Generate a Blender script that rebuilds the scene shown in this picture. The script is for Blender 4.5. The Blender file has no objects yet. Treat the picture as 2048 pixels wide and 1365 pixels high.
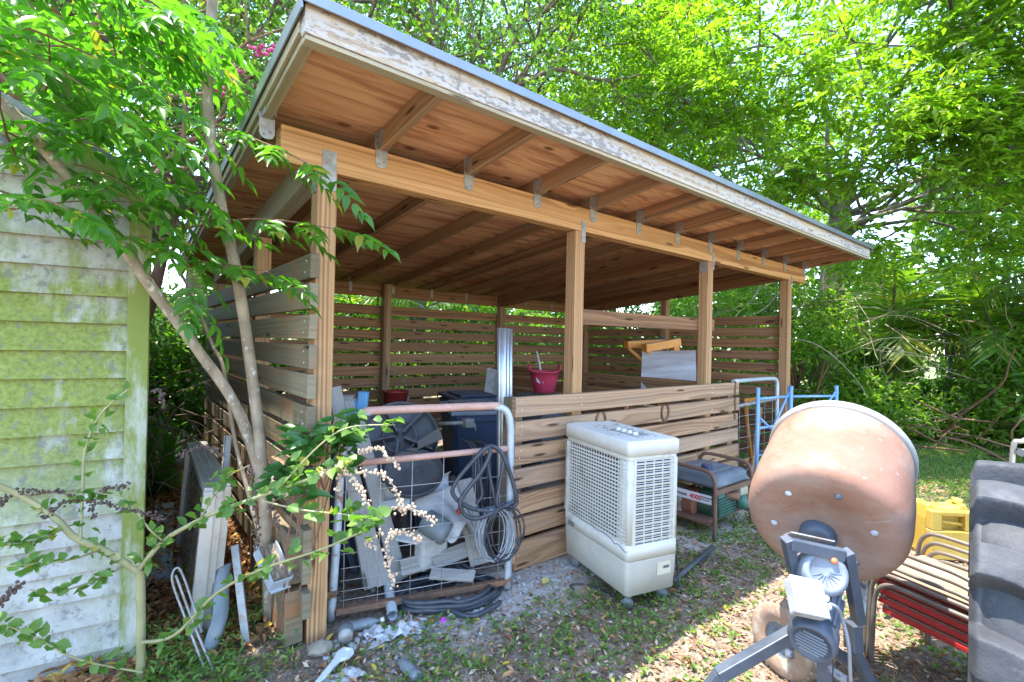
import bpy, bmesh, math, random
import numpy as np
from mathutils import Vector, Matrix, noise as mnoise
PI = math.pi
random.seed(7)
rng = np.random.default_rng(11)
scene = bpy.context.scene
COL = scene.collection

# ------------------------------------------------------------------ scene tree helpers
ROOTM = {}
def tag(o, label=None, cat=None, group=None, kind=None):
    if label: o['label'] = label
    if cat: o['category'] = cat
    if group: o['group'] = group
    if kind: o['kind'] = kind
    return o

def thing(name, label, cat, loc=(0, 0, 0), rotz=0.0, group=None):
    o = bpy.data.objects.new(name, None)
    o.empty_display_size = 0.1
    COL.objects.link(o)
    o.location = loc
    o.rotation_euler = (0, 0, rotz)
    ROOTM[o.name] = Matrix.Translation(Vector(loc)) @ Matrix.Rotation(rotz, 4, 'Z')
    return tag(o, label, cat, group)

def root_matrix(o):
    while o is not None:
        if o.name in ROOTM: return ROOTM[o.name]
        o = o.parent
    return Matrix.Identity(4)

def copy_tree(o, parent=None, loc=None, rot=None):
    c = o.copy()
    COL.objects.link(c)
    if parent is not None: c.parent = parent
    if loc is not None: c.location = loc
    if rot is not None: c.rotation_euler = rot
    for ch in list(o.children):
        copy_tree(ch, c)
    return c

def finish(name, me, mat, parent=None, world=True, smooth=False, bevel=0.0, loc=None):
    for m in (mat if isinstance(mat, (list, tuple)) else [mat]):
        me.materials.append(m)
    if world:
        M = root_matrix(parent) if parent is not None else (Matrix.Translation(Vector(loc)) if loc else Matrix.Identity(4))
        me.transform(M.inverted())
    if smooth:
        me.polygons.foreach_set('use_smooth', [True] * len(me.polygons))
    o = bpy.data.objects.new(name, me)
    COL.objects.link(o)
    if parent is not None: o.parent = parent
    elif loc: o.location = loc
    if bevel:
        b = o.modifiers.new('bevel', 'BEVEL')
        b.width = bevel; b.segments = 2; b.limit_method = 'ANGLE'; b.angle_limit = math.radians(40)
        b.harden_normals = False
    return o

class MB:
    """collects shapes, builds ONE mesh"""
    def __init__(s):
        s.v = []; s.f = []; s.uv = []; s.sm = []; s.mi = []; s.m = 0
    def face(s, idx, uvs=None, sm=False):
        s.f.append(tuple(idx)); s.uv.append(uvs if uvs else [(0, 0)] * len(idx)); s.sm.append(sm); s.mi.append(s.m)
    def bar(s, p0, p1, w, h, up=(0, 0, 1), jit=0.0, taper=1.0):
        """box from p0 to p1, w sideways, h along up; uv u runs along its length"""
        p0 = Vector(p0); p1 = Vector(p1); a = (p1 - p0); L = a.length; a.normalize()
        up = Vector(up); side = a.cross(up)
        if side.length < 1e-6: side = a.cross(Vector((1, 0, 0)))
        side.normalize(); up = side.cross(a).normalized()
        uo = random.uniform(0, 50); vo = random.uniform(0, 50)
        b = len(s.v)
        for k, (p, t) in enumerate(((p0, 1.0), (p1, taper))):
            for (i, j) in ((-1, -1), (1, -1), (1, 1), (-1, 1)):
                s.v.append(p + side * (i * w / 2 * t) + up * (j * h / 2 * t) + (Vector((random.uniform(-jit, jit), random.uniform(-jit, jit), random.uniform(-jit, jit))) if jit else Vector()))
        def q(a_, b_, c_, d_, dims):
            s.face((b + a_, b + b_, b + c_, b + d_), dims)
        for k in range(4):
            k2 = (k + 1) % 4
            wv = w if k % 2 == 0 else h
            off = vo + k * 0.37
            q(k, k2, k2 + 4, k + 4, [(uo, off), (uo, off + wv), (uo + L, off + wv), (uo + L, off)])
        e = [(uo, vo), (uo + .02, vo), (uo + .02, vo + h), (uo, vo + h)]
        q(3, 2, 1, 0, e); q(4, 5, 6, 7, e)
        return s
    def box(s, lo, hi, axis=None):
        lo = Vector(lo); hi = Vector(hi); c = (lo + hi) / 2; d = hi - lo
        if axis is None: axis = max(range(3), key=lambda i: d[i])
        p0 = c.copy(); p1 = c.copy(); p0[axis] = lo[axis]; p1[axis] = hi[axis]
        if axis == 2: return s.bar(p0, p1, d[0], d[1], (0, 1, 0))
        if axis == 0: return s.bar(p0, p1, d[1], d[2], (0, 0, 1))
        return s.bar(p0, p1, d[0], d[2], (0, 0, 1))
    def tube(s, pts, r, n=8, closed=False, caps=True, squash=None):
        pts = [Vector(p) for p in pts]; m = len(pts)
        rr = list(r) if isinstance(r, (list, tuple)) else [r] * m
        tang = []
        for i in range(m):
            if closed: t = pts[(i + 1) % m] - pts[(i - 1) % m]
            else: t = pts[min(i + 1, m - 1)] - pts[max(i - 1, 0)]
            if t.length < 1e-9: t = Vector((0, 0, 1))
            tang.append(t.normalized())
        nrm = tang[0].orthogonal().normalized()
        b = len(s.v); L = 0.0; uo = random.uniform(0, 50)
        us = []
        for i in range(m):
            if i:
                L += (pts[i] - pts[i - 1]).length
                nrm = (nrm - tang[i] * nrm.dot(tang[i]))
                nrm = nrm.normalized() if nrm.length > 1e-6 else tang[i].orthogonal().normalized()
            bi = tang[i].cross(nrm)
            us.append(uo + L)
            for k in range(n):
                a = 2 * PI * k / n
                s.v.append(pts[i] + (nrm * math.cos(a) + bi * math.sin(a)) * rr[i])
        for i in range(m if closed else m - 1):
            j = (i + 1) % m
            for k in range(n):
                k2 = (k + 1) % n
                s.face((b + i * n + k, b + i * n + k2, b + j * n + k2, b + j * n + k),
                       [(us[i], k / n * .2), (us[i], (k + 1) / n * .2), (us[i] + .05, (k + 1) / n * .2), (us[i] + .05, k / n * .2)], True)
        if caps and not closed:
            s.face([b + k for k in range(n)][::-1]); s.face([b + (m - 1) * n + k for k in range(n)])
        return s
    def lathe(s, prof, o=(0, 0, 0), ax=(0, 0, 1), n=24, x=None, caps=False, smooth=True):
        """prof: (radius, height along ax)"""
        o = Vector(o); ax = Vector(ax).normalized()
        x = Vector(x) if x else ax.orthogonal(); x = (x - ax * x.dot(ax)).normalized(); y = ax.cross(x)
        b = len(s.v)
        for (r, h) in prof:
            for k in range(n):
                a = 2 * PI * k / n
                s.v.append(o + ax * h + (x * math.cos(a) + y * math.sin(a)) * r)
        for i in range(len(prof) - 1):
            for k in range(n):
                k2 = (k + 1) % n
                s.face((b + i * n + k, b + i * n + k2, b + (i + 1) * n + k2, b + (i + 1) * n + k), [(k / n, prof[i][1]), ((k + 1) / n, prof[i][1]), ((k + 1) / n, prof[i + 1][1]), (k / n, prof[i + 1][1])], smooth)
        if caps:
            s.face([b + k for k in range(n)][::-1]); s.face([b + (len(prof) - 1) * n + k for k in range(n)])
        return s
    def grid(s, fn, nu, nv, sm=True):
        b = len(s.v)
        for i in range(nu + 1):
            for j in range(nv + 1):
                s.v.append(Vector(fn(i / nu, j / nv)))
        for i in range(nu):
            for j in range(nv):
                a = b + i * (nv + 1) + j
                s.face((a, a + nv + 1, a + nv + 2, a + 1), [(i / nu, j / nv), ((i + 1) / nu, j / nv), ((i + 1) / nu, (j + 1) / nv), (i / nu, (j + 1) / nv)], sm)
        return s
    def prism(s, poly, o, ux, uy, ext):
        """poly 2d outline, extruded by vector ext"""
        o = Vector(o); ux = Vector(ux); uy = Vector(uy); ext = Vector(ext); n = len(poly); b = len(s.v)
        for e in (0, 1):
            for (x, y) in poly: s.v.append(o + ux * x + uy * y + ext * e)
        s.face([b + k for k in range(n)][::-1], [(p[0], p[1]) for p in poly][::-1]); s.face([b + n + k for k in range(n)], [(p[0], p[1]) for p in poly])
        for k in range(n):
            k2 = (k + 1) % n
            s.face((b + k, b + k2, b + n + k2, b + n + k))
        return s
    def ball(s, c, r, n=8, sq=(1, 1, 1)):
        prof = []
        c = Vector(c); b = len(s.v); m = max(4, n // 2)
        for i in range(1, m):
            th = PI * i / m
            for k in range(n):
                a = 2 * PI * k / n
                s.v.append(c + Vector((math.sin(th) * math.cos(a) * r * sq[0], math.sin(th) * math.sin(a) * r * sq[1], math.cos(th) * r * sq[2])))
        t = len(s.v); s.v.append(c + Vector((0, 0, r * sq[2]))); s.v.append(c - Vector((0, 0, r * sq[2])))
        for i in range(m - 2):
            for k in range(n):
                k2 = (k + 1) % n
                s.face((b + i * n + k, b + (i + 1) * n + k, b + (i + 1) * n + k2, b + i * n + k2), None, True)
        for k in range(n):
            k2 = (k + 1) % n
            s.face((t, b + k, b + k2), None, True); s.face((t + 1, b + (m - 2) * n + k2, b + (m - 2) * n + k), None, True)
        return s
    def build(s, name, mat, parent=None, world=True, bevel=0.0, loc=None):
        me = bpy.data.meshes.new(name)
        me.from_pydata([tuple(v) for v in s.v], [], s.f)
        uvl = me.uv_layers.new(name='UVMap')
        flat = []
        for u in s.uv:
            for c in u: flat += [c[0], c[1]]
        uvl.data.foreach_set('uv', flat)
        me.polygons.foreach_set('use_smooth', s.sm)
        me.polygons.foreach_set('material_index', s.mi)
        me.update()
        return finish(name, me, mat, parent, world, False, bevel, loc)

def arc(c, x, y, r0, a0, a1, n):
    c = Vector(c); x = Vector(x); y = Vector(y)
    return [c + x * (r0 * math.cos(a0 + (a1 - a0) * i / n)) + y * (r0 * math.sin(a0 + (a1 - a0) * i / n)) for i in range(n + 1)]

def spline(pts, sub=6, closed=False):
    """Catmull-Rom through pts"""
    P = [Vector(p) for p in pts]; n = len(P); out = []
    for i in range(n if closed else n - 1):
        if closed: a, b, c, d = P[(i - 1) % n], P[i], P[(i + 1) % n], P[(i + 2) % n]
        else: a, b, c, d = P[max(i - 1, 0)], P[i], P[i + 1], P[min(i + 2, n - 1)]
        for k in range(sub):
            t = k / sub
            out.append(0.5 * ((2 * b) + (c - a) * t + (2 * a - 5 * b + 4 * c - d) * t * t + (3 * b - 3 * c + d - a) * t ** 3))
    if not closed: out.append(P[-1])
    return out

def lerp_list(vals, m):
    n = len(vals); out = []
    for i in range(m):
        t = i / (m - 1) * (n - 1); k = min(int(t), n - 2)
        out.append(vals[k] + (vals[k + 1] - vals[k]) * (t - k))
    return out

# ------------------------------------------------------------------ material helpers
class NT:
    def __init__(s, mat):
        s.t = mat.node_tree; s.t.nodes.clear()
    def n(s, typ, ins=None, **props):
        nd = s.t.nodes.new(typ)
        for k, v in props.items(): setattr(nd, k, v)
        if ins:
            for k, v in ins.items():
                sock = nd.inputs[k]
                if hasattr(v, 'is_output') or isinstance(v, bpy.types.NodeSocket): s.t.links.new(v, sock)
                else: sock.default_value = v
        return nd
    def math(s, op, a, b=0.5, clamp=False):
        nd = s.n('ShaderNodeMath', operation=op, use_clamp=clamp)
        for i, v in enumerate((a, b)):
            if isinstance(v, bpy.types.NodeSocket): s.t.links.new(v, nd.inputs[i])
            else: nd.inputs[i].default_value = v
        return nd.outputs[0]
    def mix(s, f, a, b, blend='MIX'):
        nd = s.n('ShaderNodeMix', data_type='RGBA', blend_type=blend)
        for k, v in ((0, f), (6, a), (7, b)):
            if isinstance(v, bpy.types.NodeSocket): s.t.links.new(v, nd.inputs[k])
            else: nd.inputs[k].default_value = (v if k == 0 else (tuple(v) + (1,))[:4])
        return nd.outputs[2]
    def ramp(s, f, stops, interp='LINEAR'):
        nd = s.n('ShaderNodeValToRGB', {'Fac': f}); cr = nd.color_ramp; cr.interpolation = interp
        while len(cr.elements) < len(stops): cr.elements.new(0.5)
        for e, (p, c) in zip(cr.elements, stops):
            e.position = p; e.color = (c, c, c, 1) if isinstance(c, (int, float)) else (tuple(c) + (1,))[:4]
        return nd.outputs[0]
    def noise(s, vec, scale=1.0, detail=3.0, rough=0.55, dist=0.0):
        nd = s.n('ShaderNodeTexNoise', {'Scale': scale, 'Detail': detail, 'Roughness': rough, 'Distortion': dist})
        if vec is not None: s.t.links.new(vec, nd.inputs['Vector'])
        return nd.outputs[0]
    def mapping(s, vec, scale=(1, 1, 1), loc=(0, 0, 0), rot=(0, 0, 0)):
        nd = s.n('ShaderNodeMapping', {'Vector': vec, 'Scale': scale, 'Location': loc, 'Rotation': rot})
        return nd.outputs[0]
    def out(s, shader, disp=None):
        o = s.n('ShaderNodeOutputMaterial', {'Surface': shader})
        return o
    def bump(s, h, strength=0.3, dist=0.01):
        return s.n('ShaderNodeBump', {'Height': h, 'Strength': strength, 'Distance': dist}).outputs[0]

def newmat(name):
    m = bpy.data.materials.new(name); m.use_nodes = True
    return m, NT(m)

def M_worn(name, c1, c2, scale=4.0, rough=0.6, metal=0.0, c3=None, thr=(0.55, 0.68), sc3=6.0, bump=0.15, stretch=(1, 1, 1), bumpscale=40, spec=0.5, island=0.0, trans=0.0):
    """two-tone noise surface with an optional third colour in patches"""
    m, t = newmat(name)
    co = t.n('ShaderNodeTexCoord').outputs['Object']
    v = t.mapping(co, stretch)
    f = t.noise(v, scale, 5, 0.62)
    c = t.ramp(f, [(0.3, c1), (0.7, c2)])
    if c3:
        g = t.noise(t.mapping(co, stretch, (3.1, 1.7, 5.3)), sc3, 6, 0.68)
        c = t.mix(t.ramp(g, [(thr[0], 0.0), (thr[1], 1.0)]), c, c3)
    if island:
        r = t.n('ShaderNodeNewGeometry').outputs['Random Per Island']
        k = t.math('ADD', t.math('MULTIPLY', r, island), 1 - island / 2)
        c = t.n('ShaderNodeVectorMath', {0: c, 3: k}, operation='SCALE').outputs[0]
    fine = t.noise(co, bumpscale, 4, 0.7)
    b = t.n('ShaderNodeBsdfPrincipled', {'Base Color': c, 'Metallic': metal, 'Specular IOR Level': spec, 'Normal': t.bump(fine, bump, 0.004)})
    t.t.links.new(t.math('ADD', t.math('MULTIPLY', fine, 0.3), rough - 0.15, True), b.inputs['Roughness'])
    if trans: b.inputs['Transmission Weight'].default_value = trans
    t.out(b.outputs[0])
    return m

def M_wood(name, dark, light, grey=0.0, greycol=(0.3, 0.28, 0.26), rings=70, amp=5.0, knots=0.5, var=0.35, rough=0.75, vsc=1.0, stain=None, fibre=0.55, thr=0.5):
    m, t = newmat(name)
    uv = t.n('ShaderNodeUVMap').outputs[0]
    g = t.n('ShaderNodeNewGeometry').outputs['Random Per Island']
    n1 = t.noise(t.mapping(uv, (0.45, 5 * vsc, 1)), 1.0, 2, 0.45)
    sep = t.n('ShaderNodeSeparateXYZ', {0: uv})
    vor = t.n('ShaderNodeTexVoronoi', {'Vector': t.mapping(uv, (1.5, 9 * vsc, 1)), 'Scale': 1.0, 'Randomness': 1.0}, voronoi_dimensions='2D', feature='F1')
    dist = vor.outputs['Distance']
    cr = t.n('ShaderNodeSeparateColor', {0: vor.outputs['Color']}).outputs[0]
    isk = t.math('GREATER_THAN', cr, 1 - knots)
    near = t.ramp(dist, [(0.0, 1.0), (0.35, 0.0)])
    bend = t.math('MULTIPLY', t.math('MULTIPLY', near, isk), 1.2)
    warp = t.math('ADD', t.math('MULTIPLY', t.math('SUBTRACT', n1, 0.5), amp * 0.9), t.math('MULTIPLY', bend, 1.1))
    vv = t.math('ADD', t.math('MULTIPLY', sep.outputs[1], rings * vsc), warp)
    band = t.n('ShaderNodeCombineXYZ', {0: t.math('MULTIPLY', sep.outputs[0], 0.12), 1: vv, 2: 0.0}).outputs[0]
    ring = t.ramp(t.noise(band, 1.0, 2, 0.4), [(0.34, 0.0), (0.62, 1.0)])
    fib = t.noise(t.mapping(uv, (2.2, 130 * vsc, 1)), 1.0, 5, 0.75)
    f = t.math('ADD', t.math('MULTIPLY', ring, 1 - fibre), t.math('MULTIPLY', fib, fibre))
    c = t.ramp(f, [(0.2, dark), (0.78, light)])
    if grey:
        w = t.noise(t.mapping(uv, (1.3, 10 * vsc, 1), (7, 3, 0)), 1.0, 5, 0.65)
        w = t.ramp(w, [(thr - 0.17, 0.0), (thr + 0.14, grey)])
        gc = t.mix(t.math('MULTIPLY', fib, 0.8), greycol, tuple(x * 0.45 for x in greycol))
        c = t.mix(w, c, gc)
    if stain:
        w = t.noise(t.mapping(uv, (2.0, 6, 1), (1, 9, 0)), 1.0, 5, 0.6)
        c = t.mix(t.ramp(w, [(0.52, 0.0), (0.66, 0.85)]), c, stain)
    if var > .2:
        c = t.mix(t.math('MULTIPLY', t.math('FRACT', t.math('MULTIPLY', g, 7.31)), 0.42), c, greycol)
    kd = t.math('MULTIPLY', t.ramp(dist, [(0.05, 1.0), (0.105, 0.0)]), isk)
    c = t.mix(t.math('MULTIPLY', kd, 0.85), c, tuple(x * 0.28 for x in dark))
    k = t.math('ADD', t.math('MULTIPLY', g, var), 1 - var * 0.5)
    c = t.n('ShaderNodeVectorMath', {0: c, 3: k}, operation='SCALE').outputs[0]
    b = t.n('ShaderNodeBsdfPrincipled', {'Base Color': c, 'Roughness': rough, 'Specular IOR Level': 0.25, 'Normal': t.bump(f, 0.35, 0.003)})
    t.out(b.outputs[0])
    return m

def M_leaf(name, c1, c2, trans=0.45, tcol=None, rough=0.35, spec=0.5, c3=None, p3=0.0, coat=0.0):
    """per-leaf colour variation, light passes through"""
    m, t = newmat(name)
    r = t.n('ShaderNodeNewGeometry').outputs['Random Per Island']
    co = t.n('ShaderNodeTexCoord').outputs['Object']
    f = t.math('ADD', t.math('MULTIPLY', r, 0.65), t.math('MULTIPLY', t.noise(co, 0.9, 3), 0.4))
    stops = [(0.2, c1), (0.8, c2)]
    c = t.ramp(f, stops)
    if c3:
        c = t.mix(t.math('GREATER_THAN', t.math('FRACT', t.math('MULTIPLY', r, 37.7)), 1 - p3), c, c3)
    d = t.n('ShaderNodeBsdfPrincipled', {'Base Color': c, 'Roughness': rough, 'Specular IOR Level': spec})
    tc = t.mix(1.0, c, tcol if tcol else (1.0, 1.25, 0.35), 'MULTIPLY')
    tl = t.n('ShaderNodeBsdfTranslucent', {'Color': t.n('ShaderNodeVectorMath', {0: tc, 3: 1.9}, operation='SCALE').outputs[0]})
    mx = t.n('ShaderNodeMixShader', {0: trans, 1: d.outputs[0], 2: tl.outputs[0]})
    t.out(mx.outputs[0])
    return m
# ------------------------------------------------------------------ camera, light, sky
F_PX = 977.6
cam_d = bpy.data.cameras.new('camera'); cam = bpy.data.objects.new('camera', cam_d); COL.objects.link(cam)
yaw, pit, rol = math.radians(51.11), math.radians(0.29), math.radians(1.264)
fw = Vector((math.cos(yaw), math.sin(yaw), 0)); rt = Vector((math.sin(yaw), -math.cos(yaw), 0)); upv = Vector((0, 0, 1))
f2 = fw * math.cos(pit) + upv * math.sin(pit); u2 = upv * math.cos(pit) - fw * math.sin(pit)
r3 = rt * math.cos(rol) + u2 * math.sin(rol); u3 = u2 * math.cos(rol) - rt * math.sin(rol)
CAMP = Vector((0, 0, 1.362))
cam.matrix_world = Matrix(((r3.x, u3.x, -f2.x, 0), (r3.y, u3.y, -f2.y, 0), (r3.z, u3.z, -f2.z, CAMP.z), (0, 0, 0, 1)))
cam_d.sensor_fit = 'HORIZONTAL'; cam_d.sensor_width = 36.0; cam_d.lens = 36.0 * F_PX / 2048
cam_d.clip_start = 0.05; cam_d.clip_end = 800
scene.camera = cam

SUN_TO = Vector((-0.17, 0.147, 1.0)).normalized()
sun_d = bpy.data.lights.new('sun', 'SUN'); sun_d.energy = 2.0; sun_d.angle = math.radians(0.5); sun_d.color = (1.0, 0.94, 0.83)
sun = bpy.data.objects.new('sun', sun_d); COL.objects.link(sun)
sun.rotation_euler = SUN_TO.to_track_quat('Z', 'Y').to_euler(); sun.location = (0, 0, 12)
w = bpy.data.worlds.new('World'); scene.world = w; w.use_nodes = True
wt = w.node_tree; wt.nodes.clear()
sky = wt.nodes.new('ShaderNodeTexSky'); sky.sky_type = 'NISHITA'; sky.sun_disc = False
sky.sun_elevation = math.asin(SUN_TO.z); sky.sun_rotation = math.atan2(SUN_TO.x, SUN_TO.y)
sky.altitude = 0; sky.air_density = 1.0; sky.dust_density = 0.5; sky.ozone_density = 2.0
bg = wt.nodes.new('ShaderNodeBackground'); bg.inputs['Strength'].default_value = 0.15
wo = wt.nodes.new('ShaderNodeOutputWorld')
wt.links.new(sky.outputs[0], bg.inputs['Color']); wt.links.new(bg.outputs[0], wo.inputs['Surface'])
scene.view_settings.view_transform = 'Standard'; scene.view_settings.look = 'None'
scene.view_settings.exposure = 2.85; scene.view_settings.gamma = 1.0; scene.view_settings.use_curve_mapping = False
scene.render.engine = 'CYCLES'
scene.cycles.max_bounces = 8; scene.cycles.diffuse_bounces = 5; scene.cycles.glossy_bounces = 3
scene.cycles.transmission_bounces = 6; scene.cycles.transparent_max_bounces = 6
scene.cycles.use_denoising = True; scene.cycles.caustics_reflective = False; scene.cycles.caustics_refractive = False

# ------------------------------------------------------------------ materials
W_ROOF = M_wood('weathered_rafter_wood', (0.178, 0.071, 0.027), (0.570, 0.305, 0.137), rings=45, knots=0.5, var=.5, amp=8, grey=.6, greycol=(0.44, 0.34, 0.235), fibre=.52)
W_POST = M_wood('pine_post_wood', (0.246, 0.105, 0.039), (0.646, 0.361, 0.166), rings=90, knots=0.4, var=0.35, amp=9, fibre=.5, grey=.3, greycol=(0.475, 0.327, 0.194))
W_BEAM = M_wood('honey_beam_wood', (0.301, 0.127, 0.044), (0.722, 0.404, 0.173), rings=45, knots=0.6, var=0.12, amp=12, fibre=.5, grey=.3, greycol=(0.627, 0.361, 0.173))
W_SLAT = M_wood('brown_slat_wood', (0.130, 0.051, 0.021), (0.427, 0.211, 0.090), grey=0.35, greycol=(0.342, 0.215, 0.137), rings=45, knots=0.75, var=0.4, amp=7, fibre=.52)
W_LEFT = M_wood('mossy_weathered_slat_wood', (0.10, 0.062, 0.032), (0.27, 0.19, 0.105), grey=0.7, greycol=(0.26, 0.235, 0.165), rings=60, knots=0.35, stain=(0.34, 0.13, 0.045), var=0.35, amp=6)
W_KNEE = M_wood('streaky_knee_wall_wood', (0.185, 0.074, 0.031), (0.589, 0.331, 0.166), grey=0.4, greycol=(0.475, 0.344, 0.245), rings=42, knots=0.55, var=0.35, amp=14, fibre=.48)
W_GREY = M_wood('silvered_old_wood', (0.17, 0.15, 0.13), (0.40, 0.37, 0.33), grey=0.7, greycol=(0.44, 0.42, 0.40), rings=90, knots=0.2)
def M_ply(name):
    m, t = newmat(name)
    uv = t.n('ShaderNodeUVMap').outputs[0]; g = t.n('ShaderNodeNewGeometry').outputs['Random Per Island']
    blot = t.noise(t.mapping(uv, (.9, 2.6, 1)), 1.0, 4, .6, .6)
    swirl = t.noise(t.mapping(uv, (1.5, 15, 1)), 1.0, 5, .62, 1.4)
    fib = t.noise(t.mapping(uv, (6, 150, 1)), 1.0, 3, .7)
    c = t.ramp(blot, [(0.32, (0.60, 0.285, 0.14)), (0.5, (0.77, 0.44, 0.235)), (0.68, (0.82, 0.54, 0.29))])
    c = t.mix(t.ramp(swirl, [(0.46, 0.0), (0.62, .85)]), c, (0.40, 0.16, 0.08))
    c = t.mix(t.math('MULTIPLY', fib, .35), c, (0.42, 0.21, 0.12))
    vor = t.n('ShaderNodeTexVoronoi', {'Vector': t.mapping(uv, (2.2, 4.4, 1)), 'Scale': 1.0}, voronoi_dimensions='2D', feature='F1')
    isk = t.math('GREATER_THAN', t.n('ShaderNodeSeparateColor', {0: vor.outputs['Color']}).outputs[0], .45)
    kd = t.math('MULTIPLY', t.ramp(vor.outputs['Distance'], [(0.045, 1.0), (0.10, 0.0)]), isk)
    c = t.mix(t.math('MULTIPLY', kd, .85), c, (0.16, 0.06, 0.03))
    c = t.n('ShaderNodeVectorMath', {0: c, 3: t.math('ADD', t.math('MULTIPLY', g, .3), .85)}, operation='SCALE').outputs[0]
    b = t.n('ShaderNodeBsdfPrincipled', {'Base Color': c, 'Roughness': .8, 'Specular IOR Level': .2, 'Normal': t.bump(swirl, .25, .003)})
    t.out(b.outputs[0]); return m
W_PLY = M_ply('plywood_sheathing')
W_FASC = M_wood('flaking_fascia_wood', (0.36, 0.26, 0.17), (0.66, 0.54, 0.40), rings=50, knots=0.2)
W_RAKE = M_wood('lichen_grey_rake_wood', (0.24, 0.17, 0.09), (0.50, 0.40, 0.24), grey=0.75, greycol=(0.50, 0.46, 0.34), rings=60, knots=0.2)
# flaking pale paint over the fascia: chips with hard edges, dark mould between
def flake():
    t = NT.__new__(NT); t.t = W_FASC.node_tree
    b = [n for n in t.t.nodes if n.type == 'BSDF_PRINCIPLED'][0]; old = b.inputs['Base Color'].links[0].from_socket
    uv = t.n('ShaderNodeUVMap').outputs[0]
    big = t.noise(t.mapping(uv, (1.6, 9, 1)), 1.0, 3, .6)
    fl = t.noise(t.mapping(uv, (17, 55, 1)), 1.0, 4, .65)
    k = t.math('ADD', t.math('MULTIPLY', fl, .7), t.math('MULTIPLY', big, .55))
    c = t.mix(t.ramp(k, [(0.585, 0.0), (0.61, 0.80)]), old, (0.50, 0.465, 0.43))
    fl2 = t.noise(t.mapping(uv, (21, 48, 1), (5, 5, 0)), 1.0, 4, .7)
    k2 = t.math('ADD', t.math('MULTIPLY', fl2, .75), t.math('MULTIPLY', big, .5))
    c = t.mix(t.ramp(k2, [(0.655, 0.0), (0.69, 0.75)]), c, (0.20, 0.175, 0.16))
    t.t.links.new(c, b.inputs['Base Color'])
flake()
GALV = M_worn('galvanised_steel', (0.26, 0.255, 0.245), (0.44, 0.43, 0.41), 22, 0.6, 0.4, (0.30, 0.17, 0.09), (0.55, 0.7), 14)
ROOFM = M_worn('grey_blue_roof_metal', (0.20, 0.225, 0.26), (0.29, 0.32, 0.36), 3, 0.4, 0.6)
NAIL = M_worn('pale_nail_head', (0.7, 0.7, 0.68), (0.8, 0.8, 0.78), 3, 0.4, 0.5)

# ------------------------------------------------------------------ ground
def gz(x, y):
    """gentle unevenness of the ground"""
    return 0.022 * mnoise.noise(Vector((x * 0.9, y * 0.9, 0.3))) + 0.008 * mnoise.noise(Vector((x * 4, y * 4, 2.0))) - 0.006

def make_ground():
    def ax(lo, hi, near0, near1, step):
        c = list(np.arange(near0, near1 + 1e-6, step)); s = step
        x = near1
        while x < hi: s *= 1.35; x += s; c.append(x)
        s = step; x = near0
        while x > lo: s *= 1.35; x -= s; c.insert(0, x)
        return c
    xs = ax(-220, 260, -1.5, 7.5, 0.07); ys = ax(-220, 260, -1.0, 6.0, 0.07)
    nx, ny = len(xs), len(ys)
    v = np.zeros((nx * ny, 3), np.float32)
    for i, x in enumerate(xs):
        for j, y in enumerate(ys):
            near = -2 < x < 9 and -2 < y < 8
            v[i * ny + j] = (x, y, gz(x, y) if near else -0.006)
    faces = []
    for i in range(nx - 1):
        for j in range(ny - 1):
            a = i * ny + j
            faces.append((a, a + ny, a + ny + 1, a + 1))
    me = bpy.data.meshes.new('ground'); me.from_pydata(v.tolist(), [], faces)
    m, t = newmat('yard_soil')
    co = t.n('ShaderNodeTexCoord').outputs['Object']
    a = t.noise(co, 2.2, 6, 0.65); b = t.noise(co, 22, 5, 0.7); d = t.noise(co, 95, 3, 0.7)
    soil = t.ramp(b, [(0.3, (0.115, 0.085, 0.062)), (0.52, (0.29, 0.225, 0.17)), (0.75, (0.52, 0.435, 0.345))])
    grit = t.ramp(d, [(0.35, 0.55), (0.68, 1.25)])
    soil = t.mix(1.0, soil, grit, 'MULTIPLY')
    # pale dry sand swept up against the knee wall; the shed floor is paled to bounce light upward
    px = t.n('ShaderNodeSeparateXYZ', {0: co})
    def blob(cx, cy, sx, sy):
        q = t.n('ShaderNodeVectorMath', {0: t.mapping(co, (1 / sx, 1 / sy, 0), (-cx / sx, -cy / sy, 0))}, operation='LENGTH').outputs['Value']
        return t.ramp(t.math('ADD', q, t.math('MULTIPLY', t.math('SUBTRACT', a, 0.5), 1.6)), [(0.55, 1.0), (1.15, 0.0)])
    sm = t.math('MAXIMUM', blob(1.75, 2.1, 0.9, 0.36), t.math('MAXIMUM', blob(3.6, 2.1, 1.1, 0.5), t.math('MULTIPLY', blob(3.2, 4.0, 2.8, 1.5), 0.6)))
    sand = t.ramp(b, [(0.3, (0.42, 0.37, 0.32)), (0.7, (0.70, 0.65, 0.58))])
    c = t.mix(t.math('MULTIPLY', sm, 0.85), soil, sand)
    lawn = t.ramp(t.math('ADD', px.outputs[0], t.math('MULTIPLY', t.math('SUBTRACT', a, 0.5), 5.0)), [(0.0, 0.0), (1.0, 1.0)])
    lw = t.n('ShaderNodeMapRange', {0: t.math('ADD', px.outputs[0], t.math('MULTIPLY', t.math('SUBTRACT', a, 0.5), 6.0)), 1: 4.5, 2: 8.5}).outputs[0]
    c = t.mix(t.math('MULTIPLY', lw, 0.7), c, t.ramp(b, [(0.3, (0.12, 0.17, 0.04)), (0.7, (0.27, 0.30, 0.11))]))
    bs = t.n('ShaderNodeBsdfPrincipled', {'Base Color': c, 'Roughness': 0.95, 'Specular IOR Level': 0.1, 'Normal': t.bump(t.math('ADD', b, t.math('MULTIPLY', d, 0.5)), 0.8, 0.02)})
    t.out(bs.outputs[0])
    o = finish('ground', me, m, smooth=True)
    o['kind'] = 'structure'
make_ground()
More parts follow.
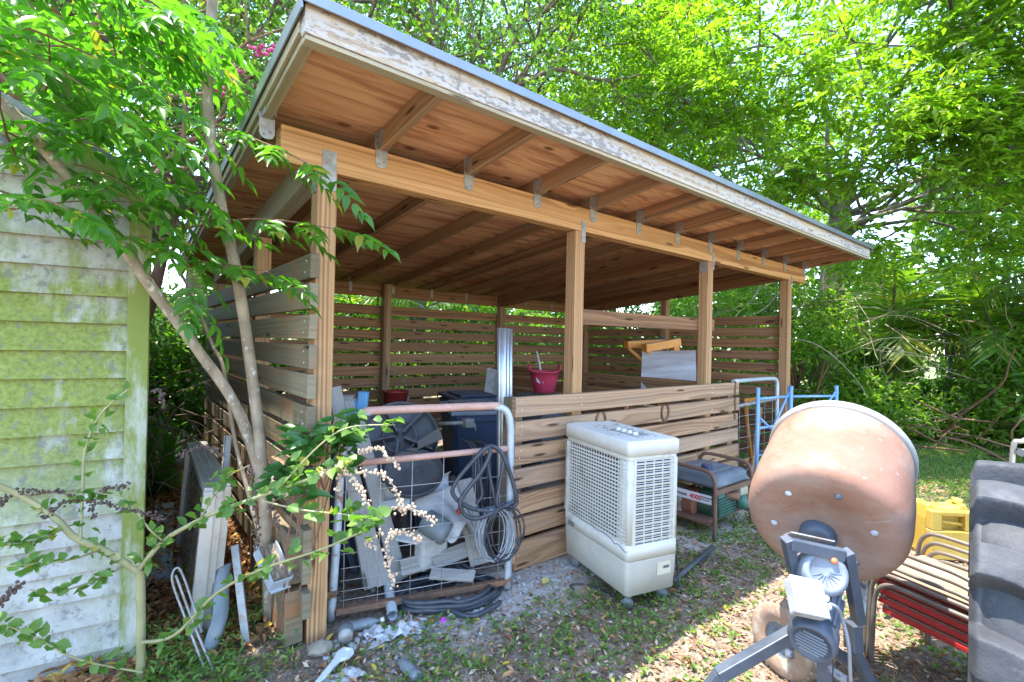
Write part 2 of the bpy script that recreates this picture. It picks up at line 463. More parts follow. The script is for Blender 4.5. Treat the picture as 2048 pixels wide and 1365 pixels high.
# ------------------------------------------------------------------ foliage helpers (numpy)
T_DIAMOND = (np.array([[0, 0, 0], [.45, .5, .12], [1, 0, 0], [.45, -.5, .12]], np.float32), [(0, 2, 1), (0, 3, 2)])
T_OVAL = (np.array([[0, 0, 0], [.38, 0, -.03], [.72, 0, -.03], [1, 0, -.12], [.28, .44, .1], [.66, .38, .08], [.28, -.44, .1], [.66, -.38, .08]], np.float32),
          [(0, 1, 4), (1, 5, 4), (1, 2, 5), (2, 3, 5), (0, 6, 1), (1, 6, 7), (1, 7, 2), (2, 7, 3)])
# long toothed leaflet
_tv = [[0, 0, 0]]; _tf = []
_prof = [(.10, .22), (.22, .42), (.27, .37), (.40, .50), (.45, .43), (.58, .45), (.62, .37), (.75, .30), (.79, .22), (.90, .11)]
for _x, _y in _prof: _tv.append([_x, 0, -.25 * _x * _x * .5]); _tv.append([_x, _y, .12 * _y * 2 - .25 * _x * _x * .5]); _tv.append([_x, -_y, .12 * _y * 2 - .25 * _x * _x * .5])
_tv.append([1.05, 0, -.16])
_n = len(_prof)
for _k in range(_n - 1):
    a = 1 + 3 * _k; b = a + 3
    _tf += [(a, b, b + 1), (a, b + 1, a + 1), (a, a + 2, b + 2), (a, b + 2, b)]
_tf += [(0, 1, 2), (0, 3, 1), (1 + 3 * (_n - 1), len(_tv) - 1, 2 + 3 * (_n - 1)), (1 + 3 * (_n - 1), 3 + 3 * (_n - 1), len(_tv) - 1)]
T_TOOTH = (np.array(_tv, np.float32), _tf)
T_BLADE = (np.array([[0, .5, 0], [0, -.5, 0], [.5, .42, .0], [.5, -.42, .0], [1, 0, -.18]], np.float32), [(0, 1, 3), (0, 3, 2), (2, 3, 4)])

def unit(a):
    return a / np.maximum(np.linalg.norm(a, axis=-1, keepdims=True), 1e-9)

def leaf_arrays(P, T, N, L, W, tpl):
    """P base points, T directions, N up hints, L lengths, W widths -> verts, tris"""
    P = np.asarray(P, np.float32); T = unit(np.asarray(T, np.float32)); N = np.asarray(N, np.float32)
    S = unit(np.cross(N, T)); N = np.cross(T, S)
    tv, tf = tpl
    L = np.broadcast_to(np.asarray(L, np.float32), (len(P),))[:, None, None]; W = np.broadcast_to(np.asarray(W, np.float32), (len(P),))[:, None, None]
    v = P[:, None, :] + T[:, None, :] * tv[None, :, 0:1] * L + S[:, None, :] * tv[None, :, 1:2] * W + N[:, None, :] * tv[None, :, 2:3] * L
    f = np.asarray(tf, np.int32)[None] + (np.arange(len(P), dtype=np.int32) * len(tv))[:, None, None]
    return v.reshape(-1, 3), f.reshape(-1, 3)

def tri_mesh(name, parts, mat, parent=None, loc=None):
    vs = []; fs = []; o = 0; mi = []
    for k, (v, f) in enumerate(parts):
        vs.append(v); fs.append(f + o); o += len(v)
    V = np.concatenate(vs).astype(np.float32); Fc = np.concatenate(fs).astype(np.int32)
    me = bpy.data.meshes.new(name)
    me.vertices.add(len(V)); me.vertices.foreach_set('co', V.ravel())
    me.loops.add(Fc.size); me.loops.foreach_set('vertex_index', Fc.ravel())
    me.polygons.add(len(Fc)); me.polygons.foreach_set('loop_start', np.arange(0, Fc.size, 3, dtype=np.int32))
    me.update(calc_edges=True); me.validate()
    return finish(name, me, mat, parent, True, False, 0.0, loc)

def rand_unit(n):
    return unit(rng.normal(size=(n, 3)))

def compound(P, D, L, pairs, ll, lw, tpl, droop=0.25, fan=0.75, gap=0.25, jit=0.2):
    """pinnate leaves: base P, direction D, rachis length L, `pairs` leaflet pairs + a terminal one"""
    P = np.asarray(P, np.float32); D = unit(np.asarray(D, np.float32)); n = len(P)
    up = np.tile(np.array([[0, 0, 1]], np.float32), (n, 1)) + rng.normal(size=(n, 3)) * jit
    S = unit(np.cross(D, up)); N = np.cross(S, D)
    L = np.broadcast_to(np.asarray(L, np.float32), (n,))
    oP = []; oT = []; oN = []; oL = []; oW = []
    for k in range(pairs):
        t = gap + (1 - gap) * k / max(pairs - 1, 1)
        base = P + D * (L * t)[:, None] - np.array([0, 0, 1]) * (L * droop * t * t)[:, None]
        for sgn in (-1, 1):
            d = D * (1 - fan * (1 - .45 * t)) + S * sgn * fan - np.array([0, 0, 1]) * (droop * (0.5 + t)) + rng.normal(size=(n, 3)) * jit * .6
            oP.append(base); oT.append(d); oN.append(N + rng.normal(size=(n, 3)) * jit); sc = (0.75 + .5 * math.sin(PI * min(1, .15 + t * .8))) * .8
            oL.append(np.full(n, ll * sc) * rng.uniform(.85, 1.15, n)); oW.append(np.full(n, lw * sc))
    base = P + D * L[:, None] - np.array([0, 0, 1]) * (L * droop)[:, None]
    oP.append(base); oT.append(D - np.array([0, 0, 1]) * droop * 1.6 + rng.normal(size=(n, 3)) * jit * .4); oN.append(N); oL.append(np.full(n, ll)); oW.append(np.full(n, lw))
    return leaf_arrays(np.concatenate(oP), np.concatenate(oT), np.concatenate(oN), np.concatenate(oL), np.concatenate(oW), tpl)

def rachis(P, D, L, droop, w=0.003):
    """thin stalk strips for compound leaves"""
    P = np.asarray(P, np.float32); D = unit(np.asarray(D, np.float32)); n = len(P)
    L = np.broadcast_to(np.asarray(L, np.float32), (n,))[:, None]
    S = unit(np.cross(D, np.array([[0, 0, 1.0]]) + rng.normal(size=(n, 3)) * .1)) * w
    rows = []
    for t in (0, .5, 1.0):
        c = P + D * L * t - np.array([[0, 0, 1]]) * L * droop * t * t
        rows += [c - S, c + S]
    v = np.stack(rows, 1).reshape(-1, 3)
    f = np.array([(0, 1, 3), (0, 3, 2), (2, 3, 5), (2, 5, 4)], np.int32)[None] + (np.arange(n, dtype=np.int32) * 6)[:, None, None]
    return v, f.reshape(-1, 3)

class Tree:
    """recursive limbs; collects tubes in a MB and twig tips"""
    def __init__(s, seed):
        s.r = random.Random(seed); s.mb = MB(); s.tips = []
    def limb(s, p, d, L, r0, lev, bend=0.25, up=0.1, kids=(3, 4), spread=0.7, shrink=0.68, seg=5, minr=0.004, flat=0.0):
        r = s.r; pts = [Vector(p)]; d = Vector(d).normalized(); q = Vector(p); dirs = []
        for i in range(seg):
            d = (d + Vector((r.gauss(0, 1), r.gauss(0, 1), r.gauss(0, 1))) * bend * .5 + Vector((0, 0, up))).normalized()
            if flat: d = Vector((d.x, d.y, d.z * (1 - flat))).normalized()
            q = q + d * (L / seg); pts.append(q.copy()); dirs.append(d.copy())
        rad = [max(minr, r0 * (1 - .45 * i / seg)) for i in range(seg + 1)]
        s.mb.tube(pts, rad, 7 if r0 > .05 else (5 if r0 > .015 else 4), caps=False)
        if lev <= 0:
            for i in range(1, seg + 1): s.tips.append((pts[i].copy(), dirs[i - 1].copy()))
            return
        n = r.randint(*kids)
        for k in range(n):
            t = (.35 + .65 * (k + 1) / n)
            i = min(int(t * seg), seg - 1)
            o = dirs[i].orthogonal(); o.rotate(Matrix.Rotation(k * 2.4 + r.uniform(-.5, .5), 3, dirs[i]))
            nd = (dirs[i] + o * spread * r.uniform(.7, 1.25)).normalized()
            s.limb(pts[i + 1], nd, L * shrink * r.uniform(.8, 1.15), r0 * (.62 if k < n - 1 else .7), lev - 1, bend, up, kids, spread, shrink, max(3, seg - 1), minr, flat)
    def arrays(s):
        P = np.array([tuple(t[0]) for t in s.tips], np.float32); D = np.array([tuple(t[1]) for t in s.tips], np.float32)
        return P, D

def clump_shrub(name, label, cat, group, x, y, rx, ry, h, n, ll, lw, mat, matstem, tpl=T_OVAL, seed=1, z0=0.0, twigs=18, hollow=0.55, clumps=26):
    """a bush: stems from the base to leaf clumps spread through an uneven volume"""
    th = thing(name, label, cat, (x, y, z0), 0, group)
    r = np.random.default_rng(seed)
    u = unit(r.normal(size=(clumps, 3))); rad = r.uniform(hollow, 1.0, clumps) ** .7
    c = np.stack([u[:, 0] * rx * rad, u[:, 1] * ry * rad, h * .52 + u[:, 2] * h * .48 * rad], 1)
    c[:, 2] = np.maximum(c[:, 2], h * .06)
    c[:, :2] *= (0.75 + .35 * np.sin(PI * np.clip(c[:, 2:3] / h, 0, 1)))
    sz = r.uniform(.16, .30, clumps) * (rx + ry + h) / 3 * 1.15
    k = r.integers(0, clumps, n)
    off = unit(r.normal(size=(n, 3))) * (r.uniform(0.1, 1, (n, 1)) ** .5) * sz[k][:, None] * np.array([[1, 1, .75]])
    P = c[k] + off; P[:, 2] = np.maximum(P[:, 2], .02)
    T = unit(off) * .7 + r.normal(size=(n, 3)) * .6 + np.array([[0, 0, -.15]])
    N = np.array([[0, 0, 1.0]]) + r.normal(size=(n, 3)) * .55
    s_ = r.uniform(.6, 1.25, n)
    part = leaf_arrays(P + np.array([[x, y, z0]]), T, N, ll * s_, lw * s_, tpl)
    tri_mesh('foliage', [part], mat, th)
    mb = MB()
    rr = random.Random(seed)
    for i in range(min(twigs, clumps)):
        e = Vector(c[i]) + Vector((x, y, z0)); b = Vector((x + rr.uniform(-.12, .12) * rx, y + rr.uniform(-.12, .12) * ry, z0 - .03))
        mid = b.lerp(e, .5) + Vector((rr.uniform(-.1, .1), rr.uniform(-.1, .1), .08 * h))
        mb.tube(spline([b, mid, e], 3), lerp_list([.012 + .006 * h, .004], 7), 5, caps=False)
    mb.build('stem', matstem, th)
    return th

def frond(mb_list, stems, base, d, L, nl, ll, lw, droop, seed, stiff=0.5):
    """a feather palm frond: curved midrib + two ranks of narrow leaflets"""
    r = random.Random(seed); d = Vector(d).normalized(); pts = []; p = Vector(base)
    seg = 12; dd = d.copy()
    for i in range(seg + 1):
        pts.append(p.copy()); p = p + dd * (L / seg); dd = (dd + Vector((0, 0, -droop * (i + 1) / seg / 2.2))).normalized()
    stems.tube(pts, lerp_list([.016 * L, .003], seg + 1), 5, caps=False)
    P = []; T = []; N = []; LL = []; WW = []
    for k in range(nl):
        t = .16 + .83 * k / (nl - 1); i = min(int(t * seg), seg - 1); q = pts[i].lerp(pts[i + 1], t * seg - i)
        ax = (pts[i + 1] - pts[i]).normalized(); sd = ax.cross(Vector((0, 0, 1)))
        sd = sd.normalized() if sd.length > 1e-4 else Vector((1, 0, 0))
        up = sd.cross(ax)
        for sg in (-1, 1):
            w_ = math.sin(PI * (.12 + .8 * t)) 
            dv = ax * (.55 + .5 * t) + sd * sg * (1.0) + up * .22 - Vector((0, 0, 1)) * (.35 + .3 * (1 - stiff)) * 1 + Vector((r.gauss(0, .1), r.gauss(0, .1), r.gauss(0, .1)))
            P.append(q); T.append(dv); N.append(up + Vector((r.gauss(0, .2), r.gauss(0, .2), 0))); LL.append(ll * (.45 + .65 * w_) * r.uniform(.85, 1.1)); WW.append(lw)
    mb_list.append(leaf_arrays(np.array([tuple(a) for a in P]), np.array([tuple(a) for a in T]), np.array([tuple(a) for a in N]), np.array(LL), np.array(WW), T_BLADE))

def palm(label, group, x, y, h, nf, L, ll, lw, matl, matt, seed, droop=0.55, tilt=(0.25, 1.25), trunk_r=0.09, stems_n=1, nl=34):
    th = thing('palm_tree', label, 'palm', (x, y, 0), 0, group)
    r = random.Random(seed); leaves = []; stems = MB(); trunk = MB()
    for s_ in range(stems_n):
        bx = x + (r.uniform(-.35, .35) if stems_n > 1 else 0); by = y + (r.uniform(-.35, .35) if stems_n > 1 else 0)
        hh = h * r.uniform(.75, 1.1) if stems_n > 1 else h
        lean = Vector((r.uniform(-.12, .12), r.uniform(-.12, .12), 0)) * hh
        top = Vector((bx, by, hh)) + lean
        trunk.tube(spline([(bx, by, -.05), Vector((bx, by, hh * .5)) + lean * .35, top], 5), lerp_list([trunk_r * 1.25, trunk_r * .8], 11), 8)
        for k in range(nf):
            a = 2 * PI * k * .381966 + r.uniform(-.2, .2); e = tilt[0] + (tilt[1] - tilt[0]) * r.random()
            d = Vector((math.cos(a) * math.sin(e), math.sin(a) * math.sin(e), math.cos(e)))
            frond(leaves, stems, top, d, L * r.uniform(.8, 1.1), nl, ll, lw, droop * r.uniform(.8, 1.3), r.random(), .5)
    tri_mesh('fronds', leaves, matl, th)
    stems.build('frond_stalks', matt, th); trunk.build('trunk', matt, th)
    return th
# ------------------------------------------------------------------ the open pole shed
XP = [0.688 + 1.676 * i for i in range(4)]; PW = 0.089
YF = 2.274; YB = 5.27
SL = 0.0911
def zr(y): return 2.29 - SL * (y - YF)          # underside of the rafters
shed = thing('pole_shed', 'open timber pole shed with slatted walls and a sloping plywood roof', 'shed', (3.3, 3.8, 0))

def post(x, y, top, mat=None):
    mb = MB(); mb.box((x, y, -0.06), (x + PW, y + PW, top), 2)
    return mb.build('post', mat or W_POST, shed, bevel=0.004)
front_posts = []
for i in range(4): front_posts.append(post(XP[i], YF + .002, 2.129))
for i in range(4): post(XP[i], YB, zr(YB) - .002 if i not in (0, 2, 3) else 1.862, W_ROOF)
post(XP[0], 3.50, 2.02, W_POST)
post(XP[3], 3.81, 1.99, W_ROOF)

# front beam (two planks), back beam, three girders down the slope
mb = MB(); mb.box((0.53, YF, 2.13), (6.17, YF + .043, 2.288), 0); mb.box((0.53, YF + .045, 2.131), (6.17, YF + .089, 2.287), 0)
mb.build('front_beam', W_BEAM, shed, bevel=0.003)
mb = MB(); mb.box((0.62, YB + PW + .001, 1.866), (4.15, YB + PW + .039, 2.004), 0); mb.box((4.155, YB + PW + .001, 1.858), (5.83, YB + PW + .039, 1.998), 0)
mb.build('back_beam', W_SLAT, shed, bevel=0.003)
for x, m in ((XP[0] + .044, W_RAKE), (XP[2] + .044, W_SLAT), (XP[3] + .044, W_SLAT)):
    mb = MB(); mb.bar((x, YF + PW + .002, 2.21), (x, YB + PW, 2.21 - SL * (YB - YF)), .082, .155); mb.build('girder', m, shed, bevel=0.003)

RUSTN = M_worn('rusty_nail', (0.10, 0.06, 0.04), (0.2, 0.12, 0.08), 30, .7)
# rafters with their steel hangers
for i in range(12):
    x = 0.474 + 0.5124 * i
    mb = MB(); y0, y1 = 1.692, 5.82
    mb.bar((x, y0, zr(y0) + .0455), (x, y1, zr(y1) + .0455), .038, .089, jit=.001)
    ra = mb.build('rafter', (W_RAKE if i == 0 else W_ROOF), shed, bevel=0.0025)
    hb = MB()
    z0 = 2.205; zb = zr(YF)
    poly = [(-.030, zb + .004), (-.030, z0 + .022), (-.022, z0 + .006), (-.008, z0), (.008, z0), (.022, z0 + .006), (.030, z0 + .022), (.030, zb + .004)]
    hb.prism(poly, (x, YF - .0045, 0), (1, 0, 0), (0, 0, 1), (0, .004, 0))
    hb.box((x - .0225, YF - .062, zb + .000), (x - .0195, YF - .002, zb + .085)); hb.box((x + .0195, YF - .062, zb + .0), (x + .0225, YF - .002, zb + .055))
    hb.prism([(-.034, zb + .004), (-.034, zb + .085), (-.02, zb + .085), (-.02, zb + .004)], (x, YF - .0045, 0), (1, 0, 0), (0, 0, 1), (0, .004, 0))
    hb.m = 1
    for dx, zz in ((-.012, z0 + .018), (.012, z0 + .03), (-.026, zb + .03), (-.026, zb + .06)): hb.lathe([(0, .0022), (.0035, .0022), (.0035, 0)], (x + dx, YF - .0045, zz), (0, -1, 0), 6)
    hb.build('rafter_hanger', [GALV, RUSTN], ra)
    hb = MB()
    if i not in (0, 11):
        hb.box((x - .026, YB + PW - .004, 1.91), (x + .006, YB + PW - .001, zr(YB) + .055)); hb.build('rafter_hanger', GALV, ra)

mb = MB(); mb.box((0.447, 1.650, 2.349), (6.146, 1.690, 2.443), 0); mb.build('fascia_board', W_FASC, shed, bevel=0.003)
mb = MB(); mb.box((0.452, 1.655, 2.331), (6.141, 1.700, 2.347), 0); mb.build('fascia_trim', W_RAKE, shed, bevel=0.002)
def slopebox(mb, x0, x1, y0, y1, h0, t):
    p0 = ((x0 + x1) / 2, y0, zr(y0) + h0 + t / 2); p1 = ((x0 + x1) / 2, y1, zr(y1) + h0 + t / 2)
    return mb.bar(p0, p1, x1 - x0, t)
# plywood sheets: grain runs along the eave
mb = MB()
ys = [1.648, 2.87, 4.09, 5.31, 5.86]
for a, b in zip(ys[:-1], ys[1:]):
    for x0, x1 in ((0.452, 2.88), (2.884, 5.31), (5.314, 6.14)):
        yc = (a + b) / 2; dz = -SL * (b - a)
        mb.bar((x0, yc, zr(yc) + .0975), (x1, yc, zr(yc) + .0975), (b - a) - .003, .012, up=(0, SL, 1))
mb.build('roof_deck', W_PLY, shed)
mb = MB(); slopebox(mb, 0.436, 6.158, 1.63, 5.92, .1065, .010)
slopebox(mb, 0.430, 0.436, 1.63, 5.92, .062, .056); slopebox(mb, 6.158, 6.164, 1.63, 5.92, .062, .056)
mb.box((0.430, 1.622, zr(1.63) + .083), (6.164, 1.629, zr(1.63) + .120), 0)
mb.build('roof_metal', ROOFM, shed, bevel=0.002)
# rake board hung under the left roof edge beyond the beam
mb = MB(); mb.bar((.4475, 1.70, zr(1.70) + .064), (.4475, 5.82, zr(5.82) + .064), .012, .078); mb.build('rake_board', W_RAKE, shed)

# post brackets
def bracket(x0, x1, z0, z1, y=YF - .0035):
    mb = MB(); h = z1 - z0
    mb.prism([(0, 0), (x1 - x0, 0), (x1 - x0, h), (0, h)], (x0, y, z0), (1, 0, 0), (0, 0, 1), (0, .003, 0))
    for zz in (z0 + .03, z1 - .03): mb.lathe([(.0, -.003), (.011, -.003), (.011, .002)], ((x0 + x1) / 2, y, zz), (0, -1, 0), 10)
    mb.build('post_bracket', GALV, shed)
bracket(.705, .77, 2.045, 2.225); bracket(XP[1] + .05, XP[1] + PW, 2.055, 2.20); bracket(XP[2] + .06, XP[2] + PW + .005, 2.06, 2.20); bracket(XP[3] + .06, XP[3] + PW, 2.08, 2.18)
for i, x in ((0, XP[0]), (2, XP[2])):
    mb = MB(); mb.box((x - .0035, YF + .01, 2.03), (x - .0005, YF + .08, 2.20)); mb.build('post_bracket', GALV, shed)

# slatted walls
def slats(name, mat, top, n, fn, pitch=.1372, h=.107, nails=None):
    mb = MB()
    for k in range(n):
        zt = top - k * pitch + random.uniform(-.005, .005)
        hh = h + random.uniform(-.004, .004)
        fn(mb, zt - hh / 2, hh, k)
    mb.m = 1
    if nails: nails(mb, top, n, pitch)
    return mb.build(name, [mat, NAIL], shed, bevel=0.003)
def J(a=.004): return random.uniform(-a, a)
def left_fn(mb, z, h, k):
    mb.bar((.669 + J(.003), 2.225 + J(.008), z + J()), (.669, 5.40, z + J(.007)), .037, h, jit=.002)
def left_nails(mb, top, n, pitch):
    for k in range(n - 1):
        for dz in (-.03, -.08):
            mb.lathe([(0, .002), (.0045, .002), (.0045, -.001)], (.6495, 2.29 + J(.012), top - k * pitch + dz), (-1, 0, 0), 6)
def knee_nails(mb, top, n, pitch):
    for k in range(n):
        for xx in (1.885, 2.41, 4.08, 4.50):
            for dz in (-.03, -.075):
                mb.lathe([(0, .0025), (.0045, .0025), (.0045, -.001)], (xx + J(.008), 2.2345, top - k * pitch + dz + J(.006)), (0, -1, 0), 6)
slats('slat_wall', W_LEFT, 1.742, 12, left_fn, .1355, nails=left_nails)
def back_fn(mb, z, h, k):
    for a, b in ((.69, 2.49), (2.494, 5.80)): mb.bar((a, 5.379 + J(.002), z + J()), (b, 5.379, z + J()), .036, h, jit=.002)
slats('slat_wall', W_SLAT, 1.762, 12, back_fn, .1385)
def right_fn(mb, z, h, k):
    for a, b in ((2.33, 3.852), (3.856, 5.36)): mb.bar((5.824 + J(.002), a, z + J()), (5.824, b, z + J()), .036, h, jit=.002)
slats('slat_wall', W_SLAT, 1.752, 12, right_fn, .1372)
def knee_fn(mb, z, h, k):
    mb.bar((1.842 + J(.002), 2.253, z + J(.002)), (4.565 + J(.015), 2.253, z + .006 + J(.004)), .036, h, jit=.0015)
o = slats('knee_wall', W_KNEE, 1.043, 7, knee_fn, .1455, .117, knee_nails)
mb = MB()
for z, h in ((.062, .115),): mb.bar((1.86, 2.253, z), (4.56, 2.253, z), .036, h)
mb.build('kick_board', W_KNEE, shed, bevel=.003)
for x in (1.845, 4.44):
    mb = MB(); mb.box((x, YF + .001, -.05), (x + .085, YF + .086, 1.034), 2); mb.build('knee_wall_post', W_LEFT if x < 3 else W_KNEE, shed, bevel=.003)
mb = MB()
for k in range(7):
    z = 1.05 - k * .146; mb.bar((4.20, 2.40, z - .055), (4.20, 5.26, z - .055), .036, .108, jit=.002)
mb.build('partition_wall', W_SLAT, shed, bevel=.003)
mb = MB(); mb.bar((2.50, 2.382, 1.56), (4.33, 2.382, 1.572), .036, .108); mb.build('cross_board', W_SLAT, shed, bevel=.003)

# ------------------------------------------------------------------ small things fixed to the shed
RUSTY = M_worn('rusty_iron', (0.12, 0.07, 0.045), (0.24, 0.14, 0.09), 12, 0.75, 0.3, (0.33, 0.16, 0.08), (0.5, 0.65), 20)
def horseshoe(x, z, label):
    mb = MB(); pts = []
    for i in range(19):
        a = math.radians(-60 + 300 * i / 18)
        pts.append((x + .048 * math.sin(a - math.radians(90)) * -1 * .92, 2.226, z - .066 * math.cos(a - math.radians(90)) * -1 * 0 + .062 * math.cos(a - math.radians(0) + PI / 2 + math.radians(0)) * 0 + .064 * math.sin(a + PI)))
    pts = [(x + .047 * math.cos(math.radians(115 + 310 * i / 18)), 2.227, z + .066 * math.sin(math.radians(115 + 310 * i / 18))) for i in range(19)]
    mb.tube(pts, [.0055] + [.0075] * 17 + [.0055], 6)
    tag(mb.build('horseshoe', RUSTY), label, 'horseshoe', 'horseshoes nailed to the low slatted wall')
horseshoe(2.60, .842, 'rusty horseshoe on the low wall right above the white air cooler')
horseshoe(3.36, .850, 'rusty horseshoe on the low wall closer to the generator and blue frames')
mb = MB()
cz = 1.05
for k in range(26):
    z = cz - k * .0135; a = (k % 2) * PI / 2
    c = Vector((4.475 + .006 * math.sin(k * .8), 2.226, z)); ux = Vector((math.cos(a), math.sin(a) * .8, 0))
    mb.tube([c + ux * (.0065 * math.cos(t)) + Vector((0, 0, 1)) * (.011 * math.sin(t)) for t in [2 * PI * q / 8 for q in range(8)]], .0022, 4, closed=True)
tag(mb.build('chain', RUSTY), 'thin rusty chain hanging down the right end of the low slatted wall', 'chain')
# ------------------------------------------------------------------ rusty tube gate in the shed entrance
GATEM = M_worn('flaking_blue_grey_gate_paint', (0.36, 0.40, 0.44), (0.52, 0.55, 0.57), 10, 0.5, 0.2, (0.30, 0.15, 0.09), (0.56, 0.64), 14)
RUSTRAIL = M_worn('pink_rust', (0.46, 0.25, 0.19), (0.60, 0.36, 0.28), 14, 0.75, 0.1, (0.62, 0.54, 0.47), (0.6, 0.72), 45)
MESHM = M_worn('dull_wire', (0.32, 0.29, 0.27), (0.45, 0.42, 0.40), 10, 0.6, 0.4)
gate = thing('tube_gate', 'rusty tubular gate with wire mesh standing at the left opening of the shed', 'gate', (1.26, 2.235, 0))
LB, RB = Vector((.827, 2.373, .01)), Vector((1.697, 2.096, .02))
mb = MB()
fr = spline([LB, (.845, 2.367, .40), (.857, 2.363, .80), (.872, 2.358, .90), (.905, 2.348, .975), (.985, 2.322, 1.012)], 4)
mb.tube(fr, .0205, 10)
mb.build('upright', GATEM, gate)
mb = MB(); mb.tube(spline([(1.60, 2.127, 1.020), (1.665, 2.106, .995), (1.692, 2.098, .925), (1.697, 2.096, .80), (1.699, 2.0955, .4), RB], 4), .0205, 10)
mb.build('upright', GATEM, gate)
mb = MB(); mb.tube(spline([(.955, 2.3315, 1.004), (.99, 2.3205, 1.013), (1.3, 2.222, 1.018), (1.592, 2.13, 1.021), (1.62, 2.121, 1.016)], 5), .0213, 10); mb.build('top_rail', RUSTRAIL, gate)
mb = MB(); mb.tube([(.866, 2.361, .755), (1.697, 2.097, .785)], .0165, 10)
mb.build('middle_rail', RUSTRAIL, gate)
mb = MB(); mb.bar((.850, 2.366, .045), (1.69, 2.099, .055), .03, .028); mb.build('bottom_rail', RUSTY, gate)
mb = MB()
def gpt(t, z): 
    p = LB.lerp(RB, t); return Vector((p.x + .012 * (1 - t), p.y - .006, z))
for z in (.625, .515, .41, .325, .255, .195, .145, .10):
    mb.tube([gpt(.03, z - .004) + Vector((0, -.004, 0)), gpt(.5, z + J(.004)), gpt(.985, z + .012)], .0022, 5)
for t in (.05, .225, .405, .585, .775, .93):
    mb.tube([gpt(t, .05), gpt(t + J(.006), .4), gpt(t + J(.004), .765)], .0022, 5)
mb.build('wire_mesh', MESHM, gate)
for z in (.83, .14):
    mb = MB(); mb.tube(arc((.848 if z > .5 else .833, 2.366 if z > .5 else 2.371, z), (1, 0, 0), (0, 1, 0), .025, 0, 2 * PI, 12), .006, 5)
    mb.bar((.80, 2.36, z), (.845, 2.345, z), .006, .03); mb.build('hinge_strap', RUSTY, gate)

# hoses and wire hung on the gate
HOSE = M_worn('black_rubber_hose', (0.030, 0.033, 0.042), (0.06, 0.065, 0.08), 20, 0.45, 0, (0.22, 0.21, 0.20), (0.68, 0.78), 60)
mb = MB()
mb.tube(spline([(1.646, 2.070, 0.496), (1.506, 2.104, 0.481), (1.414, 2.133, 0.522), (1.364, 2.154, 0.585), (1.391, 2.146, 0.653), (1.474, 2.115, 0.752), (1.528, 2.102, 0.801), (1.584, 2.111, 0.806), (1.625, 2.088, 0.773), (1.664, 2.064, 0.678), (1.696, 2.044, 0.556), (1.700, 2.042, 0.493), (1.640, 2.062, 0.464), (1.547, 2.081, 0.474), (1.481, 2.102, 0.487)], 6), .0115, 9)
mb.tube(spline([(1.564, 2.170, 0.765), (1.554, 2.120, 0.808), (1.549, 2.085, 0.775), (1.494, 2.087, 0.684), (1.434, 2.106, 0.611), (1.390, 2.120, 0.538), (1.419, 2.111, 0.468), (1.489, 2.089, 0.445), (1.596, 2.049, 0.484), (1.682, 2.038, 0.511)], 6), .0115, 9)
mb.tube(spline([(1.537, 2.178, 0.748), (1.517, 2.132, 0.658), (1.527, 2.119, 0.553), (1.496, 2.128, 0.508)], 5), .0085, 8)
mb.tube(spline([(1.580, 2.165, 0.764), (1.571, 2.105, 0.629), (1.600, 2.085, 0.495)], 5), .009, 8)
mb.tube(spline([(1.642, 2.082, 0.731), (1.610, 2.071, 0.617), (1.586, 2.063, 0.517), (1.606, 2.062, 0.479)], 5), .0095, 8)
tag(mb.build('rubber_hose', HOSE), 'thick black hose looped over the middle rail of the rusty gate', 'hose')
WIREM = M_worn('grey_cable_sheath', (0.25, 0.26, 0.28), (0.40, 0.41, 0.43), 9, 0.5, 0)
WIREB = M_worn('black_cable_sheath', (0.03, 0.03, 0.035), (0.06, 0.06, 0.07), 9, 0.45, 0)
def coil(center, hook, rx, rz, n, r, seed, off, mat, label):
    R_ = random.Random(seed); mb = MB(); c = Vector(center); a = Vector((.953, -.303, 0)); nn = Vector((-.303, -.953, 0))
    pts = []
    for k in range(n):
        sx = rx * R_.uniform(.82, 1.06); sz = rz * R_.uniform(.88, 1.06); dx = R_.uniform(-.02, .02)
        for q in range(14):
            t = 2 * PI * q / 14 + PI / 2
            pts.append(c + a * (sx * math.cos(t) + dx) + Vector((0, 0, 1)) * (sz * math.sin(t) + (rz - sz) * .9) + nn * (off + R_.uniform(-.008, .008) + .012 * math.sin(t * 2 + k)))
    mb.tube(spline(pts, 2), r, 5)
    tag(mb.build('cable_coil', mat), label, 'cable')
coil((1.588, 2.099, 0.346), None, .095, .135, 7, .0032, 3, .03, WIREM, 'coil of thin grey cable hanging on the right side of the rusty gate')
coil((1.637, 2.084, 0.353), None, .105, .14, 5, .0042, 5, .045, WIREB, 'coil of thin black cable hanging round the right upright of the rusty gate')

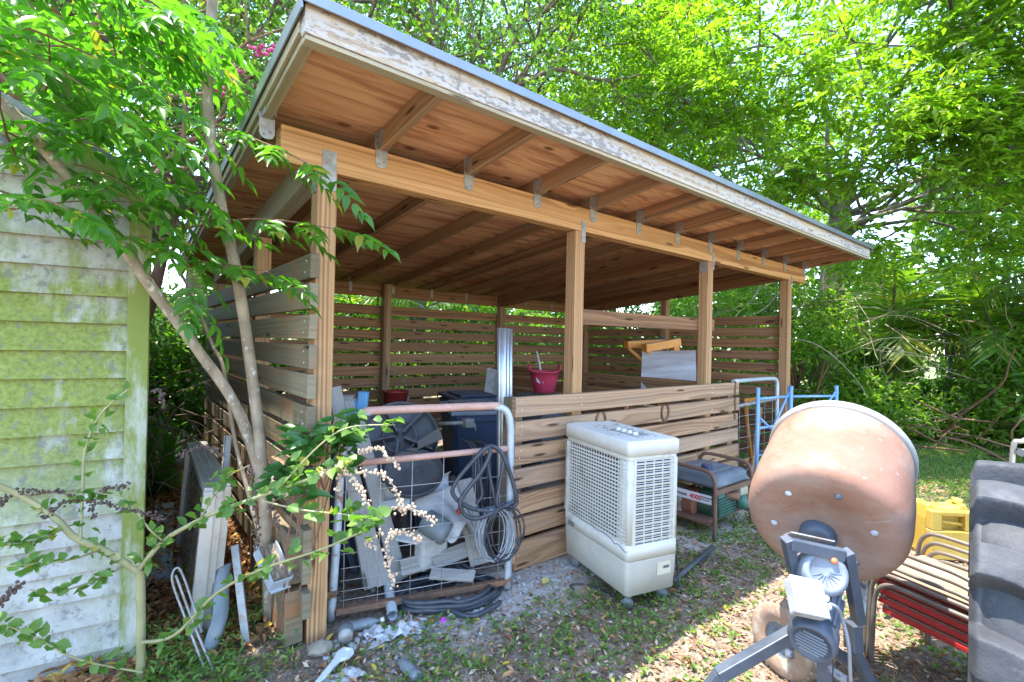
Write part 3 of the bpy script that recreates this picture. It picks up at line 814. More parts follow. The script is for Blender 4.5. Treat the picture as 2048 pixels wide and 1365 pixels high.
# black hose lying under the gate
mb = MB(); R_ = random.Random(4); pts = []
for k in range(4):
    rx, ry = .27 - .02 * k + R_.uniform(-.02, .02), .20 - .012 * k + R_.uniform(-.02, .02)
    for q in range(16):
        t = 2 * PI * q / 16
        pts.append(Vector((1.40 + .03 * R_.uniform(-1, 1) + rx * math.cos(t), 2.235 + ry * math.sin(t) - .06 * math.cos(t), .016 + .012 * k + .004 * R_.uniform(-1, 1))))
mb.tube(spline(pts, 3), .0125, 8)
mb.tube(spline([(1.464, 2.291, 0.030), (1.346, 2.224, 0.020), (1.330, 2.075, 0.020), (1.394, 1.971, 0.020), (1.558, 1.982, 0.030)], 6), .013, 8)
tag(mb.build('hose_coil', HOSE), 'coil of blue-black hose lying on the soil under the gate', 'hose')
mb = MB()
for k in range(9):
    o = Vector((R_.uniform(-.05, .05), R_.uniform(-.05, .05), 0)); s = R_.uniform(.9, 1.1)
    mb.tube(spline([Vector((1.42, 3.0, .62 * s)) + o, Vector((1.44, 2.88, .60)) + o, Vector((1.46, 2.78, .38)) + o * .8, Vector((1.42, 2.62, .16)) + o * .7, Vector((1.34 + .03 * k, 2.46 - .02 * k, .02 + .008 * k)), Vector((1.30 + .04 * k, 2.36 - .01 * k, .015))], 5), .0125, 7)
tag(mb.build('hose_bundle', HOSE), 'bundle of black hoses drooping to the floor behind the gate, left of the paving stone', 'hose')
mb = MB()
for k in range(6):
    o = Vector((R_.uniform(-.05, .05), R_.uniform(-.06, .06), 0))
    mb.tube(spline([Vector((1.86, 2.72, .70)) + o, Vector((1.88, 2.62, .66)) + o, Vector((1.84, 2.54, .42)) + o, Vector((1.80, 2.47, .18)) + o * .8, Vector((1.66 + .02 * k, 2.36 + .01 * k, .03))], 5), .012, 7)
tag(mb.build('hose_bundle', HOSE), 'black hoses hanging down behind the right side of the gate', 'hose')

# ------------------------------------------------------------------ things stored behind the gate
def plank(p0, p1, w, h, label, cat='plank', mat=None, up=(0, -1, .3), group=None, name='plank'):
    mb = MB(); mb.bar(p0, p1, w, h, up, jit=.002)
    return tag(mb.build(name, mat or W_GREY, None, bevel=.003), label, cat, group)
plank((0.895, 2.600, 1.110), (1.066, 2.460, 0.061), .07, .03, 'leftmost grey plank leaning behind the gate against the front post', group='grey planks leaning behind the gate')
plank((0.970, 2.620, 0.754), (1.133, 2.460, 0.059), .075, .032, 'grooved grey plank in the middle of the three leaning behind the gate', group='grey planks leaning behind the gate')
plank((1.021, 2.700, 1.027), (1.252, 2.500, 0.031), .085, .03, 'rightmost grey plank leaning behind the gate beside the black hoses', group='grey planks leaning behind the gate')
plank((3.115, 4.200, 1.087), (2.775, 3.900, 0.293), .10, .03, 'wide silver-grey board leaning beside the corrugated sheet', mat=GALV, up=(-.4, -1, .1), name='metal_board')
plank((3.272, 4.300, 1.057), (2.939, 4.000, 0.255), .05, .03, 'narrow silver-grey strip leaning beside the corrugated sheet', mat=GALV, up=(-.4, -1, .1), name='metal_strip')
PVC = M_worn('grey_plastic_pipe', (0.42, 0.46, 0.49), (0.55, 0.58, 0.60), 8, 0.4)
mb = MB(); mb.tube([(1.068, 2.850, 0.389), (1.110, 2.520, -0.004)], .016, 9); tag(mb.build('conduit_pipe', W_GREY), 'thin tan pole leaning between the grey planks and the gate', 'pole')
mb = MB()
p0, p1 = Vector((1.30, 2.82, .06)), Vector((1.064, 2.194, 0.030))
mb.tube([p0, p1], .026, 14, caps=False); mb.tube([p1, p0], .022, 14, caps=False); tag(mb.build('drain_pipe', PVC), 'grey plastic pipe sticking out under the bottom rail of the gate', 'pipe')
BLUEP = M_worn('navy_painted_steel', (0.05, 0.07, 0.11), (0.10, 0.13, 0.19), 7, 0.5)
for i, (a, b, l) in enumerate((((0.841, 2.620, 0.625), (0.891, 2.660, 0.112), 'dark blue bar standing just behind the front left post'), ((1.004, 2.800, 0.357), (1.086, 2.720, 0.050), 'dark blue bar leaning in the shadow behind the left side of the gate'))):
    mb = MB(); mb.bar(a, b, .035, .035); tag(mb.build('steel_bar', BLUEP, None, bevel=.002), l, 'bar')

# wheelie bins
BIN = M_worn('navy_bin_plastic', (0.028, 0.042, 0.085), (0.05, 0.07, 0.125), 5, 0.45, 0, (0.12, 0.14, 0.18), (0.62, 0.8), 4)
LIDM = M_worn('dusty_lid_plastic', (0.16, 0.18, 0.21), (0.24, 0.26, 0.29), 5, 0.5)
PAPER = M_worn('worn_paper_label', (0.45, 0.48, 0.52), (0.62, 0.64, 0.66), 30, 0.7)
def wheelie(x, y, rz, h, label, lidmat):
    b = thing('wheelie_bin', label, 'bin', (x, y, 0), rz, 'dark blue wheelie bins behind the gate')
    mb = MB(); n = 0
    prof = [(.17, .20, .06), (.20, .24, h * .5), (.225, .27, h - .05), (.24, .285, h - .045), (.24, .285, h)]
    for (rx, ry, z) in prof:
        for sx, sy in ((-1, -1), (1, -1), (1, 1), (-1, 1)):
            c = .035
            mb.v.append(Vector((sx * rx, sy * (ry - c) , z))) ; mb.v.append(Vector((sx * (rx - c), sy * ry, z))) if sx * sy > 0 else mb.v.insert(len(mb.v) - 1, Vector((sx * (rx - c), sy * ry, z)))
    for i in range(len(prof) - 1):
        for k in range(8):
            k2 = (k + 1) % 8; mb.face((i * 8 + k, i * 8 + k2, i * 8 + 8 + k2, i * 8 + 8 + k))
    mb.face([k for k in range(8)][::-1])
    mb.build('body', BIN, b, False)
    mb = MB(); mb.bar((0, -.30, h + .02), (0, .28, h + .035), .50, .035); mb.bar((0, -.2, h + .05), (0, .2, h + .06), .36, .02); mb.build('lid', lidmat, b, False, bevel=.012)
    mb = MB(); mb.tube([(-.2, .31, h - .02), (.2, .31, h - .02)], .014, 8); mb.build('handle', BIN, b, False)
    mb = MB(); mb.bar((-.05, -.281 + .03, h * .66), (.05, -.281 + .03, h * .66), .002, .09); mb.build('sticker', PAPER, b, False)
    for s in (-1, 1):
        mb = MB(); mb.lathe([(.0, -.02), (.09, -.02), (.1, 0), (.09, .02), (0, .02)], (s * .2, .24, .1), (1, 0, 0), 16); mb.build('wheel', HOSE, b, False)
wheelie(2.30, 3.34, -.35, .80, 'dark blue wheelie bin with a grey clamp on its lid behind the gate', LIDM)
wheelie(2.75, 4.05, -.2, .80, 'dark blue wheelie bin further back with its lid near the slatted back wall', BIN)
mb = MB(); mb.tube([(1.823, 3.095, 0.767), (1.989, 2.960, 0.779)], .015, 8); mb.box(tuple(Vector((1.992, 2.958, 0.779)) - Vector((.035, .03, .03))), tuple(Vector((1.992, 2.958, 0.779)) + Vector((.035, .03, .03)))); mb.tube([(2.026, 2.930, 0.780), (2.039, 2.921, 0.723)], .008, 6)
tag(mb.build('pipe_clamp', GALV), 'grey pipe clamp lying on top of the nearer blue bin', 'clamp')

# round black plastic dishes with ribs
DISH = M_worn('black_dish_plastic', (0.045, 0.047, 0.052), (0.085, 0.088, 0.095), 7, 0.5, 0, (0.20, 0.20, 0.20), (0.6, 0.8), 5)
def dish(c, ax, r, label, vanes=True, seed=1):
    d = thing('plastic_dish', label, 'dish', c, 0, 'round black dishes piled behind the gate')
    mb = MB(); mb.lathe([(.0, .0), (r * .3, .004), (r * .34, .02), (r * .36, .004), (r * .85, .0), (r * .97, .02), (r, .05), (r * .985, .055), (r * .95, .03), (r * .85, .012), (0.0, .012)], (0, 0, 0), ax, 32)
    mb.build('bowl', DISH, d, False)
    if vanes:
        A = Vector(ax).normalized(); x = A.orthogonal().normalized(); y = A.cross(x); mb = MB()
        for k in range(5):
            a = 2 * PI * k / 5 + seed; e = x * math.cos(a) + y * math.sin(a)
            mb.bar(e * r * .12 + A * .045, e * r * .92 + A * .05, .012, .075, A)
        mb.tube([e * .0 + A * .06 + (x * math.cos(t) + y * math.sin(t)) * r * .42 for t in [2 * PI * q / 20 for q in range(20)]], .008, 5, closed=True)
        mb.build('ribs', DISH, d, False)
dish((1.361, 2.761, 0.756), (-.45, -.8, .55), .235, 'black ribbed dish propped on edge behind the middle rail of the gate', True, .5)
dish((1.212, 2.817, 0.627), (.15, -.75, .75), .20, 'smooth dark dish lying flat left of the ribbed one', False)
dish((1.337, 2.524, 0.584), (-.3, -.5, .85), .17, 'dark dish lying on the grey tarp below the ribbed one', False)
mb = MB(); c = Vector((1.388, 2.585, 0.724))
mb.prism([(0, 0), (.15, .05), (.13, .12), (.0, .05)], c, (.78, -.63, .1), (0, .1, 1), (.006, .012, .0)); mb.tube([c, c + Vector((-.05, .04, .0))], .012, 6)
tag(mb.build('broken_blade', DISH, None, bevel=.002), 'broken black fan blade sticking up beside the ribbed dish', 'blade')
# dark barrel with a blue bench vice on it
bar_ = thing('plastic_barrel', 'dark blue barrel standing against the left slatted wall behind the front post', 'barrel', (1.10, 3.05, 0))
mb = MB(); mb.lathe([(0, 0), (.2, 0), (.225, .08), (.23, .35), (.235, .37), (.23, .39), (.225, .70), (.2, .78), (0, .785)], (1.10, 3.05, 0), (0, 0, 1), 28); mb.build('shell', BIN, bar_)
mb = MB(); mb.tube([(1.10 + .2 * math.cos(t), 3.05 + .2 * math.sin(t), .785) for t in [2 * PI * q / 24 for q in range(24)]], .012, 6, closed=True); mb.build('rim', BIN, bar_)
VICE = M_worn('bright_blue_tool_paint', (0.08, 0.26, 0.48), (0.14, 0.36, 0.58), 9, 0.5, 0, (0.3, 0.28, 0.27), (0.62, 0.72), 12)
v = thing('tool_stand', 'small bright blue steel tool stand behind the front left post near the red bucket', 'tool stand', (1.025, 2.709, 0.983))
c = Vector((1.025, 2.709, 0.983)); rx = Vector((.78, -.63, 0)); ry = Vector((.63, .78, 0)); uz = Vector((0, 0, 1))
mb = MB(); mb.bar(c - rx * .12 - uz * .03, c + rx * .08 - uz * .03, .12, .02); mb.bar(c - rx * .12 + uz * .015, c + rx * .06 + uz * .02, .03, .035); mb.bar(c - rx * .1 - uz * .02, c + rx * .04 + uz * .02, .02, .012); mb.build('table', VICE, v, bevel=.003)
mb = MB(); mb.bar(c + rx * .065 - uz * .05, c + rx * .075 + uz * .09, .045, .05); mb.build('jaw', VICE, v, bevel=.004)
mb = MB(); mb.bar(c - rx * .14 + uz * .05, c + rx * .02 + uz * .055, .06, .03); mb.build('wood_rest', W_GREY, v)

# tarps and rubbish on the floor of the shed
TARP = M_worn('dirty_grey_tarp', (0.30, 0.295, 0.285), (0.46, 0.45, 0.435), 6, 0.85, 0, (0.14, 0.13, 0.12), (0.55, 0.75), 3)
WHITEP = M_worn('dirty_white_plastic', (0.52, 0.54, 0.54), (0.68, 0.69, 0.68), 6, 0.6, 0, (0.28, 0.26, 0.23), (0.62, 0.8), 8)
def cloth(fn, nu, nv, name, mat, label, cat, t=.002):
    mb = MB(); mb.grid(fn, nu, nv); o = mb.build(name, mat)
    s = o.modifiers.new('thickness', 'SOLIDIFY'); s.thickness = t
    return tag(o, label, cat)
A0 = Vector((1.298, 2.492, 0.456)); A1 = Vector((1.609, 2.433, 0.532))
def tarp_fn(u, v):
    p = A0.lerp(A1, u); drop = v * (.10 + .28 * u * u + .06 * math.sin(u * 9))
    q = p + Vector((.10 * v - .05, -.30 * v * (1 - .3 * u), -drop))
    n = mnoise.noise(q * 9) * .02 + .022 * math.sin(u * 14 + v * 4) * v
    return q + Vector((-.3, -.8, .5)) * n
cloth(tarp_fn, 26, 20, 'tarp', TARP, 'crumpled grey tarp draped over the pile behind the wire mesh', 'tarp')
B0 = Vector((1.106, 2.582, 0.523)); B1 = Vector((1.590, 2.513, 0.526))
def strip_fn(u, v):
    p = B0.lerp(B1, u); a = (v - .5) * 2.4
    q = p + Vector((0, .05 * math.cos(a), .055 * math.sin(a))) + Vector((0, 0, -.03 * math.sin(PI * u)))
    return q + Vector((0, -.6, .8)) * (.012 * mnoise.noise(Vector((u * 7, v * 3, 1))))
cloth(strip_fn, 30, 10, 'plastic_trim', WHITEP, 'curled white plastic trim lying across the pile behind the gate', 'trim')
STONE = M_worn('pale_concrete', (0.38, 0.36, 0.34), (0.56, 0.54, 0.51), 12, 0.9, 0, (0.25, 0.23, 0.2), (0.58, 0.7), 14, bump=.5)
mb = MB(); c = Vector((1.395, 2.415, 0.214)); mb.box(c - Vector((.085, .05, .115)), c + Vector((.085, .05, .10))); tag(mb.build('paving_stone', STONE, None, bevel=.02), 'pale paving stone standing on edge behind the wire mesh', 'stone')
DRK = M_worn('dark_grey_plastic', (0.10, 0.115, 0.12), (0.17, 0.19, 0.19), 6, 0.55)
mb = MB(); a, b = Vector((1.297, 2.326, 0.407)), Vector((1.376, 2.212, 0.345)); ax = (b - a).normalized(); mb.lathe([(0, 0), (.05, 0), (.065, .01), (.066, .13), (.058, .15), (.0, .152)], a, ax, 20); tag(mb.build('plastic_pot', DRK), 'dark grey plastic pot lying on its side above the paving stone', 'pot')
REDP = M_worn('red_handle_paint', (0.5, 0.05, 0.03), (0.6, 0.09, 0.05), 9, 0.5)
mb = MB(); mb.bar((1.486, 2.341, 0.363), (1.557, 2.348, 0.418), .02, .03); tag(mb.build('red_tool', REDP, None, bevel=.004), 'small red tool poking out below the grey tarp', 'tool')
plank((1.637, 2.475, 0.533), (1.612, 2.241, 0.113), .11, .02, 'pale board leaning behind the hanging cable coils', mat=W_GREY, up=(-.5, -.8, .2), name='board')
DEB = M_worn('mixed_dark_debris', (0.08, 0.072, 0.065), (0.24, 0.22, 0.20), 18, 0.9, 0, (0.44, 0.43, 0.42), (0.62, 0.7), 22, bump=.6)
def heap_fn(u, v):
    x = 1.0 + 1.9 * u; y = 2.62 + 1.5 * v
    e = max(0, math.sin(PI * u)) ** .5 * max(0, math.sin(PI * v)) ** .6
    return Vector((x, y, -.02 + e * (.30 + .22 * mnoise.noise(Vector((x * 3.2, y * 3.2, 0))) + .09 * mnoise.noise(Vector((x * 11, y * 11, 4))))))
mb = MB(); mb.grid(heap_fn, 60, 50, False); tag(mb.build('rubbish_heap', DEB), 'low heap of dark scraps filling the floor behind the gate', 'rubbish', kind='stuff')

R2 = random.Random(12)
sl = ['short scrap board lying flat on the heap behind the gate, nearest the paving stone', 'short scrap board tipped on the heap below the grey tarp', 'dusty scrap board lying across the heap behind the hose bundle', 'small scrap board standing on edge behind the wire mesh', 'broken scrap board half buried in the heap by the black dishes', 'scrap board lying deep in the heap near the blue bins']
for k, (u, v) in enumerate(((845, 1125), (815, 1075), (905, 1110), (905, 1150), (780, 1010), (935, 1060))):
    p = Vector(((1.335, 2.400, 0.143), (1.292, 2.499, 0.259), (1.491, 2.339, 0.166), (1.411, 2.210, 0.125), (1.189, 2.516, 0.457), (1.695, 2.495, 0.213))[k]); a = R2.uniform(-.9, .9); e = Vector((math.cos(a) * .78, math.sin(a) * .6 - .3, R2.uniform(-.25, .35))).normalized()
    mb = MB(); mb.bar(p - e * .12, p + e * .12, R2.uniform(.05, .11), .016, (R2.uniform(-.3, .3), -.8, .7), jit=.003)
    tag(mb.build('scrap_board', (W_GREY, WHITEP, W_GREY)[k % 3], None, bevel=.002), sl[k], 'scrap board', 'short scrap boards on the heap')
# red bucket hanging on the back wall, pink tub on crates
RED = M_worn('oxide_red_bucket', (0.30, 0.030, 0.022), (0.40, 0.055, 0.035), 8, 0.5, 0, (0.42, 0.26, 0.22), (0.66, 0.74), 26)
bk = thing('bucket', 'dark red bucket with a wire handle hung on the middle post of the back wall', 'bucket', (2.44, 5.08, .63))
mb = MB(); mb.lathe([(0, 0), (.105, 0), (.112, .01), (.135, .185), (.145, .187), (.147, .205), (.138, .207), (.127, .185), (.10, .015), (0, .012)], (2.44, 5.08, .60), (0, 0, 1), 28); mb.build('pail', RED, bk)
mb = MB(); mb.tube(spline([(2.31, 5.06, .80), (2.33, 5.1, .92), (2.44, 5.22, 1.04), (2.55, 5.12, .93), (2.575, 5.08, .80)], 6), .004, 5); mb.build('bail_handle', MESHM, bk)
mb = MB(); mb.bar((2.535, 4.985, .68), (2.545, 4.975, .74), .03, .002, (.5, -.8, 0)); mb.build('sticker', PAPER, bk)
PINK = M_worn('faded_pink_red_tub', (0.52, 0.035, 0.075), (0.66, 0.07, 0.13), 5, 0.45)
tc = Vector((3.42, 3.70, .865))
tb = thing('feed_tub', 'pink red plastic tub with hand holes seen above the low wall', 'tub', tuple(tc))
mb = MB()
nn = 36; prof = [(.0, .004), (.085, 0), (.10, .008), (.125, .14), (.15, .225)]
def tubr(r, h, k, top):
    t = 2 * PI * k / nn; dz = (.035 * (abs(math.cos(t)) ** 6) if top else 0)
    return tc + Vector((r * 1.15 * math.cos(t - .66), r * math.sin(t - .66), h + dz))
rows = [[tubr(r, h, k, i == 4) for k in range(nn)] for i, (r, h) in enumerate(prof)] + [[tubr(.162, .222, k, True) for k in range(nn)], [tubr(.162, .212, k, True) for k in range(nn)], ]
inn = [[tubr(r, h, k, i == 0) for k in range(nn)] for i, (r, h) in enumerate([(.145, .222), (.12, .14), (.095, .014), (0, .012)])]
for blk in (rows, inn):
    b0 = len(mb.v)
    for rw in blk: mb.v += rw
    for i in range(len(blk) - 1):
        for k in range(nn):
            k2 = (k + 1) % nn; mb.face((b0 + i * nn + k, b0 + i * nn + k2, b0 + (i + 1) * nn + k2, b0 + (i + 1) * nn + k), None, True)
mb.build('basin', PINK, tb)
for s in (-1, 1):
    h = tc + Vector((s * .165 * math.cos(-.66 + 0), s * .145 * math.sin(-.66), .255)); t = Vector((math.sin(.66), math.cos(.66), 0))
    mb = MB(); mb.tube(spline([h - t * .06 - Vector((0, 0, .02)), h - t * .04 + Vector((0, 0, .02)), h + Vector((0, 0, .03)), h + t * .04 + Vector((0, 0, .02)), h + t * .06 - Vector((0, 0, .02))], 4), .011, 6); mb.build('grip', PINK, tb)
mb = MB()
d = Vector((-.72, -.69, 0)); sd = Vector((.69, -.72, 0)); c = tc + d * .118 - sd * .035 + Vector((0, 0, .15))
mb.prism([(-.04, .055), (.035, .055), (.038, -.05), (.018, -.028), (-.004, -.05), (-.032, -.03)], c + d * .012, sd, Vector((-.05, -.05, 1)), d * .002)
mb.m = 1
for k in range(9): mb.prism([(0, 0), (.01 + J(.006), .0), (.012, .008), (0, .006)], c + d * .0145 + sd * (J(.026)) + Vector((0, 0, J(.035))), sd, Vector((-.05, -.05, 1)), d * .0006)
mb.build('label', [PAPER, DRK], tb)
mb = MB(); mb.tube([tc + Vector((.10, .10, .02)), tc + Vector((.06, .19, .42))], .011, 8); tag(mb.build('white_stick', WHITEP), 'white stick standing in the pink tub', 'stick')
cr = thing('plastic_crate', 'dark ribbed crate stack supporting the pink tub behind the low wall', 'crate', (3.42, 3.70, 0))
mb = MB()
for k in range(3):
    z0 = .02 + k * .28
    mb.box((3.22, 3.50, z0), (3.62, 3.52, z0 + .27)); mb.box((3.22, 3.88, z0), (3.62, 3.90, z0 + .27)); mb.box((3.22, 3.521, z0), (3.24, 3.879, z0 + .27)); mb.box((3.60, 3.521, z0), (3.62, 3.879, z0 + .27)); mb.box((3.241, 3.521, z0 + .24), (3.599, 3.879, z0 + .262))
mb.build('crate_body', DRK, cr, bevel=.004)

# corrugated sheet standing at the end of the low wall
CORR = M_worn('silver_corrugated_steel', (0.46, 0.48, 0.50), (0.62, 0.64, 0.66), 4, 0.4, 0.75)
q0 = Vector((1.895, 2.42, 0)); 
def corr_fn(u, v):
    x = u * .19; s = math.sin(u * 2 * PI * 2.9)
    s = max(-1, min(1, s * 1.8))
    return q0 + Vector((.83 * x, .55 * x + .02 * s, 0)) + Vector((.0, .05 * v, 1.46 * v)) + Vector((-.012 * s, 0, 0))
cloth(corr_fn, 64, 4, 'corrugated_sheet', CORR, 'tall silver corrugated metal sheet standing behind the left end of the low wall', 'metal sheet', .003)
# ------------------------------------------------------------------ evaporative cooler (local frame: x = narrow side, y = long side)
COOL = M_worn('aged_white_cooler_plastic', (0.60, 0.575, 0.51), (0.70, 0.675, 0.605), 3, 0.5, 0, (0.36, 0.31, 0.235), (0.54, 0.8), 6)
COOLB = M_worn('greyed_cooler_tank_plastic', (0.48, 0.445, 0.385), (0.57, 0.535, 0.47), 4, 0.55, 0, (0.36, 0.32, 0.28), (0.6, 0.85), 5)
CDARK = M_worn('dark_louvre_gap', (0.012, 0.013, 0.015), (0.03, 0.032, 0.035), 20, 0.8)
cw, cl = .335, .62
cool = thing('air_cooler', 'white portable evaporative air cooler with slatted grilles standing before the low wall', 'air cooler', (2.028, 1.548, 0), math.atan2(-.243, .97))
# body corners: (0,0) near corner; x -> right along the narrow face, y -> back along the wide face
def rr(x0, y0, x1, y1, r, n=4):
    out = []
    r = r * .62
    for (cx, cy, a0) in ((x1 - r, y0 + r, -90), (x1 - r, y1 - r, 0), (x0 + r, y1 - r, 90), (x0 + r, y0 + r, 180)):
        for k in range(n + 1):
            a = math.radians(a0 + 90 * k / n); out.append((cx + r * math.cos(a), cy + r * math.sin(a)))
    return out
def stack(mb, secs):
    """secs: (x0,y0,x1,y1,r,z) rounded outlines skinned into one shell"""
    b = len(mb.v); n = None
    for (x0, y0, x1, y1, r, z) in secs:
        o = rr(x0, y0, x1, y1, r); n = len(o)
        mb.v += [Vector((x, y, z)) for x, y in o]
    for i in range(len(secs) - 1):
        for k in range(n):
            k2 = (k + 1) % n; mb.face((b + i * n + k, b + i * n + k2, b + (i + 1) * n + k2, b + (i + 1) * n + k), None, True)
    mb.face([b + k for k in range(n)][::-1]); mb.face([b + (len(secs) - 1) * n + k for k in range(n)])
    return mb
mb = MB(); stack(mb, [(.03, .03, cw - .03, cl - .03, .03, .075), (.008, .008, cw - .008, cl - .008, .045, .085), (.002, .002, cw - .002, cl - .002, .045, .20), (0, 0, cw, cl, .045, .255), (.0, .0, cw, cl, .045, .262)])
mb.build('water_tank', COOLB, cool, False)
mb = MB(); stack(mb, [(.022, .022, cw - .022, cl - .022, .04, .25), (.022, .022, cw - .022, cl - .022, .04, .80)]); mb.build('inner_case', CDARK, cool, False)
mb = MB()   # shell posts, sills
stack(mb, [(-.001, -.001, cw + .001, cl + .001, .045, .263), (-.001, -.001, cw + .001, cl + .001, .045, .345)])
stack(mb, [(.003, .003, cw - .003, cl - .003, .045, .772), (.003, .003, cw - .003, cl - .003, .045, .80)])
for (x0, y0, x1, y1) in ((.004, .004, .05, .085), (cw - .05, .004, cw - .004, .085), (cw - .06, cl - .07, cw - .004, cl - .004), (.004, cl - .045, .05, cl - .004)):
    stack(mb, [(x0, y0, x1, y1, .018, .34), (x0, y0, x1, y1, .018, .775)])
mb.build('shell', COOL, cool, False)
mb = MB()
for k in range(21):
    z = .352 + k * .0200
    mb.bar((.0045, .02, z), (.0045, cl - .02, z), .004, .0085, (0, 0, 1))
for k in range(20):
    y = .095 + k * .0250
    mb.bar((.006, y, .345), (.006, y, .775), .004, .004, (0, 1, 0))
mb.build('wide_grille', COOL, cool, False)
mb = MB()
for k in range(15):
    z = .358 + k * .0285
    mb.bar((.045, .0035, z), (cw - .04, .0035, z), .006, .0095, (0, -.3, 1)); mb.bar((.05, .004, z + .0145), (cw - .045, .004, z + .0145), .004, .004, (0, 0, 1))
for k in range(5): mb.bar((.05 + k * .0585, .0055, .345), (.05 + k * .0585, .0055, .78), .006, .004, (0, 1, 0))
mb.bar((.038, .002, .345), (.038, .002, .785), .012, .012, (0, 1, 0)); mb.bar((cw - .034, .002, .345), (cw - .034, .002, .785), .012, .012, (0, 1, 0))
mb.build('narrow_grille', COOL, cool, False)
mb = MB()
for k in range(36): mb.bar((.0, cl - .03, .35 + k * .0118), (.01, cl + .003, .35 + k * .0118), .012, .006)
mb.build('edge_ribs', COOL, cool, False)
mb = MB()
for k in range(36):
    mb.bar((.002, .045, .35 + k * .0118), (.002, .085, .35 + k * .0118), .008, .005)
mb.build('edge_ribs', COOL, cool, False)
mb = MB(); stack(mb, [(-.004, -.004, cw + .004, cl + .004, .038, .798), (-.004, -.004, cw + .004, cl + .004, .038, .866), (.001, .001, cw - .001, cl - .001, .036, .873), (.008, .008, cw - .008, cl - .008, .032, .876)]); mb.build('top_cover', COOL, cool, False)
mb = MB(); mb.bar((.17, .10, .8785), (.17, .33, .8785), .10, .004); mb.build('control_panel', M_worn('grey_control_panel', (0.22, 0.22, 0.22), (0.3, 0.3, 0.3), 14, 0.4, 0, (0.5, 0.5, 0.48), (0.55, 0.6), 60), cool, False)
for y in (.14, .19, .24, .29):
    mb = MB(); mb.lathe([(0, .016), (.014, .016), (.016, .003), (.016, 0)], (.15, y, .8795), (0, 0, 1), 12); mb.build('knob', COOL, cool, False)
LITTER = M_worn('brown_leaf_litter', (0.16, 0.12, 0.085), (0.32, 0.25, 0.18), 30, 0.9)
mb = MB()
for k in range(34):
    x, y = random.uniform(.06, .28), random.uniform(.05, .57); a = random.uniform(0, PI); l = random.uniform(.008, .03)
    mb.bar((x, y, .8805), (x + l * math.cos(a), y + l * math.sin(a), .881), .003, .002)
o = mb.build('dry_litter', LITTER, None, False); o.location = cool.location; o.rotation_euler = cool.rotation_euler
tag(o, 'dry leaf crumbs scattered on top of the white air cooler', 'leaf litter', kind='stuff')
mb = MB(); mb.bar((.195, -.0012, .20), (.285, -.0012, .20), .001, .065, (0, 0, 1)); mb.m = 1; mb.bar((.235, -.002, .205), (.275, -.002, .205), .0006, .014, (0, 0, 1)); mb.build('maker_label', [M_worn('yellowed_label', (0.62, 0.58, 0.42), (0.7, 0.66, 0.5), 20, 0.6), DRK], cool, False)
mb = MB(); mb.bar((-.0035, .50, .285), (-.0035, .56, .285), .003, .026, (0, 0, 1)); mb.build('badge', DRK, cool, False)
mb = MB(); mb.tube(spline([(-.002, .52, .352), (-.004, .4, .346), (-.004, .33, .349), (-.006, .25, .342), (-.004, .2, .346), (-.007, .12, .338), (-.006, .10, .325), (-.004, .07, .333), (-.008, .01, .318), (.0, -.004, .324)], 5), .0016, 4); mb.build('twine', WIREB, cool, False)
mb = MB(); mb.tube(spline([(cw + .002, .05, .70), (cw + .02, .05, .70), (cw + .022, .05, .755), (cw + .002, .05, .757)], 4), .005, 6); mb.build('side_hook', COOL, cool, False)
for (x, y) in ((.05, .05), (cw - .05, .06), (.05, cl - .06), (cw - .05, cl - .06)):
    mb = MB(); mb.lathe([(0, -.012), (.026, -.012), (.03, -.006), (.03, .006), (.026, .012), (0, .012)], (x, y, .030), (.8, .6, 0), 14); mb.bar((x, y, .03), (x + .008, y + .006, .078), .03, .02)
    mb.build('caster', DRK, cool, False)
mb = MB(); mb.tube(spline([(2.414, 1.515, 0.220), (2.445, 1.519, 0.100), (2.429, 1.489, 0.020), (2.533, 1.609, 0.012), (2.666, 1.627, 0.012), (2.879, 1.637, 0.012), (3.022, 1.650, 0.012)], 6), .006, 6)
tag(mb.build('power_cord', WIREB), 'black power cord trailing on the soil behind the white cooler', 'cord')
mb = MB(); mb.tube(spline([(1.993, 1.869, 0.010), (2.000, 1.914, 0.012), (2.066, 1.899, 0.010), (2.111, 1.791, 0.012), (2.102, 1.679, 0.012)], 6), .005, 6)
tag(mb.build('power_cord', WIREB), 'short black cord lying on the sand left of the white cooler', 'cord')
mb = MB(); mb.tube([(2.473, 1.571, 0.030), (3.122, 1.688, 0.030)], .016, 8); tag(mb.build('steel_pipe', M_worn('dark_pipe', (0.05, 0.055, 0.06), (0.09, 0.095, 0.1), 10, 0.5)), 'short dark pipe lying on the ground between the cooler and the generator', 'pipe')

# ------------------------------------------------------------------ generator
GENB = M_worn('dusty_black_tank_paint', (0.085, 0.10, 0.12), (0.17, 0.19, 0.21), 5, 0.55, 0, (0.30, 0.29, 0.28), (0.56, 0.75), 7)
RFR = M_worn('rust_brown_frame', (0.15, 0.075, 0.05), (0.24, 0.13, 0.085), 8, 0.7, 0.1, (0.10, 0.09, 0.09), (0.55, 0.7), 9)
gx0, gx1, gy0, gy1 = 3.33, 3.88, 1.80, 2.20
gen = thing('generator', 'rusty framed portable generator with a dusty black tank beside the white cooler', 'generator', (3.6, 2.0, 0))
for x in (gx0, gx1):
    mb = MB(); mb.tube(spline([(x, gy0 - .015, -.01), (x, gy0 - .012, .20), (x, gy0 - .01, .385), (x, gy0 + .01, .445), (x, gy0 + .06, .470), (x, (gy0 + gy1) / 2, .476), (x, gy1 - .05, .476), (x, gy1 + .01, .45), (x, gy1 + .02, .38), (x, gy1 + .02, .2), (x, gy1 + .02, -.01)], 4), .0145, 9)
    mb.build('frame_hoop', RFR, gen)
mb = MB(); mb.bar((gx0 + .012, gy0 - .005, .325), (gx1 - .012, gy0 - .005, .325), .025, .035); mb.build('cross_rail', RFR, gen)
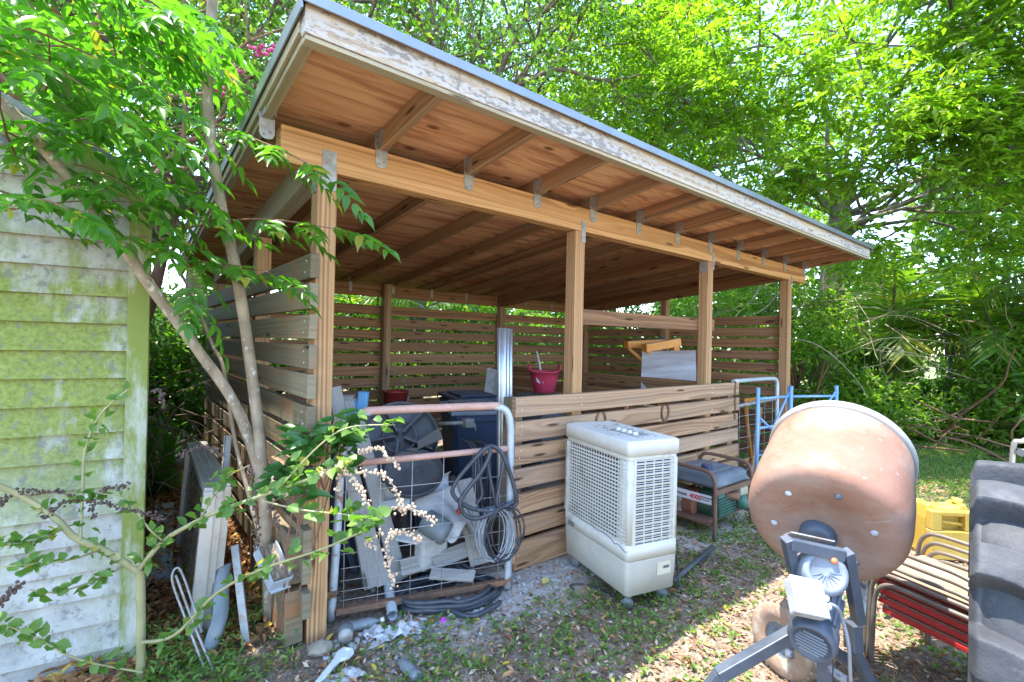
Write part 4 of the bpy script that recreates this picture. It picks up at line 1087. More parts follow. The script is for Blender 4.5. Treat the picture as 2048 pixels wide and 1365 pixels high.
mb = MB(); mb.bar((gx0, gy0, .10), (gx0, gy1, .10), .025, .02); mb.bar((gx1, gy0, .10), (gx1, gy1, .10), .025, .02); mb.bar((gx0, 2.0, .095), (gx1, 2.0, .095), .3, .008); mb.build('base_plate', RFR, gen)
def loc_stack(mb, c, secs):
    k = len(mb.v); stack(mb, secs)
    for i in range(k, len(mb.v)): mb.v[i] = mb.v[i] + Vector(c)
    return mb
hx, hy = .235, .20
mb = MB(); loc_stack(mb, (3.605, 2.0, 0), [(-hx, -hy, hx, hy, .04, .345), (-hx - .012, -hy - .012, hx + .012, hy + .012, .04, .362), (-hx - .012, -hy - .012, hx + .012, hy + .012, .04, .370), (-hx, -hy, hx, hy, .04, .375), (-hx, -hy, hx, hy, .045, .412), (-hx + .02, -hy + .02, hx - .02, hy - .02, .04, .432), (-hx + .04, -hy + .04, hx - .04, hy - .04, .03, .437)])
mb.build('fuel_tank', GENB, gen)
mb = MB(); loc_stack(mb, (3.605, 2.0, 0), [(-.15, -.12, .15, .12, .02, .434), (-.145, -.115, .145, .115, .02, .443)]); mb.build('tank_panel', GENB, gen)
mb = MB(); mb.lathe([(.0, .035), (.036, .034), (.042, .026), (.042, 0)], (3.51, 1.955, .442), (0, 0, 1), 12, smooth=False); mb.build('fuel_cap', BIN, gen)
mb = MB(); mb.lathe([(0, .003), (.055, .003), (.06, .0)], (3.68, 2.02, .443), (0, 0, 1), 20); mb.build('fuel_gauge', DRK, gen)
ALT = M_worn('faded_green_grey_housing', (0.30, 0.32, 0.28), (0.42, 0.43, 0.38), 6, 0.6, 0, (0.25, 0.12, 0.07), (0.58, 0.7), 6)
mb = MB(); loc_stack(mb, (3.52, 2.22, 0), [(-.11, -.11, .11, .09, .035, .06), (-.115, -.115, .115, .095, .035, .08), (-.115, -.115, .115, .095, .035, .235), (-.09, -.09, .09, .07, .03, .255)])
mb.build('alternator', ALT, gen)
mb = MB()
for k in range(6): mb.bar((3.42, 2.1045, .11 + k * .021), (3.50, 2.1045, .11 + k * .021), .004, .007)
mb.build('vent_slots', DRK, gen)
mb = MB()
for y in (2.17, 2.21): mb.lathe([(0, .003), (.016, .003), (.018, 0)], (3.4045, y, .12), (-1, 0, 0), 14)
mb.build('outlet', DRK, gen)
mb = MB(); mb.lathe([(.115, 0), (.118, .01), (.118, .09), (.115, .1)], (3.53, 2.115, .155), (0, -1, 0), 22, caps=True); mb.build('stator_ring', M_worn('rust_red_band', (0.28, 0.10, 0.06), (0.38, 0.16, 0.10), 8, 0.7), gen)
ENG = M_worn('engine_green_paint', (0.04, 0.12, 0.085), (0.07, 0.18, 0.13), 8, 0.5, 0, (0.2, 0.17, 0.14), (0.58, 0.72), 9)
mb = MB(); loc_stack(mb, (3.60, 1.93, 0), [(-.12, -.09, .12, .09, .02, .10), (-.12, -.09, .12, .09, .02, .22), (-.08, -.07, .08, .07, .02, .30)])
for k in range(6): mb.bar((3.47, 1.835 , .13 + k * .022), (3.73, 1.835, .13 + k * .022), .02, .006)
mb.build('engine_block', ENG, gen)
mb = MB(); mb.lathe([(0, .06), (.045, .055), (.055, .03), (.055, 0), (.045, -.02), (0, -.02)], (3.76, 1.82, .18), (.3, -.9, .2), 18); mb.build('recoil_cover', ENG, gen)
mb = MB()
prof = []
for k in range(7): prof += [(.032, k * .014), (.026, k * .014 + .007)]
mb.lathe([(0, 0)] + prof + [(0, .1)], (3.62, 1.86, .25), (.55, -.8, -.05), 14); mb.build('muffler', M_worn('rusted_muffler', (0.28, 0.12, 0.07), (0.40, 0.20, 0.12), 20, 0.8), gen)
mb = MB(); loc_stack(mb, (3.80, 1.86, 0), [(-.055, -.055, .055, .055, .02, .225), (-.06, -.06, .06, .06, .02, .24), (-.06, -.06, .06, .06, .02, .285), (-.05, -.05, .05, .05, .02, .30)])
mb.build('air_filter', M_worn('cream_filter_box', (0.42, 0.37, 0.26), (0.52, 0.47, 0.35), 7, 0.55), gen)
# name plate with lettering, faces the yard on the left
PLATE = M_worn('white_name_plate', (0.66, 0.66, 0.68), (0.76, 0.76, 0.78), 10, 0.5, 0, (0.45, 0.38, 0.32), (0.62, 0.75), 30)
mb = MB(); mb.bar((gx0 - .004, 2.185, .268), (gx0 - .004, gy0 + .012, .268), .006, .062); plate = mb.build('name_plate', PLATE, gen, bevel=.001)
def lettering(txt, size, y, z, mat, shear=0.2, bold=0.0):
    cu = bpy.data.curves.new('letters', 'FONT'); cu.body = txt; cu.size = size; cu.extrude = .0006; cu.shear = shear; cu.offset = bold
    ob = bpy.data.objects.new('letters', cu); COL.objects.link(ob)
    dg = bpy.context.evaluated_depsgraph_get(); me = bpy.data.meshes.new_from_object(ob.evaluated_get(dg)); bpy.data.objects.remove(ob)
    me.materials.clear()
    # text x -> -Y, text y -> +Z, faces -X
    me.transform(Matrix(((0, 0, -1, gx0 - .0078), (-1, 0, 0, y), (0, 1, 0, z), (0, 0, 0, 1))))
    return finish('lettering', me, mat, plate)
INK = M_worn('navy_ink', (0.02, 0.022, 0.035), (0.03, 0.035, 0.05), 10, 0.5)
INKR = M_worn('red_ink', (0.62, 0.03, 0.03), (0.7, 0.05, 0.05), 10, 0.5)
lettering('Powermate', .036, 2.175, .257, INK, .25, .0006)
lettering('4000', .048, 1.985, .252, INKR, .15, .0012)
lettering('POWERBASE', .0145, 1.885, .274, INK, .1, .0004)
lettering('Generator', .0135, 1.885, .258, INK, .1, .0004)

# ------------------------------------------------------------------ concrete mixer
DRUM = M_worn('sun_bleached_orange_drum', (0.235, 0.112, 0.070), (0.275, 0.145, 0.098), 3.2, 0.75, 0, (0.30, 0.205, 0.155), (0.40, 0.62), 3.0, stretch=(1, 1, 2.2), bump=.35)
MIXB = M_worn('charcoal_mixer_paint', (0.045, 0.058, 0.08), (0.085, 0.102, 0.13), 8, 0.45, 0, (0.30, 0.32, 0.35), (0.66, 0.78), 16)
SILV = M_worn('silver_gearbox_paint', (0.14, 0.165, 0.20), (0.215, 0.245, 0.285), 10, 0.5, 0.1, (0.20, 0.21, 0.23), (0.56, 0.7), 16)
CEM = M_worn('cement_splashed_grey', (0.36, 0.36, 0.37), (0.56, 0.56, 0.57), 14, 0.85, 0, (0.10, 0.11, 0.13), (0.5, 0.62), 12, bump=.4)
Bc = Vector((1.962, 0.657, 0.727)); Rc = Vector((2.395, 0.743, 0.911))
AX = (Rc - Bc).normalized(); LEN = (Rc - Bc).length
mix = thing('concrete_mixer', 'small electric concrete mixer with a tipped faded orange drum', 'concrete mixer', (Bc.x, Bc.y, 0))
mb = MB(); Rb, Rm = .275, .252
prof = [(0, .035), (.10, .03), (.125, .012), (.19, .004), (.215, .006), (.238, .02), (.251, .045), (.257, .09), (.260, .2), (.257, .33), (Rm, LEN - .02), (Rm - .006, LEN - .02), (.235, .3), (.225, .06), (0, .05)]
mb.lathe(prof, Bc, AX, 56); drum_o = mb.build('drum', DRUM, mix)
def scuffs():
    t = NT.__new__(NT); t.t = DRUM.node_tree
    b = [n for n in t.t.nodes if n.type == 'BSDF_PRINCIPLED'][0]; old = b.inputs['Base Color'].links[0].from_socket
    uv = t.n('ShaderNodeUVMap').outputs[0]
    a = t.noise(t.mapping(uv, (7, 90, 1)), 1.0, 4, .7, .5); pch = t.noise(t.mapping(uv, (5, 7, 1), (3, 1, 0)), 1.0, 3, .6)
    k = t.math('MULTIPLY', t.ramp(a, [(0.56, 0.0), (0.64, .55)]), t.ramp(pch, [(0.42, 0.0), (0.6, 1.0)]))
    c = t.mix(k, old, (0.12, 0.08, 0.07))
    d = t.noise(t.mapping(uv, (60, 34, 1)), 1.0, 3, .6)
    c = t.mix(t.ramp(d, [(0.66, 0.0), (0.70, .6)]), c, (0.34, 0.30, 0.27))
    t.t.links.new(c, b.inputs['Base Color'])
scuffs()
mb = MB(); mb.lathe([(Rm - .005, LEN - .03), (Rm + .003, LEN - .03), (Rm + .012, LEN - .018), (Rm + .013, LEN + .004), (Rm + .004, LEN + .012), (Rm - .008, LEN + .008), (Rm - .01, LEN - .03)], Bc, AX, 56)
mb.build('drum_rim', M_worn('grey_rim_rubber', (0.22, 0.205, 0.19), (0.32, 0.30, 0.28), 10, 0.6), mix)
Rv = Vector(tuple(r3)); Uv = Vector(tuple(u3)); Fv = Vector(tuple(f2))
xd = (Rv - AX * Rv.dot(AX)).normalized(); yd = AX.cross(xd)
if yd.z < 0: yd = -yd
for k in range(6):
    a = 2 * PI * k / 6 + .45; q = Bc + (xd * math.cos(a) + yd * math.sin(a)) * .155 + AX * .006
    mb = MB(); mb.lathe([(0, .006), (.008, .005), (.011, .002), (.012, 0)], q, -AX, 14); mb.build('drum_bolt', CEM, mix)
mb = MB(); mb.lathe([(0, .014), (.040, .014), (.050, .010), (.058, .002), (.060, -.03)], Bc - yd * .055, -AX, 28); mb.build('hub', MIXB, mix)
# yoke: a bent square tube frame carrying the gearbox
yl, yr = Vector((1.674, 0.658, 0.746)), Vector((1.801, 0.530, 0.717)); 
dn = (Vector((1.904, 0.525, 0.486)) - yr)
mb = MB(); ac = (yr - yl).normalized()
mb.bar(yl + ac * .01, yr - ac * .01, .036, .034, -Fv); mb.build('yoke_bar', MIXB, mix, bevel=.003)
mb = MB(); mb.bar(yl + Uv * .014, yl + dn * .62 + Rv * .006, .028, .036, -Fv); mb.build('yoke_arm', MIXB, mix, bevel=.003)
mb = MB(); mb.bar(yr + Uv * .014, yr + dn * 1.05, .030, .036, -Fv); mb.build('yoke_arm', MIXB, mix, bevel=.003)
mb = MB(); mb.bar(yl + ac * .02 + Uv * .022 + Fv * .03, yr - ac * .03 + Uv * .022 + Fv * .03, .004, .05, Uv * .6 - Fv); mb.build('weather_flap', GALV, mix)
# gearbox
gc = Vector((1.759, 0.590, 0.652)); gax = (-Fv * .80 + Uv * .45 - Rv * .1).normalized()
mb = MB(); mb.lathe([(.066, -.07), (.070, -.05), (.070, .03), (.064, .045), (.050, .050), (.046, .042), (0, .038)], gc, gax, 30); mb.build('gearbox', SILV, mix)
mb = MB(); gx = (Rv - gax * Rv.dot(gax)).normalized(); gy = gax.cross(gx)
for k in range(8):
    a = PI + PI * (k + .5) / 8; e = gx * math.cos(a) + gy * math.sin(a)
    mb.bar(gc + gax * .040 + e * .012, gc + gax * .040 + e * .044, .0035, .006, gax)
mb.build('gearbox_ribs', SILV, mix)
mb = MB(); q = gc + gax * .05 + gx * .03 + (gy if gy.z > 0 else -gy) * .03; mb.lathe([(0, .008), (.008, .008), (.010, 0)], q, gax, 10); mb.build('filler_plug', M_worn('orange_plug', (0.55, 0.16, 0.05), (0.6, 0.2, 0.07), 10, 0.5), mix)
# motor: cylinder hanging below the gearbox, fan cowl at its foot
m0 = Vector((1.886, 0.616, 0.549)); m1 = Vector((1.641, 0.571, 0.476)); md = (m1 - m0).normalized(); ml = (m1 - m0).length
mb = MB(); mb.lathe([(0, 0), (.052, 0), (.055, .01), (.055, ml - .055)], m0, md, 26)
for k in range(18):
    a = 2 * PI * k / 18; o = md.orthogonal().normalized(); o.rotate(Matrix.Rotation(a, 3, md)); mb.bar(m0 + md * .02 + o * .056, m0 + md * (ml - .06) + o * .056, .003, .008, o)
mb.build('motor_body', SILV, mix)
mb = MB(); mb.lathe([(.060, ml - .07), (.066, ml - .066), (.068, ml - .02), (.062, ml - .004), (.054, ml + .0), (.052, ml - .006), (0, ml - .006)], m0, md, 32); cowl = mb.build('fan_cowl', MIXB, mix)
mb = MB(); ox = (Rv - md * Rv.dot(md)).normalized(); oy = md.cross(ox)
for k in range(-3, 4):
    hw = math.sqrt(max(.0, .043 ** 2 - (k * .011) ** 2)); e = m0 + md * (ml - .0045) + oy * (k * .011)
    mb.bar(e - ox * hw, e + ox * hw, .0045, .004, md)
mb.build('cowl_slots', SILV, cowl)
jc = Vector((1.632, 0.583, 0.613)); jx = (Rv * .95 - Uv * .22 + Fv * .05).normalized(); jn = (-Fv * .72 + Uv * .62 - Rv * .05).normalized(); jy = jn.cross(jx)
mb = MB(); mb.bar(jc - jx * .050, jc + jx * .050, .10, .045, jn); mb.build('junction_box', M_worn('cement_grey_box', (0.24, 0.25, 0.265), (0.34, 0.35, 0.365), 40, 0.7, 0, (0.17, 0.175, 0.185), (0.58, 0.7), 30), mix, bevel=.005)
mb = MB(); mb.bar(jc - jx * .053 + jn * .024, jc + jx * .053 + jn * .024, .106, .006, jn); mb.build('box_lid', M_worn('pale_grey_lid', (0.22, 0.23, 0.245), (0.32, 0.33, 0.34), 40, 0.7, 0, (0.20, 0.205, 0.215), (0.6, 0.7), 26), mix, bevel=.003)
for s in (-.010, .014):
    mb = MB(); mb.lathe([(.008, 0), (.010, .004), (.010, .02), (.007, .026), (0, .027)], jc + jx * .052 + jy * s - jn * .006, jx, 12); mb.build('cable_gland', WHITEP, mix)
mb = MB(); mb.tube(spline([jc + jx * .075 - jn * .005, jc + jx * .10 - Uv * .01, (1.748, 0.522, 0.537), (1.764, 0.510, 0.460), (1.793, 0.513, 0.371), (1.832, 0.521, 0.301)], 6), .0055, 7); mb.build('power_lead', M_worn('grey_lead', (0.2, 0.22, 0.25), (0.3, 0.32, 0.35), 8, 0.5), mix)
# stand
mb = MB(); mb.bar((1.779, 0.652, 0.438), (1.551, 0.811, 0.290), .038, .038); mb.bar((1.556, 0.807, 0.295), (1.527, 0.845, 0.216), .036, .036); mb.build('front_leg', MIXB, mix, bevel=.003)
mb = MB(); mb.bar((1.890, 0.615, 0.363), (1.968, 0.631, -0.008), .045, .045); mb.build('column', MIXB, mix, bevel=.003)
mb = MB(); mb.bar((1.961, 0.557, 0.441), (1.967, 0.553, 0.348), .05, .035); mb.bar((1.967, 0.553, 0.348), (2.096, 0.502, 0.117), .036, .030); mb.build('side_strut', MIXB, mix, bevel=.003)
mb = MB(); mb.bar((1.949, 0.618, 0.335), (2.229, 0.497, 0.096), .03, .03); mb.build('rear_strut', MIXB, mix, bevel=.003)
mb = MB(); mb.bar((2.208, 0.602, 0.488), (2.141, 0.592, 0.382), .045, .012); mb.bar((2.141, 0.592, 0.382), (2.050, 0.589, 0.366), .045, .012); mb.build('drum_bracket', CEM, mix, bevel=.002)
mb = MB(); mb.tube(spline([(2.154, 0.840, 0.124), (2.160, 0.771, 0.130), (2.143, 0.695, 0.144), (2.124, 0.607, 0.142)], 4), .016, 8); mb.build('axle', CEM, mix)
mb = MB(); mb.tube([(2.115, 0.743, 0.246), (2.139, 0.749, 0.116)], .018, 8); mb.build('axle_post', M_worn('tan_post', (0.4, 0.35, 0.28), (0.5, 0.45, 0.37), 8, 0.7), mix)
WT = M_worn('tan_dirty_tyre', (0.28, 0.18, 0.125), (0.38, 0.26, 0.19), 8, 0.9, 0, (0.48, 0.41, 0.33), (0.5, 0.65), 14, bump=.4)
wc = Vector((2.204, 0.864, 0.093)); wc.z = .150; wa = (Rv * .93 + Fv * .36 - Uv * .0).normalized(); wa.z = 0; wa.normalize()
wh = MB(); wh.lathe([(.07, -.035), (.10, -.045), (.135, -.042), (.150, -.025), (.153, 0), (.150, .025), (.135, .042), (.10, .045), (.07, .035), (.07, -.035)], wc, wa, 36); 
for k in range(30):
    a = 2 * PI * k / 30; o = Vector((0, 0, 1)); o.rotate(Matrix.Rotation(a, 3, wa))
    for s in (-1, 1): wh.bar(wc + o * .152 + wa * s * .004, wc + o * .150 + wa * s * .032, .012, .008, o)
wo_ = wh.build('wheel', WT, mix)
mb = MB(); mb.lathe([(0, -.02), (.03, -.02), (.035, -.01), (.068, -.006), (.071, -.03), (.071, .03), (.068, .006), (.03, .01), (0, .03)], wc, wa, 24); mb.build('rim', SILV, wo_)

# ------------------------------------------------------------------ big tractor tyre
TYRE = M_worn('dusty_black_tyre_rubber', (0.028, 0.031, 0.037), (0.060, 0.064, 0.072), 9, 0.7, 0, (0.095, 0.10, 0.108), (0.52, 0.72), 6, bump=.6, bumpscale=60)
TR_, TWD = .49, .44
tn = Vector((.139, -.99, 0)).normalized(); tr_ = Vector((.99, .139, 0)).normalized(); tz = Vector((0, 0, 1))
tc0 = Vector((2.215, .322, .483)) + tn * 0.022
ty = thing('tractor_tyre', 'big dusty black tractor tyre with chunky lugs standing at the right edge', 'tyre', (tc0.x, tc0.y, 0))
mb = MB(); prof = [(.26, .06), (.30, .02), (.38, .0), (.43, .01), (.452, .04), (.462, .1), (.466, .22), (.462, .34), (.452, .40), (.43, .43), (.38, .44), (.30, .42), (.26, .38), (.26, .06)]
mb.lathe(prof, tc0, tn, 64); mb.build('carcass', TYRE, ty)
def tp(a, w_, r): return tc0 + tn * w_ + (tr_ * math.cos(a) + tz * math.sin(a)) * r
NL = 13
def smooth(x): x = max(0.0, min(1.0, x)); return x * x * (3 - 2 * x)
def tread(u, v):
    a = 2 * PI * u; wv = -.004 + .448 * v
    cen = abs(v - .5) * 2
    ph = (a * NL / (2 * PI) + .30 * cen + .10 * math.sin(v * 7) + .03 * mnoise.noise(Vector((math.cos(a) * 4, math.sin(a) * 4, v * 3)))) % 1.0
    p = smooth((ph - .04) / .17) * smooth((.64 - ph) / .075)
    edge = smooth(v / .035) * smooth((1 - v) / .035)
    h = .435 + .085 * p + .012 * math.sin(v * PI) - (.05 * (1 - edge))
    h += .003 * mnoise.noise(Vector((a * 9, v * 11, 1.0)))
    return tp(a, wv, h)
mb = MB(); mb.grid(tread, 760, 70); mb.build('tread', TYRE, ty)
# ------------------------------------------------------------------ stacked chairs
CH_R = M_worn('glossy_red_seat_edge', (0.36, 0.022, 0.022), (0.50, 0.045, 0.04), 8, 0.35)
CH_T = M_worn('tan_seat_top', (0.27, 0.19, 0.12), (0.36, 0.27, 0.18), 5, 0.8, 0, (0.30, 0.2, 0.13), (0.6, 0.7), 20)
CH_F = M_worn('grey_brown_chair_tube', (0.15, 0.125, 0.105), (0.25, 0.22, 0.19), 8, 0.45, 0.3)
cdir = Vector((-.31, -.95, 0)).normalized(); cside = Vector((.95, -.31, 0)).normalized()
def chair_proto():
    ch = thing('stacking_chair', 'c', 'chair', (0, 0, 0), 0, 'red stacking chairs piled beside the mixer')
    for s in (0.0, .40):
        mb = MB(); pts = [(0, s, 0), (.004, s, .22), (.012, s, .35), (.045, s, .405), (.10, s, .42), (.24, s, .42), (.36, s, .42), (.43, s, .40), (.455, s, .34), (.46, s, .2), (.465, s, 0)]
        mb.tube(spline(pts, 4), .0095, 8); mb.build('side_frame', CH_F, ch, False)
    mb = MB(); mb.bar((.03, .20, .295), (.42, .20, .295), .375, .026); mb.build('seat', CH_R, ch, False, bevel=.006)
    mb = MB(); mb.bar((.04, .20, .3095), (.41, .20, .3095), .355, .004); mb.build('seat_pad', CH_T, ch, False, bevel=.001)
    mb = MB(); mb.tube([(.40, .01, .30), (.40, .39, .30)], .008, 6); mb.build('cross_tube', CH_F, ch, False)
    mb = MB(); mb.tube([(.06, .01, .28), (.06, .39, .28)], .008, 6); mb.build('cross_tube', CH_F, ch, False)
    return ch
proto = chair_proto()
cb = Vector((2.60, .665, 0)); rz = math.atan2(cdir.y, cdir.x)
chl = ['red stacking chair at the bottom of the pile, its legs on the leaf litter', 'second red chair from the bottom of the pile by the mixer', 'red chair in the middle of the pile by the mixer', 'fourth red chair up in the pile, just under the topmost one', 'topmost red chair of the pile with leaves on its tan seat']
Cm = Matrix.Rotation(rz, 4, 'Z')
for k in range(5):
    o = proto if k == 0 else copy_tree(proto)
    o.location = cb + Vector((0, 0, -.05 + .034 * k + .0)) + cside * (.010 * k) - cdir * (.020 * k)
    o.rotation_euler = (0, 0, rz)
    o['label'] = chl[k]
bpy.context.view_layer.update()

# ------------------------------------------------------------------ yellow jerry can
YEL = M_worn('dusty_yellow_can', (0.50, 0.31, 0.035), (0.60, 0.42, 0.09), 5, 0.5, 0, (0.48, 0.38, 0.19), (0.58, 0.75), 9)
cq = Vector((4.365, 0.728, 0.034))
can = thing('jerry_can', 'yellow plastic jerry can behind the pile of red chairs', 'jerry can', (cq.x, cq.y, 0), -.75)
can.scale = (1.05, 1.05, 1.0)
mb = MB()
out = [(-.135, .01), (-.125, 0), (.125, 0), (.135, .01), (.135, .25), (.122, .33), (.105, .352), (.085, .345), (.07, .325), (-.07, .325), (-.088, .348), (-.108, .352), (-.124, .335), (-.135, .25)]
mb.prism(out, (0, -.03, 0), (1, 0, 0), (0, 0, 1), (0, .12, 0))
for lo, hi in (((-.135, -.085, 0), (.135, -.0305, .19)), ((-.133, -.083, .1905), (-.07, -.0305, .318)), ((.068, -.083, .1905), (.133, -.0305, .318)), ((-.0695, -.08, .285), (.0675, -.0305, .318))): mb.box(lo, hi)
mb.build('body', YEL, can, False, bevel=.016)
mb = MB(); mb.tube([(-.065, -.06, .245), (.065, -.06, .23)], .012, 8); mb.build('carry_handle', YEL, can, False)
mb = MB(); mb.lathe([(.026, 0), (.028, .03), (.02, .034), (0, .034)], (.10, .03, .345), (.2, 0, 1), 14); mb.build('cap', YEL, can, False)

# tubular frame at the far right
TUBE = M_worn('brushed_cream_tube', (0.5, 0.47, 0.42), (0.62, 0.6, 0.56), 8, 0.3, 0.7)
tf = thing('metal_chair', 'cream tubular metal chair frame with a dark arm pad at the far right edge', 'chair', (3.9, .25, 0))
for s in (0, .42):
    a = Vector((3.717, 0.345, 0.898)) + Vector((.55, .1, 0)) * s * .0 + Vector((.78, -.63, 0)) * s; 
    mb = MB(); mb.tube(spline([(a.x, a.y, 0), (a.x, a.y, .5), (a.x, a.y, .86), tuple(a + Vector((.03, -.03, .005))), tuple(a + Vector((.3, -.1, .0))), (a.x + .36, a.y - .12, .5), (a.x + .38, a.y - .12, 0)], 4), .012, 8); mb.build('side_frame', TUBE, tf)
a = Vector((3.679, 0.312, 0.851)); mb = MB(); mb.tube([a, a + Vector((.32, -.12, -.01))], .02, 10); mb.build('arm_pad', DRK, tf)
mb = MB(); a = Vector((3.717, 0.345, 0.898)); mb.bar((a.x + .18, a.y + .0, .45), (a.x + .5, a.y - .3, .45), .34, .03); mb.build('seat', DRK, tf)

# ------------------------------------------------------------------ blue scaffold frames and second gate
BLU = M_worn('sky_blue_scaffold_paint', (0.17, 0.33, 0.55), (0.26, 0.43, 0.64), 7, 0.5, 0.1, (0.36, 0.36, 0.38), (0.62, 0.74), 16)
def scaff(org, rz, label, tall):
    s = thing('blue_scaffold', label, 'scaffold', org, rz, 'light blue scaffold frames right of the low wall')
    W_ = .56
    for x in (0, W_):
        mb = MB(); mb.tube([(x, 0, 0), (x, 0, tall)], .017, 9); mb.build('post', BLU, s, False)
    for z in (tall - .10, .66, .42, .06):
        mb = MB(); mb.tube([(.015, 0, z), (W_ - .015, 0, z)], .0125, 8); mb.build('cross_tube', BLU, s, False)
    mb = MB(); mb.tube([(.03, -.005, tall - .27), (W_ * .46, -.005, tall - .40)], .011, 7); mb.build('brace', BLU, s, False)
    mb = MB(); mb.tube([(W_ - .02, -.005, tall - .06), (W_ * .47, -.005, tall - .37), (W_ * .48, -.005, .43)], .011, 7); mb.build('brace', BLU, s, False)
    mb = MB(); mb.tube([(.02, -.005, .25), (W_ * .25, -.01, .41)], .011, 7); mb.build('brace', BLU, s, False)
    return s
s1 = scaff((4.408, 1.990, 0.032)[:2] + (0.0,), math.radians(-4), 'light blue scaffold frame nearest the low wall with a Y shaped brace', 1.02)
mb = MB(); mb.bar((.03, -.17, .455), (.50, -.17, .455), .34, .018); mb.build('platform', GENB, s1, False, bevel=.003)
s2 = scaff((4.95, 1.93, 0), math.radians(-22), 'light blue scaffold frame behind the mixer drum against the greenery', 1.02)
mb = MB(); g2 = thing('tube_gate', 'pale tubular gate with wire mesh closing the gap right of the low wall', 'gate', (5.1, 2.31, 0))
mb.tube(spline([(4.60, 2.31, 1.045), (5.0, 2.31, 1.05), (5.46, 2.31, 1.048), (5.535, 2.31, 1.02), (5.56, 2.31, .95), (5.562, 2.31, .5), (5.562, 2.31, .02)], 5), .021, 10); mb.build('frame', M_worn('pale_grey_tube', (0.46, 0.48, 0.50), (0.58, 0.6, 0.62), 8, 0.45, 0.3), g2)
mb = MB(); mb.tube([(4.60, 2.31, .80), (5.54, 2.31, .83)], .018, 9); mb.build('middle_rail', GALV, g2)
mb = MB(); mb.tube([(4.60, 2.31, .06), (5.54, 2.31, .06)], .016, 9); mb.build('bottom_rail', GALV, g2)
mb = MB()
for z in (.16, .27, .38, .49, .60, .70): mb.tube([(4.6, 2.305, z), (5.54, 2.305, z)], .0025, 5)
for x in (4.72, 4.90, 5.08, 5.26, 5.44): mb.tube([(x, 2.303, .06), (x, 2.303, .82)], .0025, 5)
mb.build('wire_mesh', MESHM, g2)
ORA = M_worn('orange_steel_paint', (0.62, 0.22, 0.03), (0.76, 0.32, 0.05), 7, 0.45, 0, (0.5, 0.3, 0.16), (0.68, 0.8), 18)
op = thing('scaffold_upright', 'orange steel upright with punched end plates behind the pale tube gate', 'scaffold upright', (4.75, 2.5, 0))
mb = MB(); mb.tube([(5.490, 2.620, 0.761), (5.414, 2.500, 0.123)], .020, 9); mb.build('tube', ORA, op)
for (u, p) in ((0, (5.480, 2.560, 0.784)), (1, (5.292, 2.460, 0.163))):
    mb = MB(); p = Vector(p); mb.box(p - Vector((.13, .006, .032)), p + Vector((.13, .006, .032)))
    mb.m = 1
    for dx in (-.10, -.05, .05, .10): mb.lathe([(0, .001), (.010, .001)], p + Vector((dx, -.0065, .0)), (0, -1, 0), 8)
    mb.build('end_plate', [ORA, DRK], op)
op = thing('scaffold_upright', 'orange steel upright standing behind the low wall near post three', 'scaffold upright', (4.5, 2.6, 0))
mb = MB(); mb.tube([(4.804, 2.550, 0.910), (4.869, 2.550, 0.006)], .02, 9); mb.build('tube', ORA, op)
mb = MB(); mb.tube([(3.121, 2.420, 0.920), (3.134, 2.420, 0.546)], .018, 8); tag(mb.build('orange_rod', M_worn('salmon_rod', (0.6, 0.22, 0.12), (0.7, 0.3, 0.18), 9, 0.5)), 'salmon orange rod showing through the low wall above a horseshoe', 'rod')
plank((5.479, 2.450, 0.725), (5.180, 2.400, -0.217), .09, .02, 'pale plank leaning behind the pale tube gate', mat=W_KNEE, up=(0, -1, .1))
plank((5.803, 2.400, 0.569), (5.655, 2.360, -0.239), .07, .02, 'brown plank leaning against the right corner post', mat=W_SLAT, up=(0, -1, .1))

# orange folding trestle and peeling board in the right bay
ob = thing('folding_trestle', 'bright orange folding steel trestle standing above the peeling plywood board', 'trestle', (4.9, 3.3, 0))
def ot(u0, v0, u1, v1, w_, h_, d): pass
for pts, w_ in ((((4.290, 3.349, 1.375), (4.775, 3.214, 1.408)), .075), (((4.317, 3.135, 1.342), (4.777, 3.020, 1.416)), .085)):
    mb = MB(); mb.bar(pts[0], pts[1], w_, w_); mb.build('top_bar', ORA, ob, bevel=.004)
for a, b, w_ in (((4.316, 3.328, 1.333), (4.413, 3.123, 1.142), .03), ((4.342, 3.114, 1.311), (4.417, 2.991, 1.174), .03), ((4.656, 3.183, 1.340), (4.667, 3.176, 0.997), .06), ((4.712, 3.009, 1.387), (4.754, 2.977, 0.955), .06), ((4.718, 3.068, 1.376), (4.747, 3.047, 1.004), .02), ((4.566, 3.255, 1.326), (4.573, 3.252, 0.939), .02)):
    mb = MB(); mb.bar(a, b, w_, .03, -Fv); mb.build('leg', ORA, ob, bevel=.003)
for a, b in (((4.667, 3.176, 1.008), (4.696, 3.158, 0.197)), ((4.754, 2.977, 0.966), (4.795, 2.949, 0.224))):
    mb = MB(); mb.bar(a, b, .05, .03, -Fv); mb.build('leg', ORA, ob)
mb = MB(); pb = Vector((4.290, 3.157, 1.236)); pt = Vector((4.545, 2.694, 1.263)); pd = Vector((4.443, 2.585, 1.007)) - pt
PEEL = M_wood('peeling_white_board', (0.20, 0.14, 0.11), (0.34, 0.25, 0.20), grey=1.0, greycol=(0.66, 0.66, 0.70), rings=20, knots=0, thr=.46)
mid0, mid1 = (pb + pd * .5), (pt + pd * .5)
mb.bar(mid0, mid1, .018, pd.length * 1.5, pd * -1); tag(mb.build('plywood_board', PEEL, None), 'plywood board with peeling white paint propped under the orange trestle', 'board')
mb = MB(); p = Vector((5.119, 3.451, 1.387))
for k in range(3): mb.tube([p + Vector((.05 * math.cos(t), .05 * math.sin(t) * .8, .06 * math.sin(t) + .02 * k)) for t in [2 * PI * q / 14 for q in range(14)]], .012, 6, closed=True)
tag(mb.build('webbing', WIREB), 'tangled black webbing hung on the middle right post', 'webbing')
